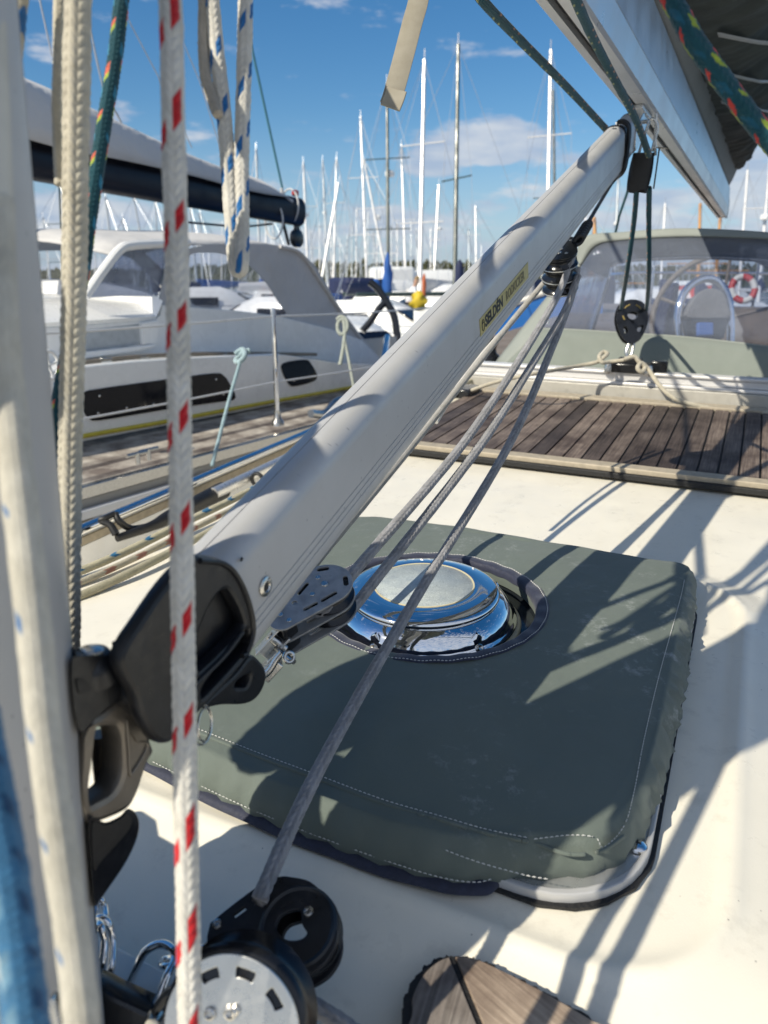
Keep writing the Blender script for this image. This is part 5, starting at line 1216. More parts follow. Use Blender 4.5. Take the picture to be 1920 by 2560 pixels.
def boom():
    t = thing('boom', bp(END * 0.5, c_ll[0] + bw / 2, zb), 'silver aluminium boom running aft overhead at the top right', 'boom')
    u0, u1 = 0.10, END
    g = GR[0]; sec = [(c_ll[0], zb + 0.004), (c_ll[0] + 0.004, zb), (g - 0.010, zb), (g - 0.010, zb + 0.012), (g + 0.004, zb + 0.012), (g + 0.004, zb), (c_lr[0] - 0.006, zb), (c_lr[0], zb + 0.005),
           (c_mr[0], c_mr[1] - 0.0012), (c_mr[0] - 0.0015, c_mr[1]), (c_mr[0], c_mr[1] + 0.0012), (c_tr[0] + 0.001, c_tr[1] - 0.01), (c_tr[0] - 0.008, c_tr[1]), (c_ll[0] + 0.012, c_tr[1]), (c_ll[0] - 0.002, c_tr[1] - 0.01), (c_ll[0] - 0.006, c_mr[1])]
    mb = MB(); mb.sweep([[bp(u0, s, z) for s, z in sec], [bp(u1, s, z) for s, z in sec]]); mb.build('profile', M['boom_alu'], t, angle=25)
    mb = MB(); ms = sum(s for s, z in sec) / len(sec); mz = sum(z for s, z in sec) / len(sec)
    mb.sweep([[bp(u1 + e, ms + (s - ms) * k, mz + (z - mz) * k) for s, z in sec if abs(z - zb - 0.012) > 0.001] for e, k in ((0.0005, 1.03), (0.02, 1.03), (0.03, 0.94))]); mb.build('end_cap', M['alu'], t, angle=40)
    mb = MB(); mb.box(bp((u0 + u1) / 2, g - 0.003, zb + 0.011), BD, BS, BZ, u1 - u0 - 0.01, 0.012, 0.001); mb.build('groove', M['rubber'], t)
    # vang fitting under the boom
    q = _hit(1600, 300, BS, bp(0, c_ll[0] + bw * 0.5, 0)); uu = (q - CAM).dot(BD)
    mb = MB(); mb.box(bp(uu, c_ll[0] + bw * 0.5, zb - 0.006), BD, BS, BZ, 0.16, 0.034, 0.012); mb.box(bp(uu + 0.02, c_ll[0] + bw * 0.35, zb - 0.03), BD, BS, BZ, 0.07, 0.004, 0.05); mb.box(bp(uu + 0.02, c_ll[0] + bw * 0.65, zb - 0.03), BD, BS, BZ, 0.07, 0.004, 0.05); mb.build('vang_bracket', M['alu'], t, bevel=0.002)
    # outhaul fitting
    mb = MB(); mb.lathe(bp(END + 0.05, c_tr[0] - 0.02, c_tr[1] - 0.02), BD, BZ, BS, [(0.010, -0.02), (0.024, -0.014), (0.026, 0), (0.024, 0.014), (0.010, 0.02)], 24); mb.build('sheave_box', M['mastwhite'], t)
    mb = MB(); mb.tube([bp(END + 0.045, c_tr[0] - 0.01, c_tr[1] - 0.03), bp(END + 0.09, c_tr[0], c_tr[1] - 0.09), bp(END + 0.07, c_tr[0], c_tr[1] - 0.15), bp(END + 0.045, c_tr[0], c_tr[1] - 0.2)], 0.007, 10, smooth=5); mb.tube([bp(END + 0.05, c_tr[0] - 0.01, c_tr[1] - 0.03), bp(END + 0.05, c_tr[0] + 0.004, c_tr[1] - 0.12), bp(END + 0.035, c_lr[0], zb + 0.02)], 0.006, 10, smooth=5); mb.build('outhaul_line', M['rubber'], t)
    return uu
UV_ = boom()
def sailstack():
    t = thing('furled_mainsail', bp(END * 0.45, c_ll[0] + bw / 2, c_tr[1] + 0.2), 'dark olive furled mainsail stack with pale mesh foot and white edges lying along the boom', 'furled sail')
    rs = np.random.RandomState(11); top = c_tr[1]; xr = c_tr[0] - 0.006; xl = c_ll[0] + 0.010
    # right hand mesh panel: straight strip bulging out above the boom
    m, nt, b, out = newmat('tan_mesh_netting'); 
    tcn = nt.nodes.new('ShaderNodeUVMap'); wv = nt.nodes.new('ShaderNodeTexWave'); wv.inputs['Scale'].default_value = 1.0; wv.bands_direction = 'X'
    mp = nt.nodes.new('ShaderNodeMapping'); mp.inputs['Scale'].default_value = (120, 1, 1); nt.links.new(tcn.outputs[0], mp.inputs[0]); nt.links.new(mp.outputs[0], wv.inputs['Vector'])
    nt.links.new(ramp(nt, wv.outputs[0], (0.22, 0.20, 0.165), (0.52, 0.48, 0.41), 0.25, 0.55), b.inputs['Base Color']); b.inputs['Roughness'].default_value = 0.8
    NU = 360; us = [0.12 + (END - 0.03 - 0.12) * (i / (NU - 1)) ** 0.8 for i in range(NU)]
    def taper(u): return max(0.0, 1 - u / (END - 0.03))
    def panel_w(u): return 0.088 + 0.00 * u
    def fold(u, q, sd): return math.sin(u * 31 + 3 * math.sin(u * 5 + sd) + q * 2.2 + sd) * 0.5 + math.sin(u * 73 + q * 4 + sd * 2 + 2 * math.sin(u * 11)) * 0.3 + math.sin(u * 17 - q * 6 + sd) * 0.45
    def mesh_pt(u, q):      # q 0..1 from the boom up
        w = 0.120 + 0.030 * min(1, taper(u) * 2)
        s = xr + 0.02 * math.sin(q * 1.6) + (0.045 * q) * min(1, 0.5 + taper(u) * 1.5); z = top + w * q
        k = 0.0035 * fold(u * 1.5, q, 0.4) * (0.3 + q * 0.7); return bp(u, s + k, z)
    mb = MB(); rows = [[mesh_pt(u, j / 10) for j in range(11)] for u in us]; mb.sweep(rows, closed=False)
    o = mb.build('mesh_panel', m, t, angle=80); uvl = o.data.uv_layers.new(name='UV')
    for lp in o.data.loops: vi = lp.vertex_index; uvl.data[lp.index].uv = (us[vi // 11] * 0.9, (vi % 11) / 10)
    sol = o.modifiers.new('thick', 'SOLIDIFY'); sol.thickness = 0.002
    # the sail bundle: closed section around the boom top
    def sec(u):
        tp = min(1.0, taper(u) * 1.0); w = 0.120 + 0.03 * min(1, taper(u) * 2)
        br = 0.03 + 0.235 * min(1, taper(u) * 2.0) ** 0.6; bl = 0.03 + 0.19 * min(1, taper(u) * 1.7) ** 0.8; h = 0.12 + 0.34 * min(1, taper(u) * 2.0) ** 0.7
        ps, pz = xr + 0.02 * math.sin(1.6) + 0.045 * min(1, 0.5 + taper(u) * 1.5) - 0.004, top + w - 0.004
        cx, cz = (ps + xl) / 2, pz + h * 0.42
        out = []
        M_ = 44
        for k in range(M_):
            th = -math.pi / 2 + 2 * math.pi * k / M_; c_, s_ = math.cos(th), math.sin(th)
            rx = (ps - cx + br) if c_ > 0 else (cx - xl + bl); rz = h * 0.62
            x = cx + math.copysign(abs(c_) ** 0.75, c_) * rx; z = cz + math.copysign(abs(s_) ** 0.85, s_) * rz
            if x < cx and z < top + 0.02: z = max(z, top + 0.002 + 0.25 * 0)
            amp = (0.010 + 0.010 * tp) * (0.25 + 0.75 * min(1, k / 5) if k < 22 else 1)
            k_ = amp * fold(u, th * 1.3, 1.1) + 0.4 * amp * math.sin(th * 9 + u * 9)
            out.append(bp(u, x + k_ * c_, z + k_ * s_ * 0.8))
        return out
    rows = [sec(u) for u in us]; mb = MB(); mb.sweep(rows); body = mb.build('sailcloth', M['sailbag'], t, angle=80)
    # pale edge tapes following the folds
    def tape(k0, k1, u0, u1, w, name='edge_tape', bow=0.0):
        rws = []; n_ = 26; raw = []
        for i in range(n_):
            f = i / (n_ - 1); u = u0 + (u1 - u0) * f + bow * math.sin(f * math.pi); kk = k0 + (k1 - k0) * f
            iu = int(np.searchsorted(us, u)); iu = max(1, min(NU - 2, iu)); ka = int(kk) % 44; fr = kk - int(kk)
            a = rows[iu][ka].lerp(rows[iu][(ka + 1) % 44], fr); cen = bp(u, (xl + xr) / 2, top + 0.2); o_ = (a - cen).normalized(); ww = w * (0.75 + 0.5 * rs.rand())
            raw.append((a, o_))
        for i in range(n_):
            js = [min(n_ - 1, max(0, i + q)) for q in (-3, -2, -1, 0, 1, 2, 3)]; a = sum((raw[j][0] for j in js), Vector()) / 7; o_ = raw[i][1]; ww = w
            rws.append([a + o_ * 0.013 - BD * ww, a + o_ * 0.017, a + o_ * 0.013 + BD * ww, a + o_ * 0.006])
        mb = MB(); mb.sweep(rws); mb.build(name, M['sailwhite'], t, angle=60)
    tape(3, 12, 1.02, 1.22, 0.020, bow=0.05); tape(1.5, 9, 1.75, 2.35, 0.022, bow=0.05); tape(1, 9, 2.1, 2.9, 0.022); tape(1, 9, 2.5, 3.4, 0.024); tape(1, 8, 2.95, 3.9, 0.026); tape(0.6, 7, 3.4, 4.3, 0.028)
    tape(8, 9, 1.5, 4.0, 0.06, name='leech_tape'); tape(6.5, 9.5, 1.9, 3.4, 0.03, name='leech_tape')
    tape(34, 43, 0.75, 0.70, 0.011, bow=0.04); tape(33, 43, 0.98, 0.92, 0.011, bow=0.05); tape(33, 42, 0.60, 0.52, 0.011, bow=0.04)
    # top right pale band hanging over the boom edge left side
    return rows
sailstack()

# ------------------------------------------------------------------ mainsheet and other teal lines
RP('mainsheet', [(1180, -50, 1.02), (1205, 0, 1.05), (1300, 100, 1.2), (1400, 200, 1.38), (1480, 285, 1.55), (1535, 345, 1.72), (1560, 375, 1.8)], 0.0072, TEAL,
   'teal flecked rope slanting down against the sky to the top of the vang strut', n=10, seg=28, pitch=0.0058, amp=0.1, fleck=[((1, 6), (0.40, 0.42, 0.18), 1.5, 0.14, 0.0), ((3, 8), (0.5, 0.25, 0.15), 1.5, 0.12, 0.5)], seed=31, ext=1.6)
RP('mainsheet', [(1425, -50, .93), (1440, 0, .97), (1490, 110, 1.1), (1540, 205, 1.22), (1578, 275, 1.34), (1604, 335, 1.45), (1622, 388, 1.55)], 0.0066, TEAL,
   'teal flecked rope running down across the underside of the boom to the black block', n=10, seg=28, pitch=0.0055, amp=0.1, fleck=[((1, 6), (0.40, 0.42, 0.18), 1.6, 0.14, 0.0), ((3, 8), (0.5, 0.25, 0.15), 1.6, 0.12, 0.5)], seed=32, ext=1.4)
RP('control_line', [(1610, -120, .50), (1680, 0, .50), (1735, 100, .50), (1795, 185, .505), (1855, 265, .51), (1910, 335, .515), (1980, 415, .52)], 0.0068, TEAL,
   'thick blurred teal rope with red and yellow flecks crossing the top right corner', n=10, seg=44, pitch=0.0050, amp=0.12,
   fleck=[((1,), (0.62, 0.06, 0.05), 2.1, 0.24, 0.0), ((2,), (0.32, 0.42, 0.05), 2.1, 0.3, 0.8), ((4,), (0.62, 0.06, 0.05), 2.1, 0.22, 0.5), ((5,), (0.32, 0.42, 0.05), 2.1, 0.28, 0.3), ((7,), (0.62, 0.06, 0.05), 2.1, 0.22, 0.3), ((8,), (0.32, 0.42, 0.05), 2.1, 0.28, 0.1), ((0, 3, 6), (0.01, 0.10, 0.17), 2.1, 0.3, 0.5)], seed=33, fuzz=0.08, ext=0.9, ext_end=1.5)
BT = pa(1578, 790, 1.78); bd_ = depth_of(BT)
RP('mainsheet', [(1592, 470, 1.62), (1584, 560, 1.74), (1566, 690, 1.92), (1553, 770, bd_ - .02), (1551, 795, bd_)], 0.0060, TEAL,
   'left teal fall of the mainsheet between the black block and the lower sheet block', n=10, seg=24, pitch=0.0056, amp=0.1, fleck=[((1, 6), (0.5, 0.22, 0.12), 2.0, 0.14, 0.0)], seed=34)
RP('mainsheet', [(1623, 470, 1.62), (1622, 560, 1.74), (1622, 690, 1.92), (1616, 770, bd_ - .02), (1606, 800, bd_)], 0.0060, TEAL,
   'right teal fall of the mainsheet between the black block and the lower sheet block', n=10, seg=24, pitch=0.0056, amp=0.1, fleck=[((1, 6), (0.5, 0.22, 0.12), 2.0, 0.14, 0.0)], seed=35)
mb = MB(); mb.tube([P(1572, 470, 3.0), P(1548, 540, 3.4), P(1530, 620, 4.0)], 0.006, 8)
settag(mb.build('topping_line', M['tealwire'], base=P(1548, 540, 3.4)), label='thin teal line slanting behind the mainsheet towards the sprayhood', cat='rope')
# upper sheet block, covered in a frayed black sleeve
def sleeve():
    c = P(1606, 428, 1.60); r, d, v = img_axes(1606, 428)
    t = thing('sheet_block', c, 'black upper mainsheet block in a frayed sleeve hanging under the boom', 'pulley block')
    rows = []
    for i in range(9):
        u = i / 8; w = 0.0215 + 0.003 * math.sin(u * 3); cc = c + d * (-0.036 + 0.076 * u) + r * (-0.002 - 0.004 * u)
        sec = []
        for k in range(28):
            a = 2 * math.pi * k / 28; jag = 0.004 * math.sin(k * 5.1) if i == 8 else 0
            sec.append(cc + r * (math.copysign(abs(math.cos(a)) ** 0.6, math.cos(a)) * w) + v * (math.copysign(abs(math.sin(a)) ** 0.6, math.sin(a)) * 0.016) + d * jag)
        rows.append(sec)
    mb = MB(); mb.sweep(rows); mb.build('sleeve', M['rubber'], t, angle=50)
    ax = (r * 0.2 + v * -0.98).normalized()
    mb = MB(); mb.sweep([[c + r * 0.0265 + v * vv + d * dd for vv, dd in ((-0.012, -0.045), (0.012, -0.045), (0.016, 0.0), (0.010, 0.035), (-0.010, 0.035), (-0.016, 0.0))], [c + r * 0.0295 + v * vv + d * dd for vv, dd in ((-0.012, -0.045), (0.012, -0.045), (0.016, 0.0), (0.010, 0.035), (-0.010, 0.035), (-0.016, 0.0))]]); mb.build('cheek', M['blackgl'], t, bevel=0.001)
    mb = MB(); mb.tube([c + d * -0.036 + r * -0.012, c + d * -0.075 + r * -0.004, c + d * -0.100 + r * 0.004, c + d * -0.085 + r * 0.018, c + d * -0.038 + r * 0.014], 0.0032, 10, smooth=6); mb.tube([c + d * -0.03 + r * 0.022, c + d * -0.07 + r * 0.016, c + d * -0.11 + r * 0.012], 0.003, 8, smooth=4); mb.build('shackle', M['steel'], t)
    mb = MB(); mb.tube([c + d * -0.046 + r * 0.02, c + d * -0.044 + r * 0.046], 0.0015, 8); mb.build('split_pin', M['steel'], t)
sleeve()
# lower sheet block
def sheet_block():
    r, d, v = img_axes(1578, 800); c = BT
    t = thing('sheet_block', c, 'black lower mainsheet block with oval cut outs standing on the track car', 'pulley block')
    e1, e2 = -d, r; sc = bd_ / FPX
    loops = [[(-(y - 800) * -1 * sc, 0) for y in ()]] if False else None
    outl = csm([(1578, 751), (1606, 760), (1617, 790), (1614, 818), (1598, 850), (1582, 860), (1574, 860), (1556, 850), (1541, 818), (1539, 788), (1550, 760)], 5)
    holes = [csm([(1566, 786), (1578, 782), (1592, 786), (1590, 796), (1578, 801), (1568, 796)], 4), csm([(1556, 818), (1566, 822), (1566, 832), (1558, 834)], 4), csm([(1590, 830), (1592, 820), (1606, 816), (1600, 830)], 4), csm([(1573, 806), (1580, 806), (1580, 811), (1574, 811)], 3)]
    o = c; L = [pxloop(outl, o, RT, UP)] + [pxloop(h, o, RT, UP) for h in holes]
    plate('cheek', L, o - FW * 0.011, RT, UP, 0.004, M['blackgl'], t, bevel=0.001); plate('cheek', L, o + FW * 0.011, RT, UP, 0.004, M['blackgl'], t, bevel=0.001)
    mb = MB(); cc = P(1578, 788, bd_); mb.sweep([[cc + FW * h + (RT * math.cos(2 * math.pi * k / 40) + UP * math.sin(2 * math.pi * k / 40)) * rr for k in range(40)] for rr, h in ((0.0185, -.008), (0.045, -.008), (0.040, 0), (0.045, .008), (0.0185, .008), (0.0185, -.008))], cap=False); mb.build('sheave', M['blackgl'], t, angle=50)
    mgold = pm('worn_gold_print', (0.35, 0.26, 0.08), 0.4)
    for a0, a1 in ((35, 75), (105, 150), (190, 220)):
        pts = [cc - FW * 0.0135 + (RT * math.cos(R_(a)) + UP * math.sin(R_(a))) * 0.031 for a in range(a0, a1, 5)]; mb = MB(); mb.tube(pts, 0.0022, 6); mb.build('print_mark', mgold, t)
    q = bd_
    mb = MB(); mb.tube([P(1574, 856, q), P(1566, 880, q), P(1570, 900, q)], 0.006, 12, smooth=4); mb.tube([P(1584, 858, q), P(1580, 882, q), P(1572, 900, q)], 0.005, 12, smooth=4); mb.build('swivel', M['steel'], t)
    # car on the track
    cc = K(1.625, dk(pa(1572, 930, 1.62))[1], TRK + 0.010)
    t2 = thing('track_car', cc, 'black mainsheet car sitting on the aluminium track', 'track car')
    mb = MB(); mb.box(cc + NM * 0.006, ST, AF, NM, 0.125, 0.05, 0.030); mb.build('body', M['blackgl'], t2, bevel=0.005)
    mb = MB(); mb.box(cc + NM * 0.026, ST, AF, NM, 0.07, 0.035, 0.02); mb.build('saddle', M['blackgl'], t2, bevel=0.005)
    for sg in (-1, 1):
        mb = MB(); mb.lathe(cc + ST * sg * 0.060 - AF * 0.022 - NM * 0.012, ST, AF, NM, [(0.012, 0), (0.013, 0.018), (0.009, 0.030), (0.003, 0.034)], 20); mb.build('end_roller', M['steel'], t2)
    mb = MB(); mb.box(cc + ST * 0.085 + NM * 0.012 + AF * 0.01, ST, AF, NM, 0.05, 0.035, 0.035); mb.build('end_stop', M['blackgl'], t2, bevel=0.004)
sheet_block()
bq = depth_of(pa(1578, 900, 1.60)) - 0.03
crc = (0.50, 0.46, 0.37)
RP('traveller_line', [(1180, 975, 2.3), (1240, 955, 2.2), (1330, 935, 2.1), (1440, 916, bq), (1492, 905, bq), (1510, 893, bq), (1518, 884, bq + .01), (1508, 880, bq + .02), (1498, 892, bq), (1506, 906, bq - .01), (1528, 904, bq), (1560, 900, bq - .02)], 0.0060, crc,
   'cream traveller line knotted to the left side of the mainsheet car', n=8, seg=20, amp=0.1, seed=41)
RP('traveller_line', [(1562, 898, bq - .02), (1585, 892, bq - .02), (1598, 905, bq - .02), (1612, 918, bq - .02), (1604, 930, bq - .03), (1594, 920, bq - .03), (1604, 908, bq - .02), (1622, 925, bq - .02), (1650, 965, bq - .05), (1690, 998, bq - .08), (1760, 1018, bq - .1), (1840, 1028, bq - .12), (1960, 1036, bq - .2)], 0.0066, crc,
   'cream traveller line knotted to the right side of the car and crossing the border', n=8, seg=20, amp=0.1, seed=42)
# winch at the left end of the track
def winch():
    c = K(1.86, dk(on(1222, 905, 0.02))[1], 0.005); c = on(1222, 905, 0.02)
    t = thing('coachroof_winch', c, 'small black winch on the coachroof left of the sprayhood', 'winch')
    mb = MB(); mb.lathe(c, AF, ST, NM, [(0.045, 0), (0.045, 0.02), (0.040, 0.026), (0.030, 0.034), (0.026, 0.05), (0.030, 0.066), (0.034, 0.07), (0.034, 0.078), (0.02, 0.082)], 36); mb.build('drum', M['blackgl'], t, angle=40)
    mb = MB(); mb.lathe(c + NM * 0.083, AF, ST, NM, [(0.016, 0), (0.016, 0.012), (0.012, 0.014)], 20); mb.build('top_cap', M['rubber'], t)
    mb = MB(); mb.lathe(c - NM * 0.02, AF, ST, NM, [(0.056, 0), (0.056, 0.018), (0.05, 0.022)], 36); mb.build('base_ring', M['alu'], t, angle=40)
winch()
# small stainless deck fitting behind the vang lines
c = on(1137, 985, 0.01)
t = thing('rope_clutch', c, 'small bright metal line fitting beside the left end of the teak panel', 'fitting')
mb = MB(); mb.box(c, AF, ST, NM, 0.12, 0.035, 0.012); mb.build('base', M['alu'], t, bevel=0.002)
mb = MB(); mb.ring(c + NM * 0.022, AF, NM, 0.018, 0.005, n=20, seg=8); mb.ring(c + NM * 0.02 + AF * 0.035, AF, NM, 0.014, 0.004, n=20, seg=8); mb.build('eye', M['chrome'], t)
c = on(1168, 985, 0.01); mb = MB(); mb.box(c + NM * 0.008, AF, ST, NM, 0.10, 0.05, 0.03)
settag(mb.build('track_end_stop', M['blackgl'], base=c, bevel=0.006), label='black moulded end stop at the far left corner of the teak panel', cat='fitting')

# ------------------------------------------------------------------ sprayhood
def sprayhood():
    t = thing('sprayhood', K(1.95, 0.1, 0.05), 'sage green canvas sprayhood with a wide clear window behind the mainsheet track', 'sprayhood')
    # (pixel, aft position) for rows of the front panel
    def row(px, a): return smooth_path([pa(x, y, a) for x, y in px], 10)
    b0 = row([(1262, 913), (1400, 928), (1560, 942), (1700, 954), (1830, 968), (1960, 984), (2200, 1015), (2500, 1060)], 1.86)
    w0 = row([(1352, 822), (1440, 825), (1560, 833), (1700, 842), (1850, 858), (1915, 866), (2150, 890), (2440, 935)], 1.93)
    w1 = row([(1452, 664), (1490, 614), (1560, 601), (1700, 593), (1850, 596), (1960, 604), (2180, 640), (2380, 720)], 2.10)
    e1 = row([(1440, 655), (1462, 594), (1560, 582), (1700, 573), (1850, 578), (1980, 590), (2210, 620), (2420, 700)], 2.115)
    el = row([(1440, 655), (1425, 690), (1340, 800), (1262, 913)], 1.9)
    def interp(A, B, n): return [[a.lerp(b, j / n) for j in range(n + 1)] for a, b in zip(A, B)]
    def solid(o, th=0.003): m_ = o.modifiers.new('thick', 'SOLIDIFY'); m_.thickness = th; return o
    mb = MB(); mb.sweep(interp(b0, w0, 5), closed=False); solid(mb.build('lower_panel', M['hood_green'], t, angle=80))
    mb = MB(); mb.sweep(interp(w0, w1, 8), closed=False); solid(mb.build('clear_window', M['vinyl'], t, angle=80), 0.001)
    mb = MB(); mb.sweep(interp(w1, e1, 3), closed=False); solid(mb.build('top_edge', M['hood_edge'], t, angle=80), 0.006)
    # left gusset of green cloth
    g0 = [b0[0], w0[0], w0[0].lerp(w1[0], 0.5), w1[0], w1[2]]; g1 = [pa(1240, 905, 1.92), pa(1322, 800, 2.0), pa(1392, 712, 2.07), pa(1432, 655, 2.12), pa(1462, 592, 2.125)]
    g0s, g1s = smooth_path(g0, 6), smooth_path(g1, 6); mb = MB(); mb.sweep(interp(g0s, g1s, 4), closed=False); solid(mb.build('side_panel', M['hood_edge'], t, angle=80))
    mb = MB(); mb.tube(w0, 0.0035, 8); mb.build('window_seam', M['hood_edge'], t)
    # roof running aft, slightly cambered
    rows = []
    for i, p in enumerate(e1):
        a, s, h = dk(p); rows.append([K(a + 0.95 * k / 8, s * (1 + 0.02 * k), h - 0.005 - 0.095 * k / 8) for k in range(9)])
    mb = MB(); mb.sweep(rows, closed=False); solid(mb.build('roof', M['hood_green'], t, angle=80))
    sd = [[K(dk(p)[0], dk(p)[1], dk(p)[2]) for p in (rows[0][k], rows[0][k] - NM * 0.2 - ST * 0.05, rows[0][k] - NM * 0.42 - ST * 0.09)] for k in range(9)]
    mb = MB(); mb.sweep(sd, closed=False); solid(mb.build('side_window', M['vinyl'], t, angle=80), 0.001)
    fr = smooth_path([rows[0][8] - NM * 0.42 - ST * 0.09] + [r[8] - NM * 0.01 for r in rows[::8]] + [rows[-1][8] - NM * 0.4], 3)
    mb = MB(); mb.tube(fr, 0.0125, 12); mb.build('rear_hoop', M['chrome'], t)
    return rows
sprayhood()
# cockpit behind the sprayhood
def cockpit():
    mb = MB(); mb.add([K(2.0, -1.1, -0.05), K(7.2, -1.1, -0.15), K(7.2, 1.4, -0.15), K(2.0, 1.4, -0.05), K(3.2, -.45, -0.074), K(7.0, -.45, -0.146), K(7.0, .75, -0.146), K(3.2, .75, -0.074), K(3.2, -.45, -0.5), K(7.0, -.45, -0.6), K(7.0, .75, -0.6), K(3.2, .75, -0.5)],
        [(0, 1, 5, 4), (7, 6, 2, 3), (1, 2, 6, 5), (4, 5, 9, 8), (7, 11, 10, 6), (5, 6, 10, 9), (8, 9, 10, 11), (0, 4, 7, 3), (4, 8, 11, 7)]); settag(mb.build('cockpit', pm('teak_cockpit_sole', (0.20, 0.16, 0.125), 0.6, var=0.25, vs=5), smooth=False), kind='structure')
    def rng(px, py, d, R, r, m, name, label, cat, spokes=0):
        c = P(px, py, d); rr, dd, vv = img_axes(px, py); x = AF * 0.0 + ST; y = (NM * 0.96 + AF * 0.28).normalized()
        t = thing(name, c, label, cat); mb = MB(); mb.ring(c, x, y, R, r, n=64, seg=10); mb.build('rim', m, t)
        if spokes:
            mb = MB()
            for k in range(spokes): a = 2 * math.pi * k / spokes + 0.3; mb.tube([c, c + (x * math.cos(a) + y * math.sin(a)) * R], r * 0.6, 8)
            mb.build('spoke', m, t); mb = MB(); mb.lathe(c, x, y, x.cross(y), [(0.03, -0.03), (0.05, -0.02), (0.05, 0.02), (0.03, 0.03)], 24); mb.build('hub', M['steel'], t)
        return t, c
    grip = pm('leather_grip', (0.20, 0.16, 0.12), 0.6)
    rng(1800, 800, 4.6, 0.40, 0.018, grip, 'steering_wheel', 'large leather rimmed steering wheel seen through the sprayhood window', 'steering wheel', 5)
    d = 4.2
    t = thing('binnacle', P(1755, 780, d), 'instrument pedestal with a stainless guard hoop in the cockpit behind the window', 'binnacle')
    mb = MB(); mb.tube([P(1700, 860, d), P(1695, 790, d), P(1712, 730, d), P(1750, 700, d), P(1790, 702, d), P(1818, 740, d), P(1826, 800, d), P(1826, 860, d)], 0.022, 12, smooth=8); mb.build('guard_hoop', M['chrome'], t)
    o = P(1760, 770, d); q = [(1712, 800), (1718, 762), (1740, 736), (1770, 726), (1800, 738), (1812, 770), (1812, 800)]; plate('instrument_hood', [pxloop(csm(q, 4), o, RT, UP)], o, RT, UP, 0.10, pm('grey_vinyl_hood', (0.20, 0.19, 0.18), 0.6), t, bevel=0.01)
    o = P(1760, 815, d - 0.08); q = [(1714, 800), (1812, 800), (1800, 848), (1785, 862), (1740, 862), (1720, 840)]; plate('pedestal', [pxloop(q, o, RT, UP)], o, RT, UP, 0.12, M['blackgl'], t, bevel=0.01)
    mb = MB(); mb.box(P(1762, 824, d - .18), RT, FW, UP, 0.09, 0.03, 0.075); settag(mb.build('cockpit_cushion', M['blue'], base=P(1762, 824, d - .18), bevel=0.01), label='bright blue bundle in front of the binnacle', cat='bundle')
    # lifebuoy on the aft rail: alternating red and white
    c = P(1858, 722, 6.2); t = thing('lifebuoy', c, 'red and white horseshoe lifebuoy hanging on the aft rail', 'lifebuoy')
    x, y = ST, UP; R0, r0 = 0.088, 0.027
    for k in range(8):
        pts = [c + x * R0 * math.cos(R_(45 * k + j * 5)) + y * R0 * 1.15 * math.sin(R_(45 * k + j * 5)) for j in range(10)]; mb = MB(); mb.tube(pts, r0, 12); mb.build('segment', M['red'] if k % 2 else M['sailwhite'], t)
    t = thing('stern_rail', K(6.9, 0.4, 0.3), 'stainless stern rail across the back of the cockpit', 'rail')
    mb = MB()
    for h in (0.15, 0.42): mb.tube([K(6.3, -1.0, h), K(7.0, -0.8, h), K(7.1, 0, h), K(7.0, 1.1, h), K(6.3, 1.3, h)], 0.013, 10, smooth=6)
    for a, s in ((6.3, -1.0), (7.05, -0.6), (7.1, .3), (7.0, 1.1), (6.3, 1.3)): mb.tube([K(a, s, -0.15), K(a, s, 0.42)], 0.013, 10)
    mb.build('tube', M['chrome'], t)
    q = P(1665, 790, 5.0); mb = MB(); mb.box(q, ST, AF, NM, 0.10, 0.3, 0.42); settag(mb.build('cockpit_locker', M['navyc'], base=q, bevel=0.02), label='dark upright locker seat seen through the window left of the wheel', cat='locker')
cockpit()
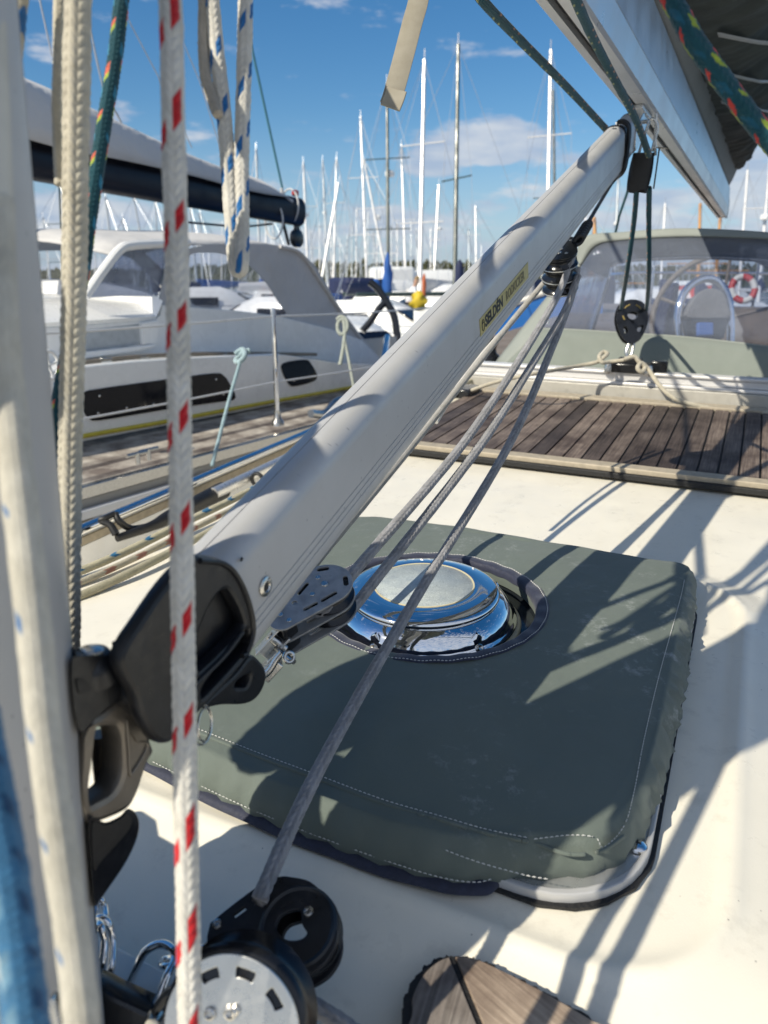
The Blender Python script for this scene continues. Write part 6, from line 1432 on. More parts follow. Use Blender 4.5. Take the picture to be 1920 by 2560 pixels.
# ------------------------------------------------------------------ neighbouring motor sailer on the left
NB_A = Vector((math.sin(R_(31.5)), math.cos(R_(31.5)), 0)); NB_S = Vector((NB_A.y, -NB_A.x, 0)); ZZ = Vector((0, 0, 1))
NB0 = P(695, 1070, 3.8)
def nk(a, s, z): return NB0 + NB_A * a + NB_S * s + ZZ * z
def np_(x, y, s): return _hit(x, y, NB_S, nk(0, s, 0))
def nza(p): q = p - NB0; return q.dot(NB_A), q.dot(NB_S), q.z
def nhz(x, y, z): return _hit(x, y, ZZ, nk(0, 0, z))
def neighbour():
    t = thing('motor_cruiser', NB0, 'white cruising yacht moored alongside with grey canvas deckhouse and black side windows', 'yacht')
    def sidepl(name, px, s, mat, th=0.02, holes=(), smooth_=0, **k):
        o = nk(0, s, 0); f = (lambda L: csm(L, smooth_)) if smooth_ else (lambda L: L)
        return plate(name, [pxloop(f(px), o, NB_A, ZZ)] + [pxloop(csm(h, 4), o, NB_A, ZZ) for h in holes], o, NB_A, ZZ, th, mat, t, **k)
    a0, a1 = -6.0, 6.5
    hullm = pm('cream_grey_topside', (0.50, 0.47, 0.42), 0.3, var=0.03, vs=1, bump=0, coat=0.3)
    # hull topside, with sheer
    rows = []
    for i in range(40):
        a = a0 + (a1 - a0) * i / 39; bow = sstep(-a, 3.0, 6.0); st_ = sstep(a, 4.5, 6.5)
        s0 = 0.06 - 1.5 * bow ** 1.6 - 0.25 * st_; up = 0.10 * bow
        rows.append([nk(a, s0 + 0.02, -0.045 + up), nk(a, s0 + 0.03, -0.10 + up), nk(a, s0 - 0.02, -0.7), nk(a, s0 - 0.25, -1.35), nk(a, s0 - 0.6, -2.1)])
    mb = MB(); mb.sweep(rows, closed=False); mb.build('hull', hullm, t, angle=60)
    rf = [[nk(nza(r[0])[0], -3.3 - nza(r[0])[1] + 0.0, nza(r[0])[2]), nk(nza(r[0])[0], -3.3 - nza(r[0])[1], -2.1)] for r in rows]
    mb = MB(); mb.sweep(rf, closed=False); mb.build('far_side', hullm, t)
    # side deck of silvered teak
    mt = mat_teak('silver_teak_deck', NB_A, ((0.19, 0.18, 0.165), (0.34, 0.33, 0.31)), plank=0.045)
    mb = MB(); mb.sweep([[r[0] - NB_S * 0.01 + ZZ * 0.003, nk(nza(r[0])[0], -0.60, 0.0)] for r in rows], closed=False); mb.build('side_deck', mt, t)
    # toe rail: two tone
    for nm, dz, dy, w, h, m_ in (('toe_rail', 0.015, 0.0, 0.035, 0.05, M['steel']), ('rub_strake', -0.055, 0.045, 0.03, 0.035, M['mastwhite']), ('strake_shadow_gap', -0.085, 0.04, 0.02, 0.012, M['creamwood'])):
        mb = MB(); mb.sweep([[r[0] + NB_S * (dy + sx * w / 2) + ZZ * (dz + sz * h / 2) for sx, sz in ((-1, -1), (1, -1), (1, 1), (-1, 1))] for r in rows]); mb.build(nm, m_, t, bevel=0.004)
    # lower trunk cabin side with two black windows
    low = [(40, 1132), (880, 974), (965, 958), (990, 905), (960, 912), (830, 905), (700, 886), (500, 893), (330, 903), (205, 916), (60, 935), (0, 960), (0, 1120)]
    sidepl('cabin_side', low, -0.52, M['white_gel'], 0.05, bevel=0.004)
    w1 = [(222, 976), (420, 948), (535, 933), (560, 940), (575, 962), (587, 985), (582, 1000), (540, 1006), (400, 1026), (250, 1051), (222, 1045), (208, 1025), (206, 992)]
    w2 = [(708, 908), (760, 899), (775, 906), (792, 936), (788, 950), (770, 958), (735, 966), (722, 960), (706, 930)]
    for w in (w1, w2):
        wn = sidepl('window', w, -0.52 + 0.028, M['blackglass'], 0.008, smooth_=3, bevel=0.002)
    for (x, y) in ((245, 1033), (316, 1020), (384, 1010), (445, 998), (507, 992), (558, 986), (248, 990), (540, 948), (735, 952), (770, 944)):
        q = np_(x, y, -0.52 + 0.033); mb = MB(); mb.lathe(q, NB_A, ZZ, NB_S, [(0.006, 0), (0.005, 0.003), (0.001, 0.004)], 12); mb.build('window_screw', M['chrome'], t)
    yl = [np_(x, y, -0.488) for x, y in ((-20, 1137), (200, 1092), (420, 1053), (620, 1015), (880, 968), (960, 950))]
    mb = MB(); mb.tube(yl, 0.011, 8, smooth=4); mb.build('yellow_line', M['yellow'], t)
    # ledge on top of the trunk
    mb = MB(); mb.sweep([[np_(x, y, -0.50), np_(x, y, -0.50) - NB_S * 0.32, np_(x, y, -0.50) - NB_S * 0.32 - ZZ * 0.04, np_(x, y, -0.50) - ZZ * 0.03] for x, y in ((-60, 975), (60, 934), (205, 915), (330, 902), (500, 892), (700, 884))]); mb.build('ledge', M['white_gel'], t, bevel=0.005)
    # hand rail: brown on blocks
    hr = [np_(x, y, -0.56) for x, y in ((200, 908), (330, 893), (480, 885), (640, 884), (790, 886))]
    mb = MB(); mb.tube(hr, 0.011, 10, smooth=4); mb.build('hand_rail', pm('dull_brown_rail', (0.20, 0.17, 0.13), 0.5), t)
    for (x, y) in ((258, 905), (270, 905), (355, 898), (364, 898), (560, 890)):
        mb = MB(); mb.box(np_(x, y, -0.56) - ZZ * 0.005, NB_A, NB_S, ZZ, 0.035, 0.02, 0.05); mb.build('rail_block', M['steel'], t, bevel=0.003)
    # upper deckhouse side, front slab and its deep moulded recess
    up = [(-60, 965), (205, 905), (500, 888), (700, 884), (830, 905), (960, 912), (900, 850), (820, 822), (690, 790), (600, 778), (480, 768), (400, 762), (395, 788), (380, 800), (207, 812), (100, 818), (60, 850)]
    rec = [(212, 824), (350, 808), (352, 852), (212, 868)]
    sidepl('deckhouse_side', up, -0.78, M['white_gel'], 0.04, holes=[], bevel=0.004)
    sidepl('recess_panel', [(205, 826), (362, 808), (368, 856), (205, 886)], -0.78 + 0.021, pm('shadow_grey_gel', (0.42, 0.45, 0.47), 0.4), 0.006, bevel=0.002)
    sidepl('recess_sill', [(205, 880), (378, 860), (384, 866), (330, 878), (205, 896)], -0.78 + 0.035, M['white_gel'], 0.05, bevel=0.006)
    sidepl('recess_post', [(350, 808), (392, 800), (392, 858), (352, 862)], -0.78 + 0.03, M['white_gel'], 0.03, bevel=0.006)
    # foredeck slab above (bright top)
    tp = [(60, 812), (205, 806), (370, 800), (395, 770), (398, 738), (330, 733), (210, 745), (130, 770), (100, 792)]
    pts = [np_(x, y, -0.78) for x, y in ((20, 822), (207, 812), (382, 800), (398, 762))]
    back = [p - NB_S * 1.6 + ZZ * 0.13 for p in pts]
    rows_ = [[p + NB_S * 0.02, p + NB_S * 0.03 + ZZ * 0.02, p - NB_S * 0.10 + ZZ * 0.085, p - NB_S * 0.5 + ZZ * 0.125, p - NB_S * 1.6 + ZZ * 0.14] for p in pts]
    mb = MB(); mb.sweep(rows_, closed=False); mb.build('coachroof', M['white_gel'], t, angle=50)
    mb = MB(); q = np_(130, 880, -0.9); mb.lathe(q - NB_S * 0.2 - ZZ * 0.3, NB_A, NB_S, ZZ, [(0.26, 0), (0.25, 0.25), (0.2, 0.42), (0.08, 0.5)], 32); mb.build('front_round', M['white_gel'], t)
    # canvas deckhouse
    def cpl(name, px, s, mat, holes=(), th=0.006): return sidepl(name, px, s, mat, th, holes=holes)
    S1 = -0.80
    outl = [(392, 770), (408, 700), (420, 650), (445, 626), (520, 612), (620, 610), (700, 615), (755, 632), (790, 668), (850, 770), (940, 890), (955, 905), (870, 908), (820, 912), (760, 858), (722, 820), (660, 805), (560, 788), (470, 772)]
    win = [(472, 640), (520, 632), (560, 636), (610, 655), (660, 700), (700, 762), (712, 786), (640, 784), (560, 776), (476, 758), (470, 700)]
    side = cpl('canvas_side', outl, S1, M['canvas_grey'], holes=[win])
    o = nk(0, S1, 0); plate('side_window', [pxloop(csm(win, 4), o, NB_A, ZZ)], o, NB_A, ZZ, 0.002, M['vinyl2'], t)
    # front windscreen side part (blueish clear vinyl) and white frame
    fw = [(214, 745), (300, 626), (340, 614), (405, 612), (445, 622), (420, 650), (402, 700), (392, 742), (300, 740)]
    o = nk(0, S1 - .02, 0); plate('front_window', [pxloop(fw, o, NB_A, ZZ)], o, NB_A, ZZ, 0.002, mat_clear('hazy_screen_vinyl', (0.55, 0.60, 0.72), 0.45, bumps=2, haze=(0.42, 0.45, 0.52)), t)
    fr = [np_(x, y, S1 + 0.02) for x, y in ((212, 742), (255, 680), (298, 626), (330, 613), (400, 609), (470, 606))]
    mb = MB(); mb.tube(fr, 0.024, 10, smooth=5); mb.build('frame_tube', M['white_gel'], t)
    fr2 = [np_(x, y, S1 + 0.012) for x, y in ((470, 606), (560, 612), (650, 660), (700, 725), (740, 800))]
    mb = MB(); mb.tube([np_(x, y, S1 + 0.012) for x, y in ((700, 616), (752, 634), (800, 700), (850, 775), (900, 842), (945, 895))], 0.012, 8, smooth=4); mb.tube([np_(x, y, S1 + 0.012) for x, y in ((718, 820), (762, 860), (818, 912))], 0.010, 8, smooth=3); mb.build('canopy_piping', M['canvas_lgrey'], t)
    # roof of the canopy, cambered across
    top = [(290, 640), (330, 614), (400, 608), (520, 610), (620, 609), (700, 615), (755, 632)]
    slope = [(755, 632), (800, 690), (850, 768), (900, 838), (950, 902)]
    def across(L, k0, k1, n_): return [smooth_path([np_(x, y, S1) - NB_S * (1.7 * (k0 + (k1 - k0) * j / n_)) + ZZ * (0.10 * math.sin(math.pi * (k0 + (k1 - k0) * j / n_))) for x, y in L], 4) for j in range(n_ + 1)]
    mb = MB(); mb.sweep(across(top, 0, 1, 10), closed=False); o_ = mb.build('canvas_roof', M['canvas_lgrey'], t, angle=80); sm = o_.modifiers.new('thick', 'SOLIDIFY'); sm.thickness = 0.008
    for k0, k1 in ((0, 0.10), (0.90, 1.0)):
        mb = MB(); mb.sweep(across(slope, k0, k1, 3), closed=False); o_ = mb.build('aft_canvas', M['canvas_lgrey'], t, angle=80); sm = o_.modifiers.new('thick', 'SOLIDIFY'); sm.thickness = 0.008
    mb = MB(); mb.sweep(across(slope, 0.10, 0.90, 6), closed=False); mb.build('aft_window', M['vinyl2'], t, angle=80)
    rows_ = [[np_(x, y, S1) - NB_S * (1.7 * k / 4) + ZZ * 0.10 * math.sin(math.pi * k / 4) for k in range(5)] for x, y in ((214, 745), (255, 690), (292, 640))]
    mb = MB(); mb.sweep(rows_, closed=False); mb.build('windscreen', M['vinyl2'], t)
    # far side of the canopy
    o = nk(0, S1 - 1.7, 0); sh = lambda L: [(q[0], q[1]) for q in pxloop(L, nk(0, S1, 0), NB_A, ZZ)]
    plate('far_front_frame', [sh(fw), sh([(240, 735), (310, 640), (345, 628), (400, 628), (392, 700), (385, 730)])], o, NB_A, ZZ, 0.02, M['white_gel'], t)
    # helm seat seen through the screen
    mb = MB(); mb.lathe(np_(300, 720, S1 - 0.9), NB_A, NB_S, ZZ, [(0.02, -.25), (0.02, 0.02), (0.07, 0.03), (0.07, 0.10), (0.03, 0.12)], 20); mb.build('helm_seat', M['navyc'], t)
    # vent wheel at the left
    c = np_(124, 912, -0.35); x, y = NB_A, ZZ
    mb = MB(); mb.ring(c, x, y, 0.042, 0.0075, n=36, seg=10, ry=0.056)
    for a in (10, 100, 190, 280): mb.tube([c, c + x * 0.042 * math.cos(R_(a)) + y * 0.056 * math.sin(R_(a))], 0.006, 8)
    w = mb.build('fender_wheel', M['white_gel'], t); settag(w, label='small white spoked wheel on the rail')
    # stanchion, lifelines
    def stanch(a, kids=True):
        s_ = MB(); b0 = nk(a, 0, 0.02); s_.tube([b0, b0 + ZZ * 0.575], 0.0125, 14); o = s_.build('stanchion', M['chrome'], t)
        mb = MB(); mb.lathe(b0 - ZZ * 0.005, NB_A, NB_S, ZZ, [(0.034, 0), (0.030, 0.02), (0.019, 0.035), (0.0175, 0.075)], 20); mb.build('socket', M['steel'], o)
        return o
    stanch(0.0); stanch(-2.1); stanch(2.15); stanch(4.2)
    mb = MB()
    for z0 in (0.555, 0.235):
        pts = []
        for i in range(25):
            a = -4.2 + 8.4 * i / 24; k = ((a + 4.2) / 2.1) % 1.0; pts.append(nk(a, 0, z0 - 0.012 * math.sin(k * math.pi)))
        mb.tube(pts, 0.0045, 8)
    mb.build('lifeline', M['mastwhite'], t)
    # cleats on the toe rail
    for (x, y) in ((372, 1150), (345, 1160)):
        q = nhz(x, y, 0.04); mb = MB(); mb.tube([q - NB_A * 0.05 + ZZ * 0.04, q + NB_A * 0.05 + ZZ * 0.04], 0.008, 10); mb.tube([q, q + ZZ * 0.045], 0.010, 10); mb.build('cleat', M['steel'], t)
    q = nhz(812, 1035, 0.05); mb = MB(); mb.tube([q - NB_A * 0.12 + ZZ * 0.02, q, q + NB_A * 0.1 + ZZ * 0.05, q + NB_A * 0.2 + ZZ * 0.05], 0.022, 10, smooth=3); mb.build('mooring_fitting', M['steel'], t)
    # boom with stowed sail
    SB = -1.85
    def bpn(x, y): return np_(x, y, SB)
    A, B = bpn(40, 392), bpn(742, 530); bd = (B - A).normalized(); A2 = A - bd * 1.2
    up_ = ZZ - bd * ZZ.dot(bd); up_.normalize(); sd = bd.cross(up_)
    sec = [(math.copysign(abs(math.cos(k * math.pi / 12)) ** 0.8, math.cos(k * math.pi / 12)) * 0.075, math.copysign(abs(math.sin(k * math.pi / 12)) ** 0.8, math.sin(k * math.pi / 12)) * 0.115) for k in range(24)]
    c = -0.02
    mb = MB(); mb.sweep([[p + sd * x + up_ * (y) for x, y in sec] for p in (A2, B)]); bo = mb.build('boom', M['boom_navy'], t, angle=40); LOC[bo.name] = LOC[t.name]
    mb = MB(); mb.sweep([[B + bd * e + sd * x * k + up_ * y * k for x, y in sec] for e, k in ((0.001, 1.02), (0.03, 1.0), (0.035, 0.85))]); mb.build('boom_end', M['boom_navy'], bo, angle=40)
    # cover: silhouettes top (45,190)->(180,255)->(440,380)->(640,450)->(715,500); bottom along boom top
    topl = [(-260, 60), (-60, 150), (40, 190), (140, 238), (250, 292), (440, 380), (560, 425), (640, 452), (690, 484), (716, 512)]
    rows_ = []
    for i, (x, y) in enumerate(topl):
        T_ = bpn(x, y); k = (T_ - A).dot(bd); base = A + bd * k; hh = (T_ - base).dot(up_); low_ = 0.075; w = 0.13 * min(1.0, 0.35 + hh * 1.5) + 0.02
        sec2 = []
        for j in range(17):
            an = math.pi * j / 16; sec2.append(base + sd * (w * math.cos(an) * (1.0 if math.sin(an) < .5 else 1.0)) + up_ * (low_ + (hh - low_) * math.sin(an) ** 0.8 + 0.010 * math.sin(j * 1.1 + i * 1.7)))
        rows_.append(sec2)
    rows_ = [smooth_path([r[j] for r in rows_], 6) for j in range(17)]
    mb = MB(); mb.sweep(rows_, closed=False); cv = mb.build('sail_cover', M['canvas_lgrey'], bo, angle=80); sm = cv.modifiers.new('thick', 'SOLIDIFY'); sm.thickness = 0.01
    mb = MB(); mb.box(B - bd * 0.02 + up_ * 0.15, bd, sd, up_, 0.06, 0.04, 0.05); mb.build('red_tab', M['red'], bo, bevel=0.01)
    for (x, y, x2, y2) in ((722, 480, 726, 552), (690, 545, 680, 560)):
        mb = MB(); mb.ring(bpn((x + x2) / 2, (y + y2) / 2), sd, up_, 0.095, 0.008, n=24, seg=6, ry=0.14); mb.build('lashing', M['mastwhite'], bo)
    # sheet block under the boom end and lines
    mb = MB(); q = bpn(742, 596); mb.lathe(q, bd, up_, sd, [(0.05, -0.03), (0.075, -0.02), (0.075, 0.02), (0.05, 0.03)], 24); mb.box(q + up_ * 0.07, bd, sd, up_, 0.05, 0.03, 0.1); mb.build('sheet_block', M['blackgl'], bo)
    mb = MB(); mb.tube([bpn(742, 545), bpn(744, 575)], 0.012, 8); mb.tube([bpn(705, 548), bpn(714, 580), bpn(722, 612)], 0.014, 8); mb.tube([bpn(470, 556), bpn(600, 566), bpn(680, 560)], 0.008, 8, smooth=5); mb.build('sheet', M['rubber'], bo)
    # topping lift and rigging
    mb = MB(); mb.tube([bpn(708, 480), bpn(634, 140), bpn(600, -20)], 0.009, 8); mb.build('topping_lift', M['tealwire'], t)
    mb = MB(); mb.tube([bpn(704, 470), bpn(712, 520)], 0.016, 8); mb.build('topping_lift_splice', M['mastwhite'], t)
    mb = MB(); mb.tube([np_(246, 0, -2.0), np_(380, 0, -2.0)], 0.0001, 3) if False else None
    mb.tube([bpn(95, -20), bpn(130, 140)], 0.006, 6); mb.tube([bpn(222, 60), bpn(262, 230), bpn(300, 300), bpn(335, 395), bpn(337, 410)], 0.008, 6, smooth=4); mb.tube([bpn(316, 40), bpn(395, 190), bpn(480, 370)], 0.0045, 6); mb.tube([bpn(460, 110), bpn(500, 205), bpn(560, 400)], 0.0045, 6); mb.build('lazy_jack', M['wire'], t)
neighbour()
# lines seen beside the neighbour
r_ = rope('fender_line', [P(600, 905, 3.45), P(570, 1010, 3.3), P(530, 1165, 3.05)], 0.0085, (0.30, 0.42, 0.46), n=8, seg=16, amp=0.1, label='pale blue line slanting from the neighbouring lifeline down to our toe rail', cat='rope', seed=51)
rope('fender_line_knot', [P(588, 885, 3.5), P(606, 874, 3.5), P(612, 888, 3.45), P(598, 905, 3.45), P(590, 900, 3.5), P(610, 880, 3.5), P(625, 876, 3.5)], 0.013, (0.34, 0.46, 0.50), n=8, seg=16, amp=0.1, label='pale blue knot tied to the neighbouring lifeline', cat='knot', seed=52)
rope('coiled_line', [P(842, 800, 4.9), P(852, 792, 4.9), P(866, 800, 4.9), P(868, 822, 4.9), P(855, 836, 4.9), P(845, 826, 4.9), P(846, 806, 4.9), P(858, 800, 4.9), P(862, 830, 4.9), P(858, 870, 4.9), P(850, 912, 4.9)], 0.013, (0.42, 0.46, 0.42), n=8, seg=16, amp=0.1, label='pale coiled line hanging from the lifeline beside the grey canvas', cat='rope', seed=53)
rope('coiled_line', [P(862, 850, 4.9), P(872, 900, 4.9), P(885, 970, 4.9)], 0.010, (0.42, 0.46, 0.42), n=8, seg=14, amp=0.1, label='straight pale tail of the coiled line on the lifeline', cat='rope', seed=54)
mb = MB(); mb.tube([P(968, 842, 4.6), P(962, 880, 4.4), P(950, 930, 4.2)], 0.019, 12, smooth=3); settag(mb.build('rail_post', M['chrome'], base=P(962, 880, 4.4)), label='short bright stainless post right of the grey canopy', cat='post')

# ------------------------------------------------------------------ boats of the marina
def hull_rows(Lh, B_, H, n=18):
    rows = []
    for i in range(n):
        u = i / (n - 1); x = (u - 0.5) * Lh
        w = B_ / 2 * (math.sin(math.pi * min(1, 0.12 + u * 0.95)) ** 0.6 if u < 0.93 else 0.02 + (1 - u) * 5 * 0.6); w = max(0.02, B_ / 2 * (1 - max(0, (u - 0.45) / 0.55) ** 2.2) * (0.78 + 0.22 * math.sin(min(1, u / 0.45) * math.pi / 2)))
        h = H * (1 + 0.22 * (u - 0.35) ** 2 * 3); rows.append([Vector((x, -w, h)), Vector((x, -w * 0.94, h * 0.45)), Vector((x, -w * 0.7, -0.1)), Vector((x, w * 0.7, -0.1)), Vector((x, w * 0.94, h * 0.45)), Vector((x, w, h))])
    return rows
def tmat(base, head):
    c, s = math.cos(head), math.sin(head)
    return lambda v: Vector((base.x + v.x * c - v.y * s, base.y + v.x * s + v.y * c, base.z + v.z))
BK = dict(white=M['mastwhite'], grey=M['mastgrey'], dark=M['mastdark'], wood=M['varnish'])
def yacht(top, bot, d, kind, label, Lh=9.0, head=0.4, hullc=None, cover=None, spreaders=1, wpx=6, furl=None, stays=True, w_=None):
    T_ = P(top[0], top[1], d); Bt = P(bot[0], bot[1], d); ax = (T_ - Bt).normalized()
    zdeck = 1.25; foot = Bt + ax * ((zdeck - Bt.z) / ax.z) if ax.z > 0.3 else Bt
    base = Vector((foot.x, foot.y, 0)); t = thing('sailing_yacht', base, label, 'yacht', 'yachts moored in the marina')
    f = tmat(base, head); hm = hullc or M['white_gel']; B_ = Lh * 0.3
    mb = MB(); rows = [[f(v) for v in r] for r in hull_rows(Lh, B_, 1.05)]; mb.sweep(rows, closed=True); mb.build('hull', hm, t, angle=50)
    # deck and coachroof
    mb = MB(); cr = []
    for i in range(10):
        u = i / 9; x = (-0.22 + 0.5 * u) * Lh; w = B_ * 0.30 * (1 - 0.5 * u * u); h0 = 1.05; hh = 0.42 * math.sin(math.pi * min(1, 0.25 + 0.75 * (1 - u)) / 2) + 0.02
        cr.append([f(Vector((x, -w, h0))), f(Vector((x, -w * 0.86, h0 + hh * 0.85))), f(Vector((x, 0, h0 + hh))), f(Vector((x, w * 0.86, h0 + hh * 0.85))), f(Vector((x, w, h0)))])
    mb.sweep(cr); mb.build('cabin', M['white_gel'], t, angle=40)
    for sg in (-1, 1):
        mb = MB(); mb.box(f(Vector((0.02 * Lh, sg * B_ * 0.285, 1.27))), Vector((math.cos(head), math.sin(head), 0)), Vector((-math.sin(head), math.cos(head), 0)), ZZ, Lh * 0.26, 0.03, 0.15)
        mb.build('cabin_window', M['blackglass'], t, bevel=0.01)
    rr = (w_ or wpx) / FPX * d / 2
    mb = MB(); mb.tube([foot, T_], [rr * 1.05, rr * 0.8], 10); ms = mb.build('mast', BK[kind], t)
    mb = MB(); mb.tube([T_, T_ + ax * rr * 5], rr * 0.25, 6); mb.build('masthead', M['wire'], ms)
    if Lh > 10.2:
        mb = MB(); q_ = foot.lerp(T_, 0.62); mb.lathe(q_ + Vector((math.cos(head), math.sin(head), 0)) * (rr + 0.16), Vector((1, 0, 0)), Vector((0, 1, 0)), ZZ, [(0.05, -.12), (0.16, -.08), (0.17, 0.04), (0.10, .10)], 14); mb.build('radar_dome', M['white_gel'], t)
    lat = Vector((-math.sin(head), math.cos(head), 0)); H = (T_ - foot).length; tips = []
    for k in range(spreaders):
        z = H * (0.52 if spreaders == 1 else (0.38, 0.68)[k]); c_ = foot + ax * z; mb = MB(); mb.tube([c_ - lat * 0.8, c_, c_ + lat * 0.8], rr * 0.3, 6); mb.build('spreader', BK[kind], t); tips.append(c_)
    if stays:
        bow, stern = f(Vector((Lh * 0.48, 0, 1.15))), f(Vector((-Lh * 0.48, 0, 1.1))); sr = max(0.006, 1.1 / FPX * d / 2)
        mb = MB(); mb.tube([T_, bow], sr * (2.2 if furl else 1), 6); mb.build('forestay', furl or M['wire'], t)
        mb = MB(); mb.tube([T_, stern], sr, 5)
        for sg in (-1, 1):
            pts = [T_] + [c_ + lat * 0.8 * sg for c_ in tips[::-1]] + [f(Vector((0, sg * B_ * 0.42, 1.05)))]; mb.tube(pts, sr, 5)
        mb.build('shroud', M['wire'], t)
    aft = Vector((-math.cos(head), -math.sin(head), 0)); b0 = foot + ax * 0.9
    mb = MB(); mb.tube([b0, b0 + aft * Lh * 0.38], 0.06, 8); bm_ = mb.build('boom', BK[kind], t)
    if cover:
        rws = []
        for i in range(9):
            u = i / 8; c_ = b0 + aft * Lh * 0.37 * u + ZZ * 0.14; hh = 0.30 * (1 - 0.6 * u) + 0.03; rws.append([c_ + lat * 0.11 * math.cos(a) + ZZ * hh * math.sin(a) for a in [2 * math.pi * k / 10 for k in range(10)]])
        mb = MB(); mb.sweep(rws); mb.build('sail_cover', cover, bm_)
    # guard rails
    mb = MB()
    for sg in (-1, 1):
        for hz in (0.3, 0.55): mb.tube([f(Vector(((-0.45 + 0.1 * k) * Lh, sg * B_ * 0.44 * (1 - max(0, (k - 5) / 5.2) ** 2), 1.08 + hz))) for k in range(10)], 0.012, 4)
        for k in range(0, 10, 2): p = Vector(((-0.45 + 0.1 * k) * Lh, sg * B_ * 0.44 * (1 - max(0, (k - 5) / 5.2) ** 2), 1.05)); mb.tube([f(p), f(p + ZZ * 0.58)], 0.015, 4)
    mb.build('guard_rail', M['wire'], t)
    return t, f, foot, ax
Q = 1.1573
mast_list = [
 # top(1659), bottom(1659), depth, kind, width px, label
 ((779, 252), (792, 600), 34, 'white', 6, 'white masted yacht whose mast top stands left of the hanging strap end'),
 ((867, 312), (876, 590), 42, 'white', 5, 'white masted yacht between the strap end and the tall white mast'),
 ((917, 130), (906, 660), 22, 'white', 10.5, 'yacht with the tall thick white mast and small wind gauge right of the strap'),
 ((990, 96), (982, 640), 21, 'dark', 10.5, 'yacht with the tallest dark mast left of the vang strut'),
 ((836, 180), (839, 640), 24, 'dark', 8, 'yacht with a slim dark green mast directly under the strap end'),
 ((948, 400), (938, 590), 48, 'white', 6, 'yacht with a short white mast between the tall white and the dark mast'),
 ((1190, 108), (1181, 600), 25, 'white', 9.5, 'yacht with a thick white mast just left of the upper vang end'),
 ((1195, 195), (1200, 600), 27, 'dark', 7, 'yacht with a dark mast hidden close behind the thick white mast by the vang'),
 ((655, 350), (665, 590), 44, 'white', 5, 'yacht with a thin white mast just right of the neighbouring boom end'),
 ((697, 345), (706, 600), 50, 'grey', 4, 'yacht with a faint grey mast right of the neighbouring canvas deckhouse'),
 ((727, 340), (721, 590), 46, 'white', 5, 'yacht with two pale masts above the neighbouring canopy edge'),
 ((731, 395), (700, 575), 32, 'white', 6, 'yacht with a leaning pale mast above the neighbouring canopy edge'),
 ((786, 345), (836, 600), 30, 'white', 6, 'yacht with a pale mast leaning strongly to the right at its foot'),
 ((553, 322), (562, 600), 40, 'grey', 6, 'yacht whose mast top shows above the neighbouring boom near the blue flecked loop'),
 ((1027, 445), (1029, 590), 60, 'white', 4, 'yacht with the thin short mast right of the tall dark mast'),
 ((1615, 368), (1597, 620), 30, 'white', 7, 'yacht with the white mast right of the boom end'),
 ((1664, 340), (1640, 620), 26, 'white', 8, 'yacht with the white mast at the right edge of the picture'),
 ((1336, 380), (1326, 600), 42, 'grey', 5, 'yacht with a pale mast left of the mainsheet falls'),
 ((1437, 440), (1428, 600), 40, 'white', 6, 'yacht with a pale mast just right of the mainsheet falls'),
 ((93, 470), (108, 600), 38, 'grey', 5, 'yacht with a grey mast close to our mast under the neighbouring boom'),
 ((128, 395), (137, 600), 30, 'dark', 6, 'yacht with a dark mast left of the thick cream rope'),
 ((228, 425), (247, 600), 36, 'grey', 6, 'yacht with a grey mast under the boom between teal and red flecked ropes'),
 ((288, 425), (322, 600), 34, 'grey', 5, 'yacht with a leaning grey mast above the white deckhouse frame'),
 ((335, 430), (344, 600), 48, 'grey', 4, 'yacht with a thin mast seen left of the red flecked rope'),
 ((265, 470), (272, 600), 55, 'grey', 4, 'yacht with a faint short mast above the deckhouse windscreen'),
 ((410, 440), (424, 600), 44, 'grey', 5, 'yacht with a grey mast right of the red flecked rope under the boom'),
 ((432, 460), (437, 600), 52, 'grey', 4, 'yacht with a faint mast between red and blue flecked ropes'),
 ((574, 470), (577, 600), 60, 'white', 4, 'yacht with a faint mast under the neighbouring boom end'),
]
rsb = np.random.RandomState(21)
covs = [M['navyc'], M['blue'], M['canvas_lgrey'], None, M['navyc'], M['mastwhite']]
for i, (tp, bt, d, kind, w, lab) in enumerate(mast_list):
    hd = R_(rsb.choice([65, 240, 80, 250, 20]) + rsb.uniform(-12, 12))
    yacht((tp[0] * Q, tp[1] * Q), (bt[0] * Q, bt[1] * Q), d * 1.05, kind, lab, Lh=float(rsb.uniform(8, 11)), head=hd, cover=covs[i % 6], wpx=w * 1.1,
          spreaders=1 + (i % 2 == 0), hullc=None if i % 5 else M['boom_navy'])
# further small boats whose masts the photo shows only as hair lines
for i in range(44):
    x = [480, 620, 655, 690, 735, 760, 770, 808, 822, 858, 888, 900, 930, 1012, 1040, 1150, 1170, 1215, 1265, 1300, 1365, 1400, 1460, 1490, 1530, 350, 180, 205, 255, 300, 372, 395, 455, 500, 530, 590, 605, 640, 672, 715, 750, 795, 815, 845][i] * Q
    y = [520, 545, 530, 500, 545, 520, 500, 505, 530, 520, 500, 535, 520, 530, 545, 520, 535, 520, 500, 520, 500, 520, 505, 520, 500, 500, 515, 525, 505, 512, 530, 498, 522, 540, 508, 518, 500, 528, 515, 505, 520, 510, 530, 516][i] * Q
    lb = 'distant yacht with a hair thin mast near the wooded shore, one of many alike'
    top = (x, y - rsb.uniform(0, 60)); T_, B2 = P(top[0], top[1], 75), P(x + rsb.uniform(-3, 3), 690, 75)
    t, f, foot, ax = yacht(top, (x + rsb.uniform(-2, 2), 690), float(rsb.uniform(62, 85)), 'grey' if i % 3 else 'white', lb, Lh=7.5, head=R_(rsb.uniform(0, 360)), wpx=2.6, stays=bool(i % 2))
    t['group'] = 'distant yachts under the wooded shore'
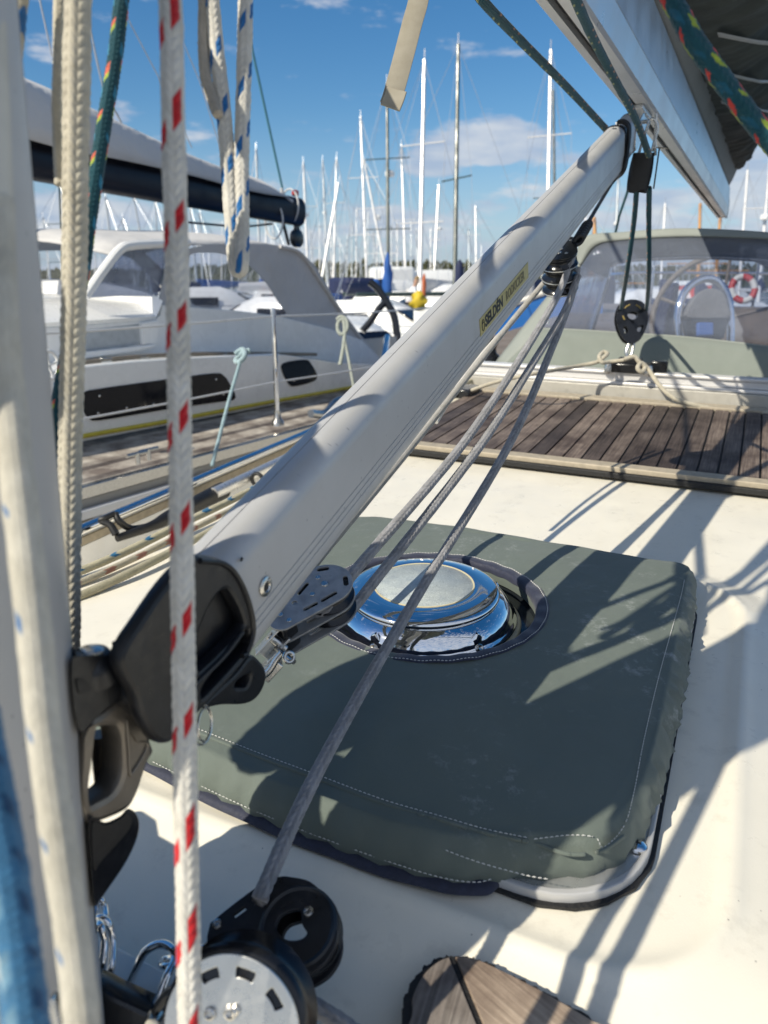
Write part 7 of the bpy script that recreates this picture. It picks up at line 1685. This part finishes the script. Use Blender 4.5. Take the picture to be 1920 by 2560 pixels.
# wooden masted boats behind the sprayhood
for (x0, y0, x1, y1, d, w, lab) in ((1283, 470, 1290, 620, 13, 12, 'wooden yacht with an orange varnished mast behind the left end of the sprayhood window'), (1513, 440, 1508, 620, 20, 9, 'wooden yacht with the left of two orange spars above the sprayhood'), (1556, 470, 1545, 620, 20, 9, 'wooden yacht with the right of two orange spars above the sprayhood')):
    yacht((x0 * Q, y0 * Q), (x1 * Q, y1 * Q), d, 'wood', lab, Lh=8, head=R_(70), cover=M['navyc'], wpx=w, hullc=M['navyc'] if d == 13 else None)
q = P(1478, 760, 12.5); rws = []
for i in range(12):
    u = i / 11; c_ = q + ZZ * (0.75 - 1.5 * u) + RT * (-0.12 * u); w = 0.05 + 0.13 * u ** 1.3 * (1 if u < .85 else 0.6)
    rws.append([c_ + RT * w * math.cos(a) + Vector((0, 1, 0)) * w * 0.6 * math.sin(a) + RT * 0.015 * math.sin(a * 5 + i) for a in [2 * math.pi * k / 14 for k in range(14)]])
mb = MB(); mb.sweep(rws); settag(mb.build('furled_sail', pm('tan_orange_sail', (0.70, 0.30, 0.05), 0.7, var=0.2, vs=2, bump=0.4, bs=6, bd=0.02), base=q), label='orange furled sail hanging beside the wooden mast behind the sprayhood', cat='sail')
mb = MB(); q = P(1512, 760, 12.8); mb.sweep([[q + ZZ * z + RT * 0.16 * k * math.cos(a) + Vector((0, 1, 0)) * 0.12 * math.sin(a) for a in [2 * math.pi * j / 12 for j in range(12)]] for z, k in ((0.7, 0.5), (0.3, 1), (-0.3, 1.1), (-0.7, 0.8))]); settag(mb.build('sail_cover_bundle', M['navyc'], base=q), label='dark navy sail bundle right of the orange furled sail', cat='sail cover')

# boat close behind the vang: blue hull
def bluehull():
    A, B = P(1020, 935, 7.0), P(1500, 905, 6.3); d = (B - A).normalized()
    t = thing('blue_boat', (A + B) / 2, 'bright blue hulled boat seen between the vang lines and the sprayhood', 'boat')
    m = pm('bright_blue_topside', (0.020, 0.13, 0.42), 0.22, var=0.12, vs=0.8, bump=0, coat=0.4)
    rows = []
    for i in range(14):
        u = i / 13; p = A.lerp(B, u) ; top = 0.94 + 0.35 * u
        w = Vector((0, 1, 0)); rows.append([Vector((p.x, p.y + 0.3 - 0.3 * math.sin(u * 2.4), 2.52 - 0.70 * (1 - u) ** 1.4)), Vector((p.x, p.y, 1.9)), Vector((p.x, p.y + 0.15, 1.2)), Vector((p.x, p.y + 0.5, -0.2)), Vector((p.x, p.y + 2.2, -0.2)), Vector((p.x, p.y + 2.2, 1.7 + 0.3 * u))])
    mb = MB(); mb.sweep(rows); mb.build('hull', m, t, angle=50)
    mb = MB(); mb.tube([r[0] for r in rows], 0.025, 8); mb.build('gunwale', M['sailwhite'], t)
bluehull()

# white cruisers between the canopy and the vang
def cruiser(px, py, d, s, label, head, canopy=None):
    q = P(px, py, d); base = Vector((q.x, q.y, 0)); f = tmat(base, head); t = thing('motor_boat', base, label, 'motor boat', 'motor boats in the marina')
    mb = MB(); mb.sweep([[f(v) for v in r] for r in hull_rows(7 * s, 2.5 * s, 1.15 * s)]); mb.build('hull', M['white_gel'], t, angle=50)
    rows = []
    for x, w, h in ((-2.4, 0.9, 0.7), (-2.2, 0.95, 1.35), (-0.2, 0.95, 1.4), (0.5, 0.9, 1.15), (1.6, 0.7, 0.55), (2.2, 0.5, 0.1)):
        z = 1.1 * s; rows.append([f(Vector((x * s, -w * s, z))), f(Vector((x * s, -w * 0.85 * s, z + h * s * 0.8))), f(Vector((x * s, -w * 0.6 * s, z + h * s))), f(Vector((x * s, w * 0.6 * s, z + h * s))), f(Vector((x * s, w * 0.85 * s, z + h * s * 0.8))), f(Vector((x * s, w * s, z)))])
    mb = MB(); mb.sweep(rows); mb.build('superstructure', M['white_gel'], t, angle=40)
    ux, uy = Vector((math.cos(head), math.sin(head), 0)), Vector((-math.sin(head), math.cos(head), 0))
    for sg in (-1, 1): mb = MB(); mb.box(f(Vector((-1.2 * s, sg * 0.90 * s, 1.85 * s))), ux, uy, ZZ, 1.7 * s, 0.06 * s, 0.42 * s); mb.build('side_window', M['blackglass'], t, bevel=0.03)
    mb = MB(); mb.box(f(Vector((0.98 * s, 0, 1.98 * s))), (ux * 0.9 - ZZ * 0.45).normalized(), uy, (ZZ * 0.9 + ux * 0.45).normalized(), 0.95 * s, 1.2 * s, 0.05 * s); mb.build('windscreen', M['blackglass'], t, bevel=0.02)
    mb = MB()
    for sg in (-1, 1): mb.tube([f(Vector((x * s, sg * w * s, 1.7 * s))) for x, w in ((-3.2, 1.0), (0, 1.15), (2.2, 0.8), (3.2, 0.1))], 0.016, 6)
    mb.build('rail', M['wire'], t)
    if canopy: mb = MB(); mb.box(f(Vector((-2.6 * s, 0, 2.0 * s))), ux, uy, ZZ, 1.4 * s, 1.9 * s, 1.2 * s); mb.build('canopy', canopy, t, bevel=0.15)
cruiser(1090, 770, 24, 0.95, 'white motor boat moored at the foot of the tall white mast', R_(200), M['canvas_lgrey'])
cruiser(1160, 790, 19, 0.8, 'white motor boat partly hidden by the vang strut', R_(75), M['white_gel'])
cruiser(880, 790, 13, 0.75, 'white motor boat with dark windows right behind the grey canvas deckhouse', R_(-55), None)
cruiser(1010, 800, 33, 1.0, 'white motor boat behind the person in the white shirt', R_(30), M['navyc'])
cruiser(560, 770, 30, 0.9, 'white motor boat seen through the clear window of the neighbouring canopy', R_(20), None)
cruiser(650, 765, 24, 0.8, 'white motor boat with a blue cover seen through the right part of the canopy window', R_(160), M['blue'])
cruiser(150, 760, 26, 0.8, 'white motor boat between our mast and the thick cream rope', R_(200), None)
cruiser(1700, 770, 16, 0.8, 'white motor boat seen through the sprayhood window behind the binnacle', R_(170), None)
cruiser(1880, 760, 18, 0.8, 'white motor boat behind the lifebuoy at the right edge', R_(20), M['navyc'])
cruiser(1560, 760, 22, 0.9, 'white motor boat seen through the sprayhood window behind the sheet block', R_(185), M['red'])
extra = [ # crowd of moored craft between the canopy and the vang, and left and right
 (745, 760, 36, 0.9, 'white motor boat low behind the grey canopy peak', 15, None), (835, 745, 42, 1.0, 'white motor boat far behind the black curved stern frame', 200, M['navyc']),
 (925, 760, 28, 0.85, 'white motor boat right behind the round blue fender', 160, M['canvas_lgrey']), (975, 790, 20, 0.8, 'white motor boat under the bright blue sail bundle', -30, None),
 (1040, 745, 45, 1.1, 'white motor boat far behind the yellow bag', 190, None), (1120, 735, 38, 1.2, 'tall white motor boat behind the orange danbuoy', 20, M['white_gel']),
 (60, 745, 40, 0.9, 'white motor boat at the left edge behind our mast', 30, M['navyc']), (1640, 750, 30, 0.9, 'white motor boat seen through the window between sheet block and wheel', 200, M['canvas_lgrey']),
 (1800, 745, 34, 1.0, 'white motor boat seen through the steering wheel', 10, None)]
for (x, y, d, s_, lb, hd, cn) in extra: cruiser(x, y, d, s_, lb, R_(hd), cn)
def blob(name, label, cat, c, rx, ry, rz, mat, jit=0.12, n=18, cone=0.0):
    rows = []
    for i in range(n):
        th = math.pi * (i + 0.5) / n; kx = 1 - cone * (1 + math.cos(th)) / 2; rows.append([c + RT * rx * kx * math.sin(th) * math.cos(p) * (1 + jit * math.sin(3 * p + i)) + Vector((0, 1, 0)) * ry * math.sin(th) * math.sin(p) + ZZ * rz * math.cos(th) for p in [2 * math.pi * k / 20 for k in range(20)]])
    mb = MB(); mb.sweep(rows); settag(mb.build(name, mat, base=c), label=label, cat=cat)
blob('yellow_bag', 'bright yellow bag hanging on the rail at the foot of the tall white mast', 'bag', P(1046, 752, 15), 0.19, 0.14, 0.20, M['yellowc'], jit=0.35, cone=0.45)
blob('orange_buoy', 'upright orange danbuoy right of the yellow bag', 'buoy', P(1060, 715, 16), 0.045, 0.045, 0.26, M['orange'])
blob('sail_bundle', 'bright blue sail bundle tied to the slim dark mast', 'sail cover', P(969, 688, 23.5), 0.19, 0.14, 0.70, M['blue'], jit=0.3, cone=0.6)
blob('round_fender', 'round blue fender beside the black curved arm', 'fender', P(938, 712, 12), 0.085, 0.085, 0.09, M['blue'], jit=0)
blob('sail_bundle', 'navy sail bundle tied to the tallest dark mast left of the vang', 'sail cover', P(1148, 690, 20), 0.12, 0.1, 0.42, M['navyc'])
blob('orange_cover', 'orange cloth on a boat between our mast and the thick cream rope', 'cloth', P(138, 762, 12), 0.16, 0.1, 0.05, M['orange'])
blob('dark_cover', 'dark cloth heap left of the orange cloth', 'cloth', P(108, 768, 12), 0.13, 0.1, 0.07, M['navyc'])
# black curved steering arms
t = thing('davit_frame', P(955, 760, 11), 'black curved stern frame shaped like a leaning cross behind the grey canopy', 'frame')
mb = MB(); g = lambda x, y: P(x, y, 11)
mb.tube([g(925, 705), g(945, 722), g(962, 748), (g(968, 757)), g(985, 790), g(992, 830), g(998, 860)], 0.055, 10, smooth=5); mb.tube([g(966, 752), g(945, 775), g(925, 805), g(905, 828)], 0.05, 10, smooth=4); mb.build('arm', M['blackgl'], t)
# person
def person():
    d = 22.0; f0 = P(1022, 838, d); sc = 0.95
    t = thing('person', f0, 'person in a white shirt and dark trousers standing on a boat and bending forward', 'person')
    J = dict(pel=(0, 0, .92), ch=(.10, 0, 1.28), nk=(.16, 0, 1.46), hd=(.22, -.02, 1.62), hd2=(.235, -.02, 1.72), lk=(-.05, -.1, .5), la=(-.1, -.1, .08), lt=(.06, -.13, .03), rk=(.06, .1, .5), ra=(.02, .1, .08), rt=(.18, .12, .03), ls=(.14, -.19, 1.40), le=(.22, -.25, 1.14), lh=(.38, -.2, 1.0), rs=(.14, .19, 1.40), re=(.24, .24, 1.14), rh=(.42, .16, 1.02), lhp=(0, -.1, .88), rhp=(0, .1, .88))
    def skin(name, verts, edges, rad, mat, parent, root=0):
        me = bpy.data.meshes.new(name); me.from_pydata([f0 + Vector(J[v] if isinstance(v, str) else v) * sc - LOC[parent.name] for v in verts], edges, []); o = bpy.data.objects.new(name, me); COL.objects.link(o); o.parent = parent; LOC[o.name] = LOC[parent.name]; me.materials.append(mat)
        m_ = o.modifiers.new('skin', 'SKIN'); m_.use_smooth_shade = True; o.modifiers.new('sub', 'SUBSURF').render_levels = 2
        for i, r in enumerate(rad): me.skin_vertices[0].data[i].radius = (r, r) if not isinstance(r, tuple) else r
        for i in range(len(verts)): me.skin_vertices[0].data[i].use_root = (i == root)
        return o
    V_ = ['pel', 'ch', 'nk', 'hd', 'hd2', 'lhp', 'lk', 'la', 'lt', 'rhp', 'rk', 'ra', 'rt', 'ls', 'le', 'lh', 'rs', 're', 'rh']
    E_ = [(0, 1), (1, 2), (2, 3), (3, 4), (0, 5), (5, 6), (6, 7), (7, 8), (0, 9), (9, 10), (10, 11), (11, 12), (1, 13), (13, 14), (14, 15), (1, 16), (16, 17), (17, 18)]
    body = skin('body', V_, E_, [.12, .13, .05, .085, .075, .08, .055, .04, .04, .08, .055, .04, .04, .055, .04, .035, .055, .04, .035], M['skin'], t)
    skin('shirt', ['pel', 'ch', (0.15, 0, 1.42), 'ls', 'le', 'rs', 're'], [(0, 1), (1, 2), (1, 3), (3, 4), (1, 5), (5, 6)], [.15, .17, .09, .075, .055, .075, .055], M['shirt'], body)
    skin('trousers', ['pel', 'lhp', 'lk', 'la', 'rhp', 'rk', 'ra'], [(0, 1), (1, 2), (2, 3), (0, 4), (4, 5), (5, 6)], [.135, .105, .075, .06, .105, .075, .06], M['trousers'], body)
    skin('hair', ['hd', 'hd2', (.20, -.02, 1.76)], [(0, 1), (1, 2)], [.085, .088, .06], M['hair'], body)
person()
# pontoon the boats lie at
mb = MB(); mb.box(Vector((4, 34, 0.45)), Vector((1, 0, 0)), Vector((0, 1, 0)), ZZ, 90, 1.8, 0.25); settag(mb.build('pontoon', M['creamwood'], base=Vector((4, 34, 0.45))), kind='structure')
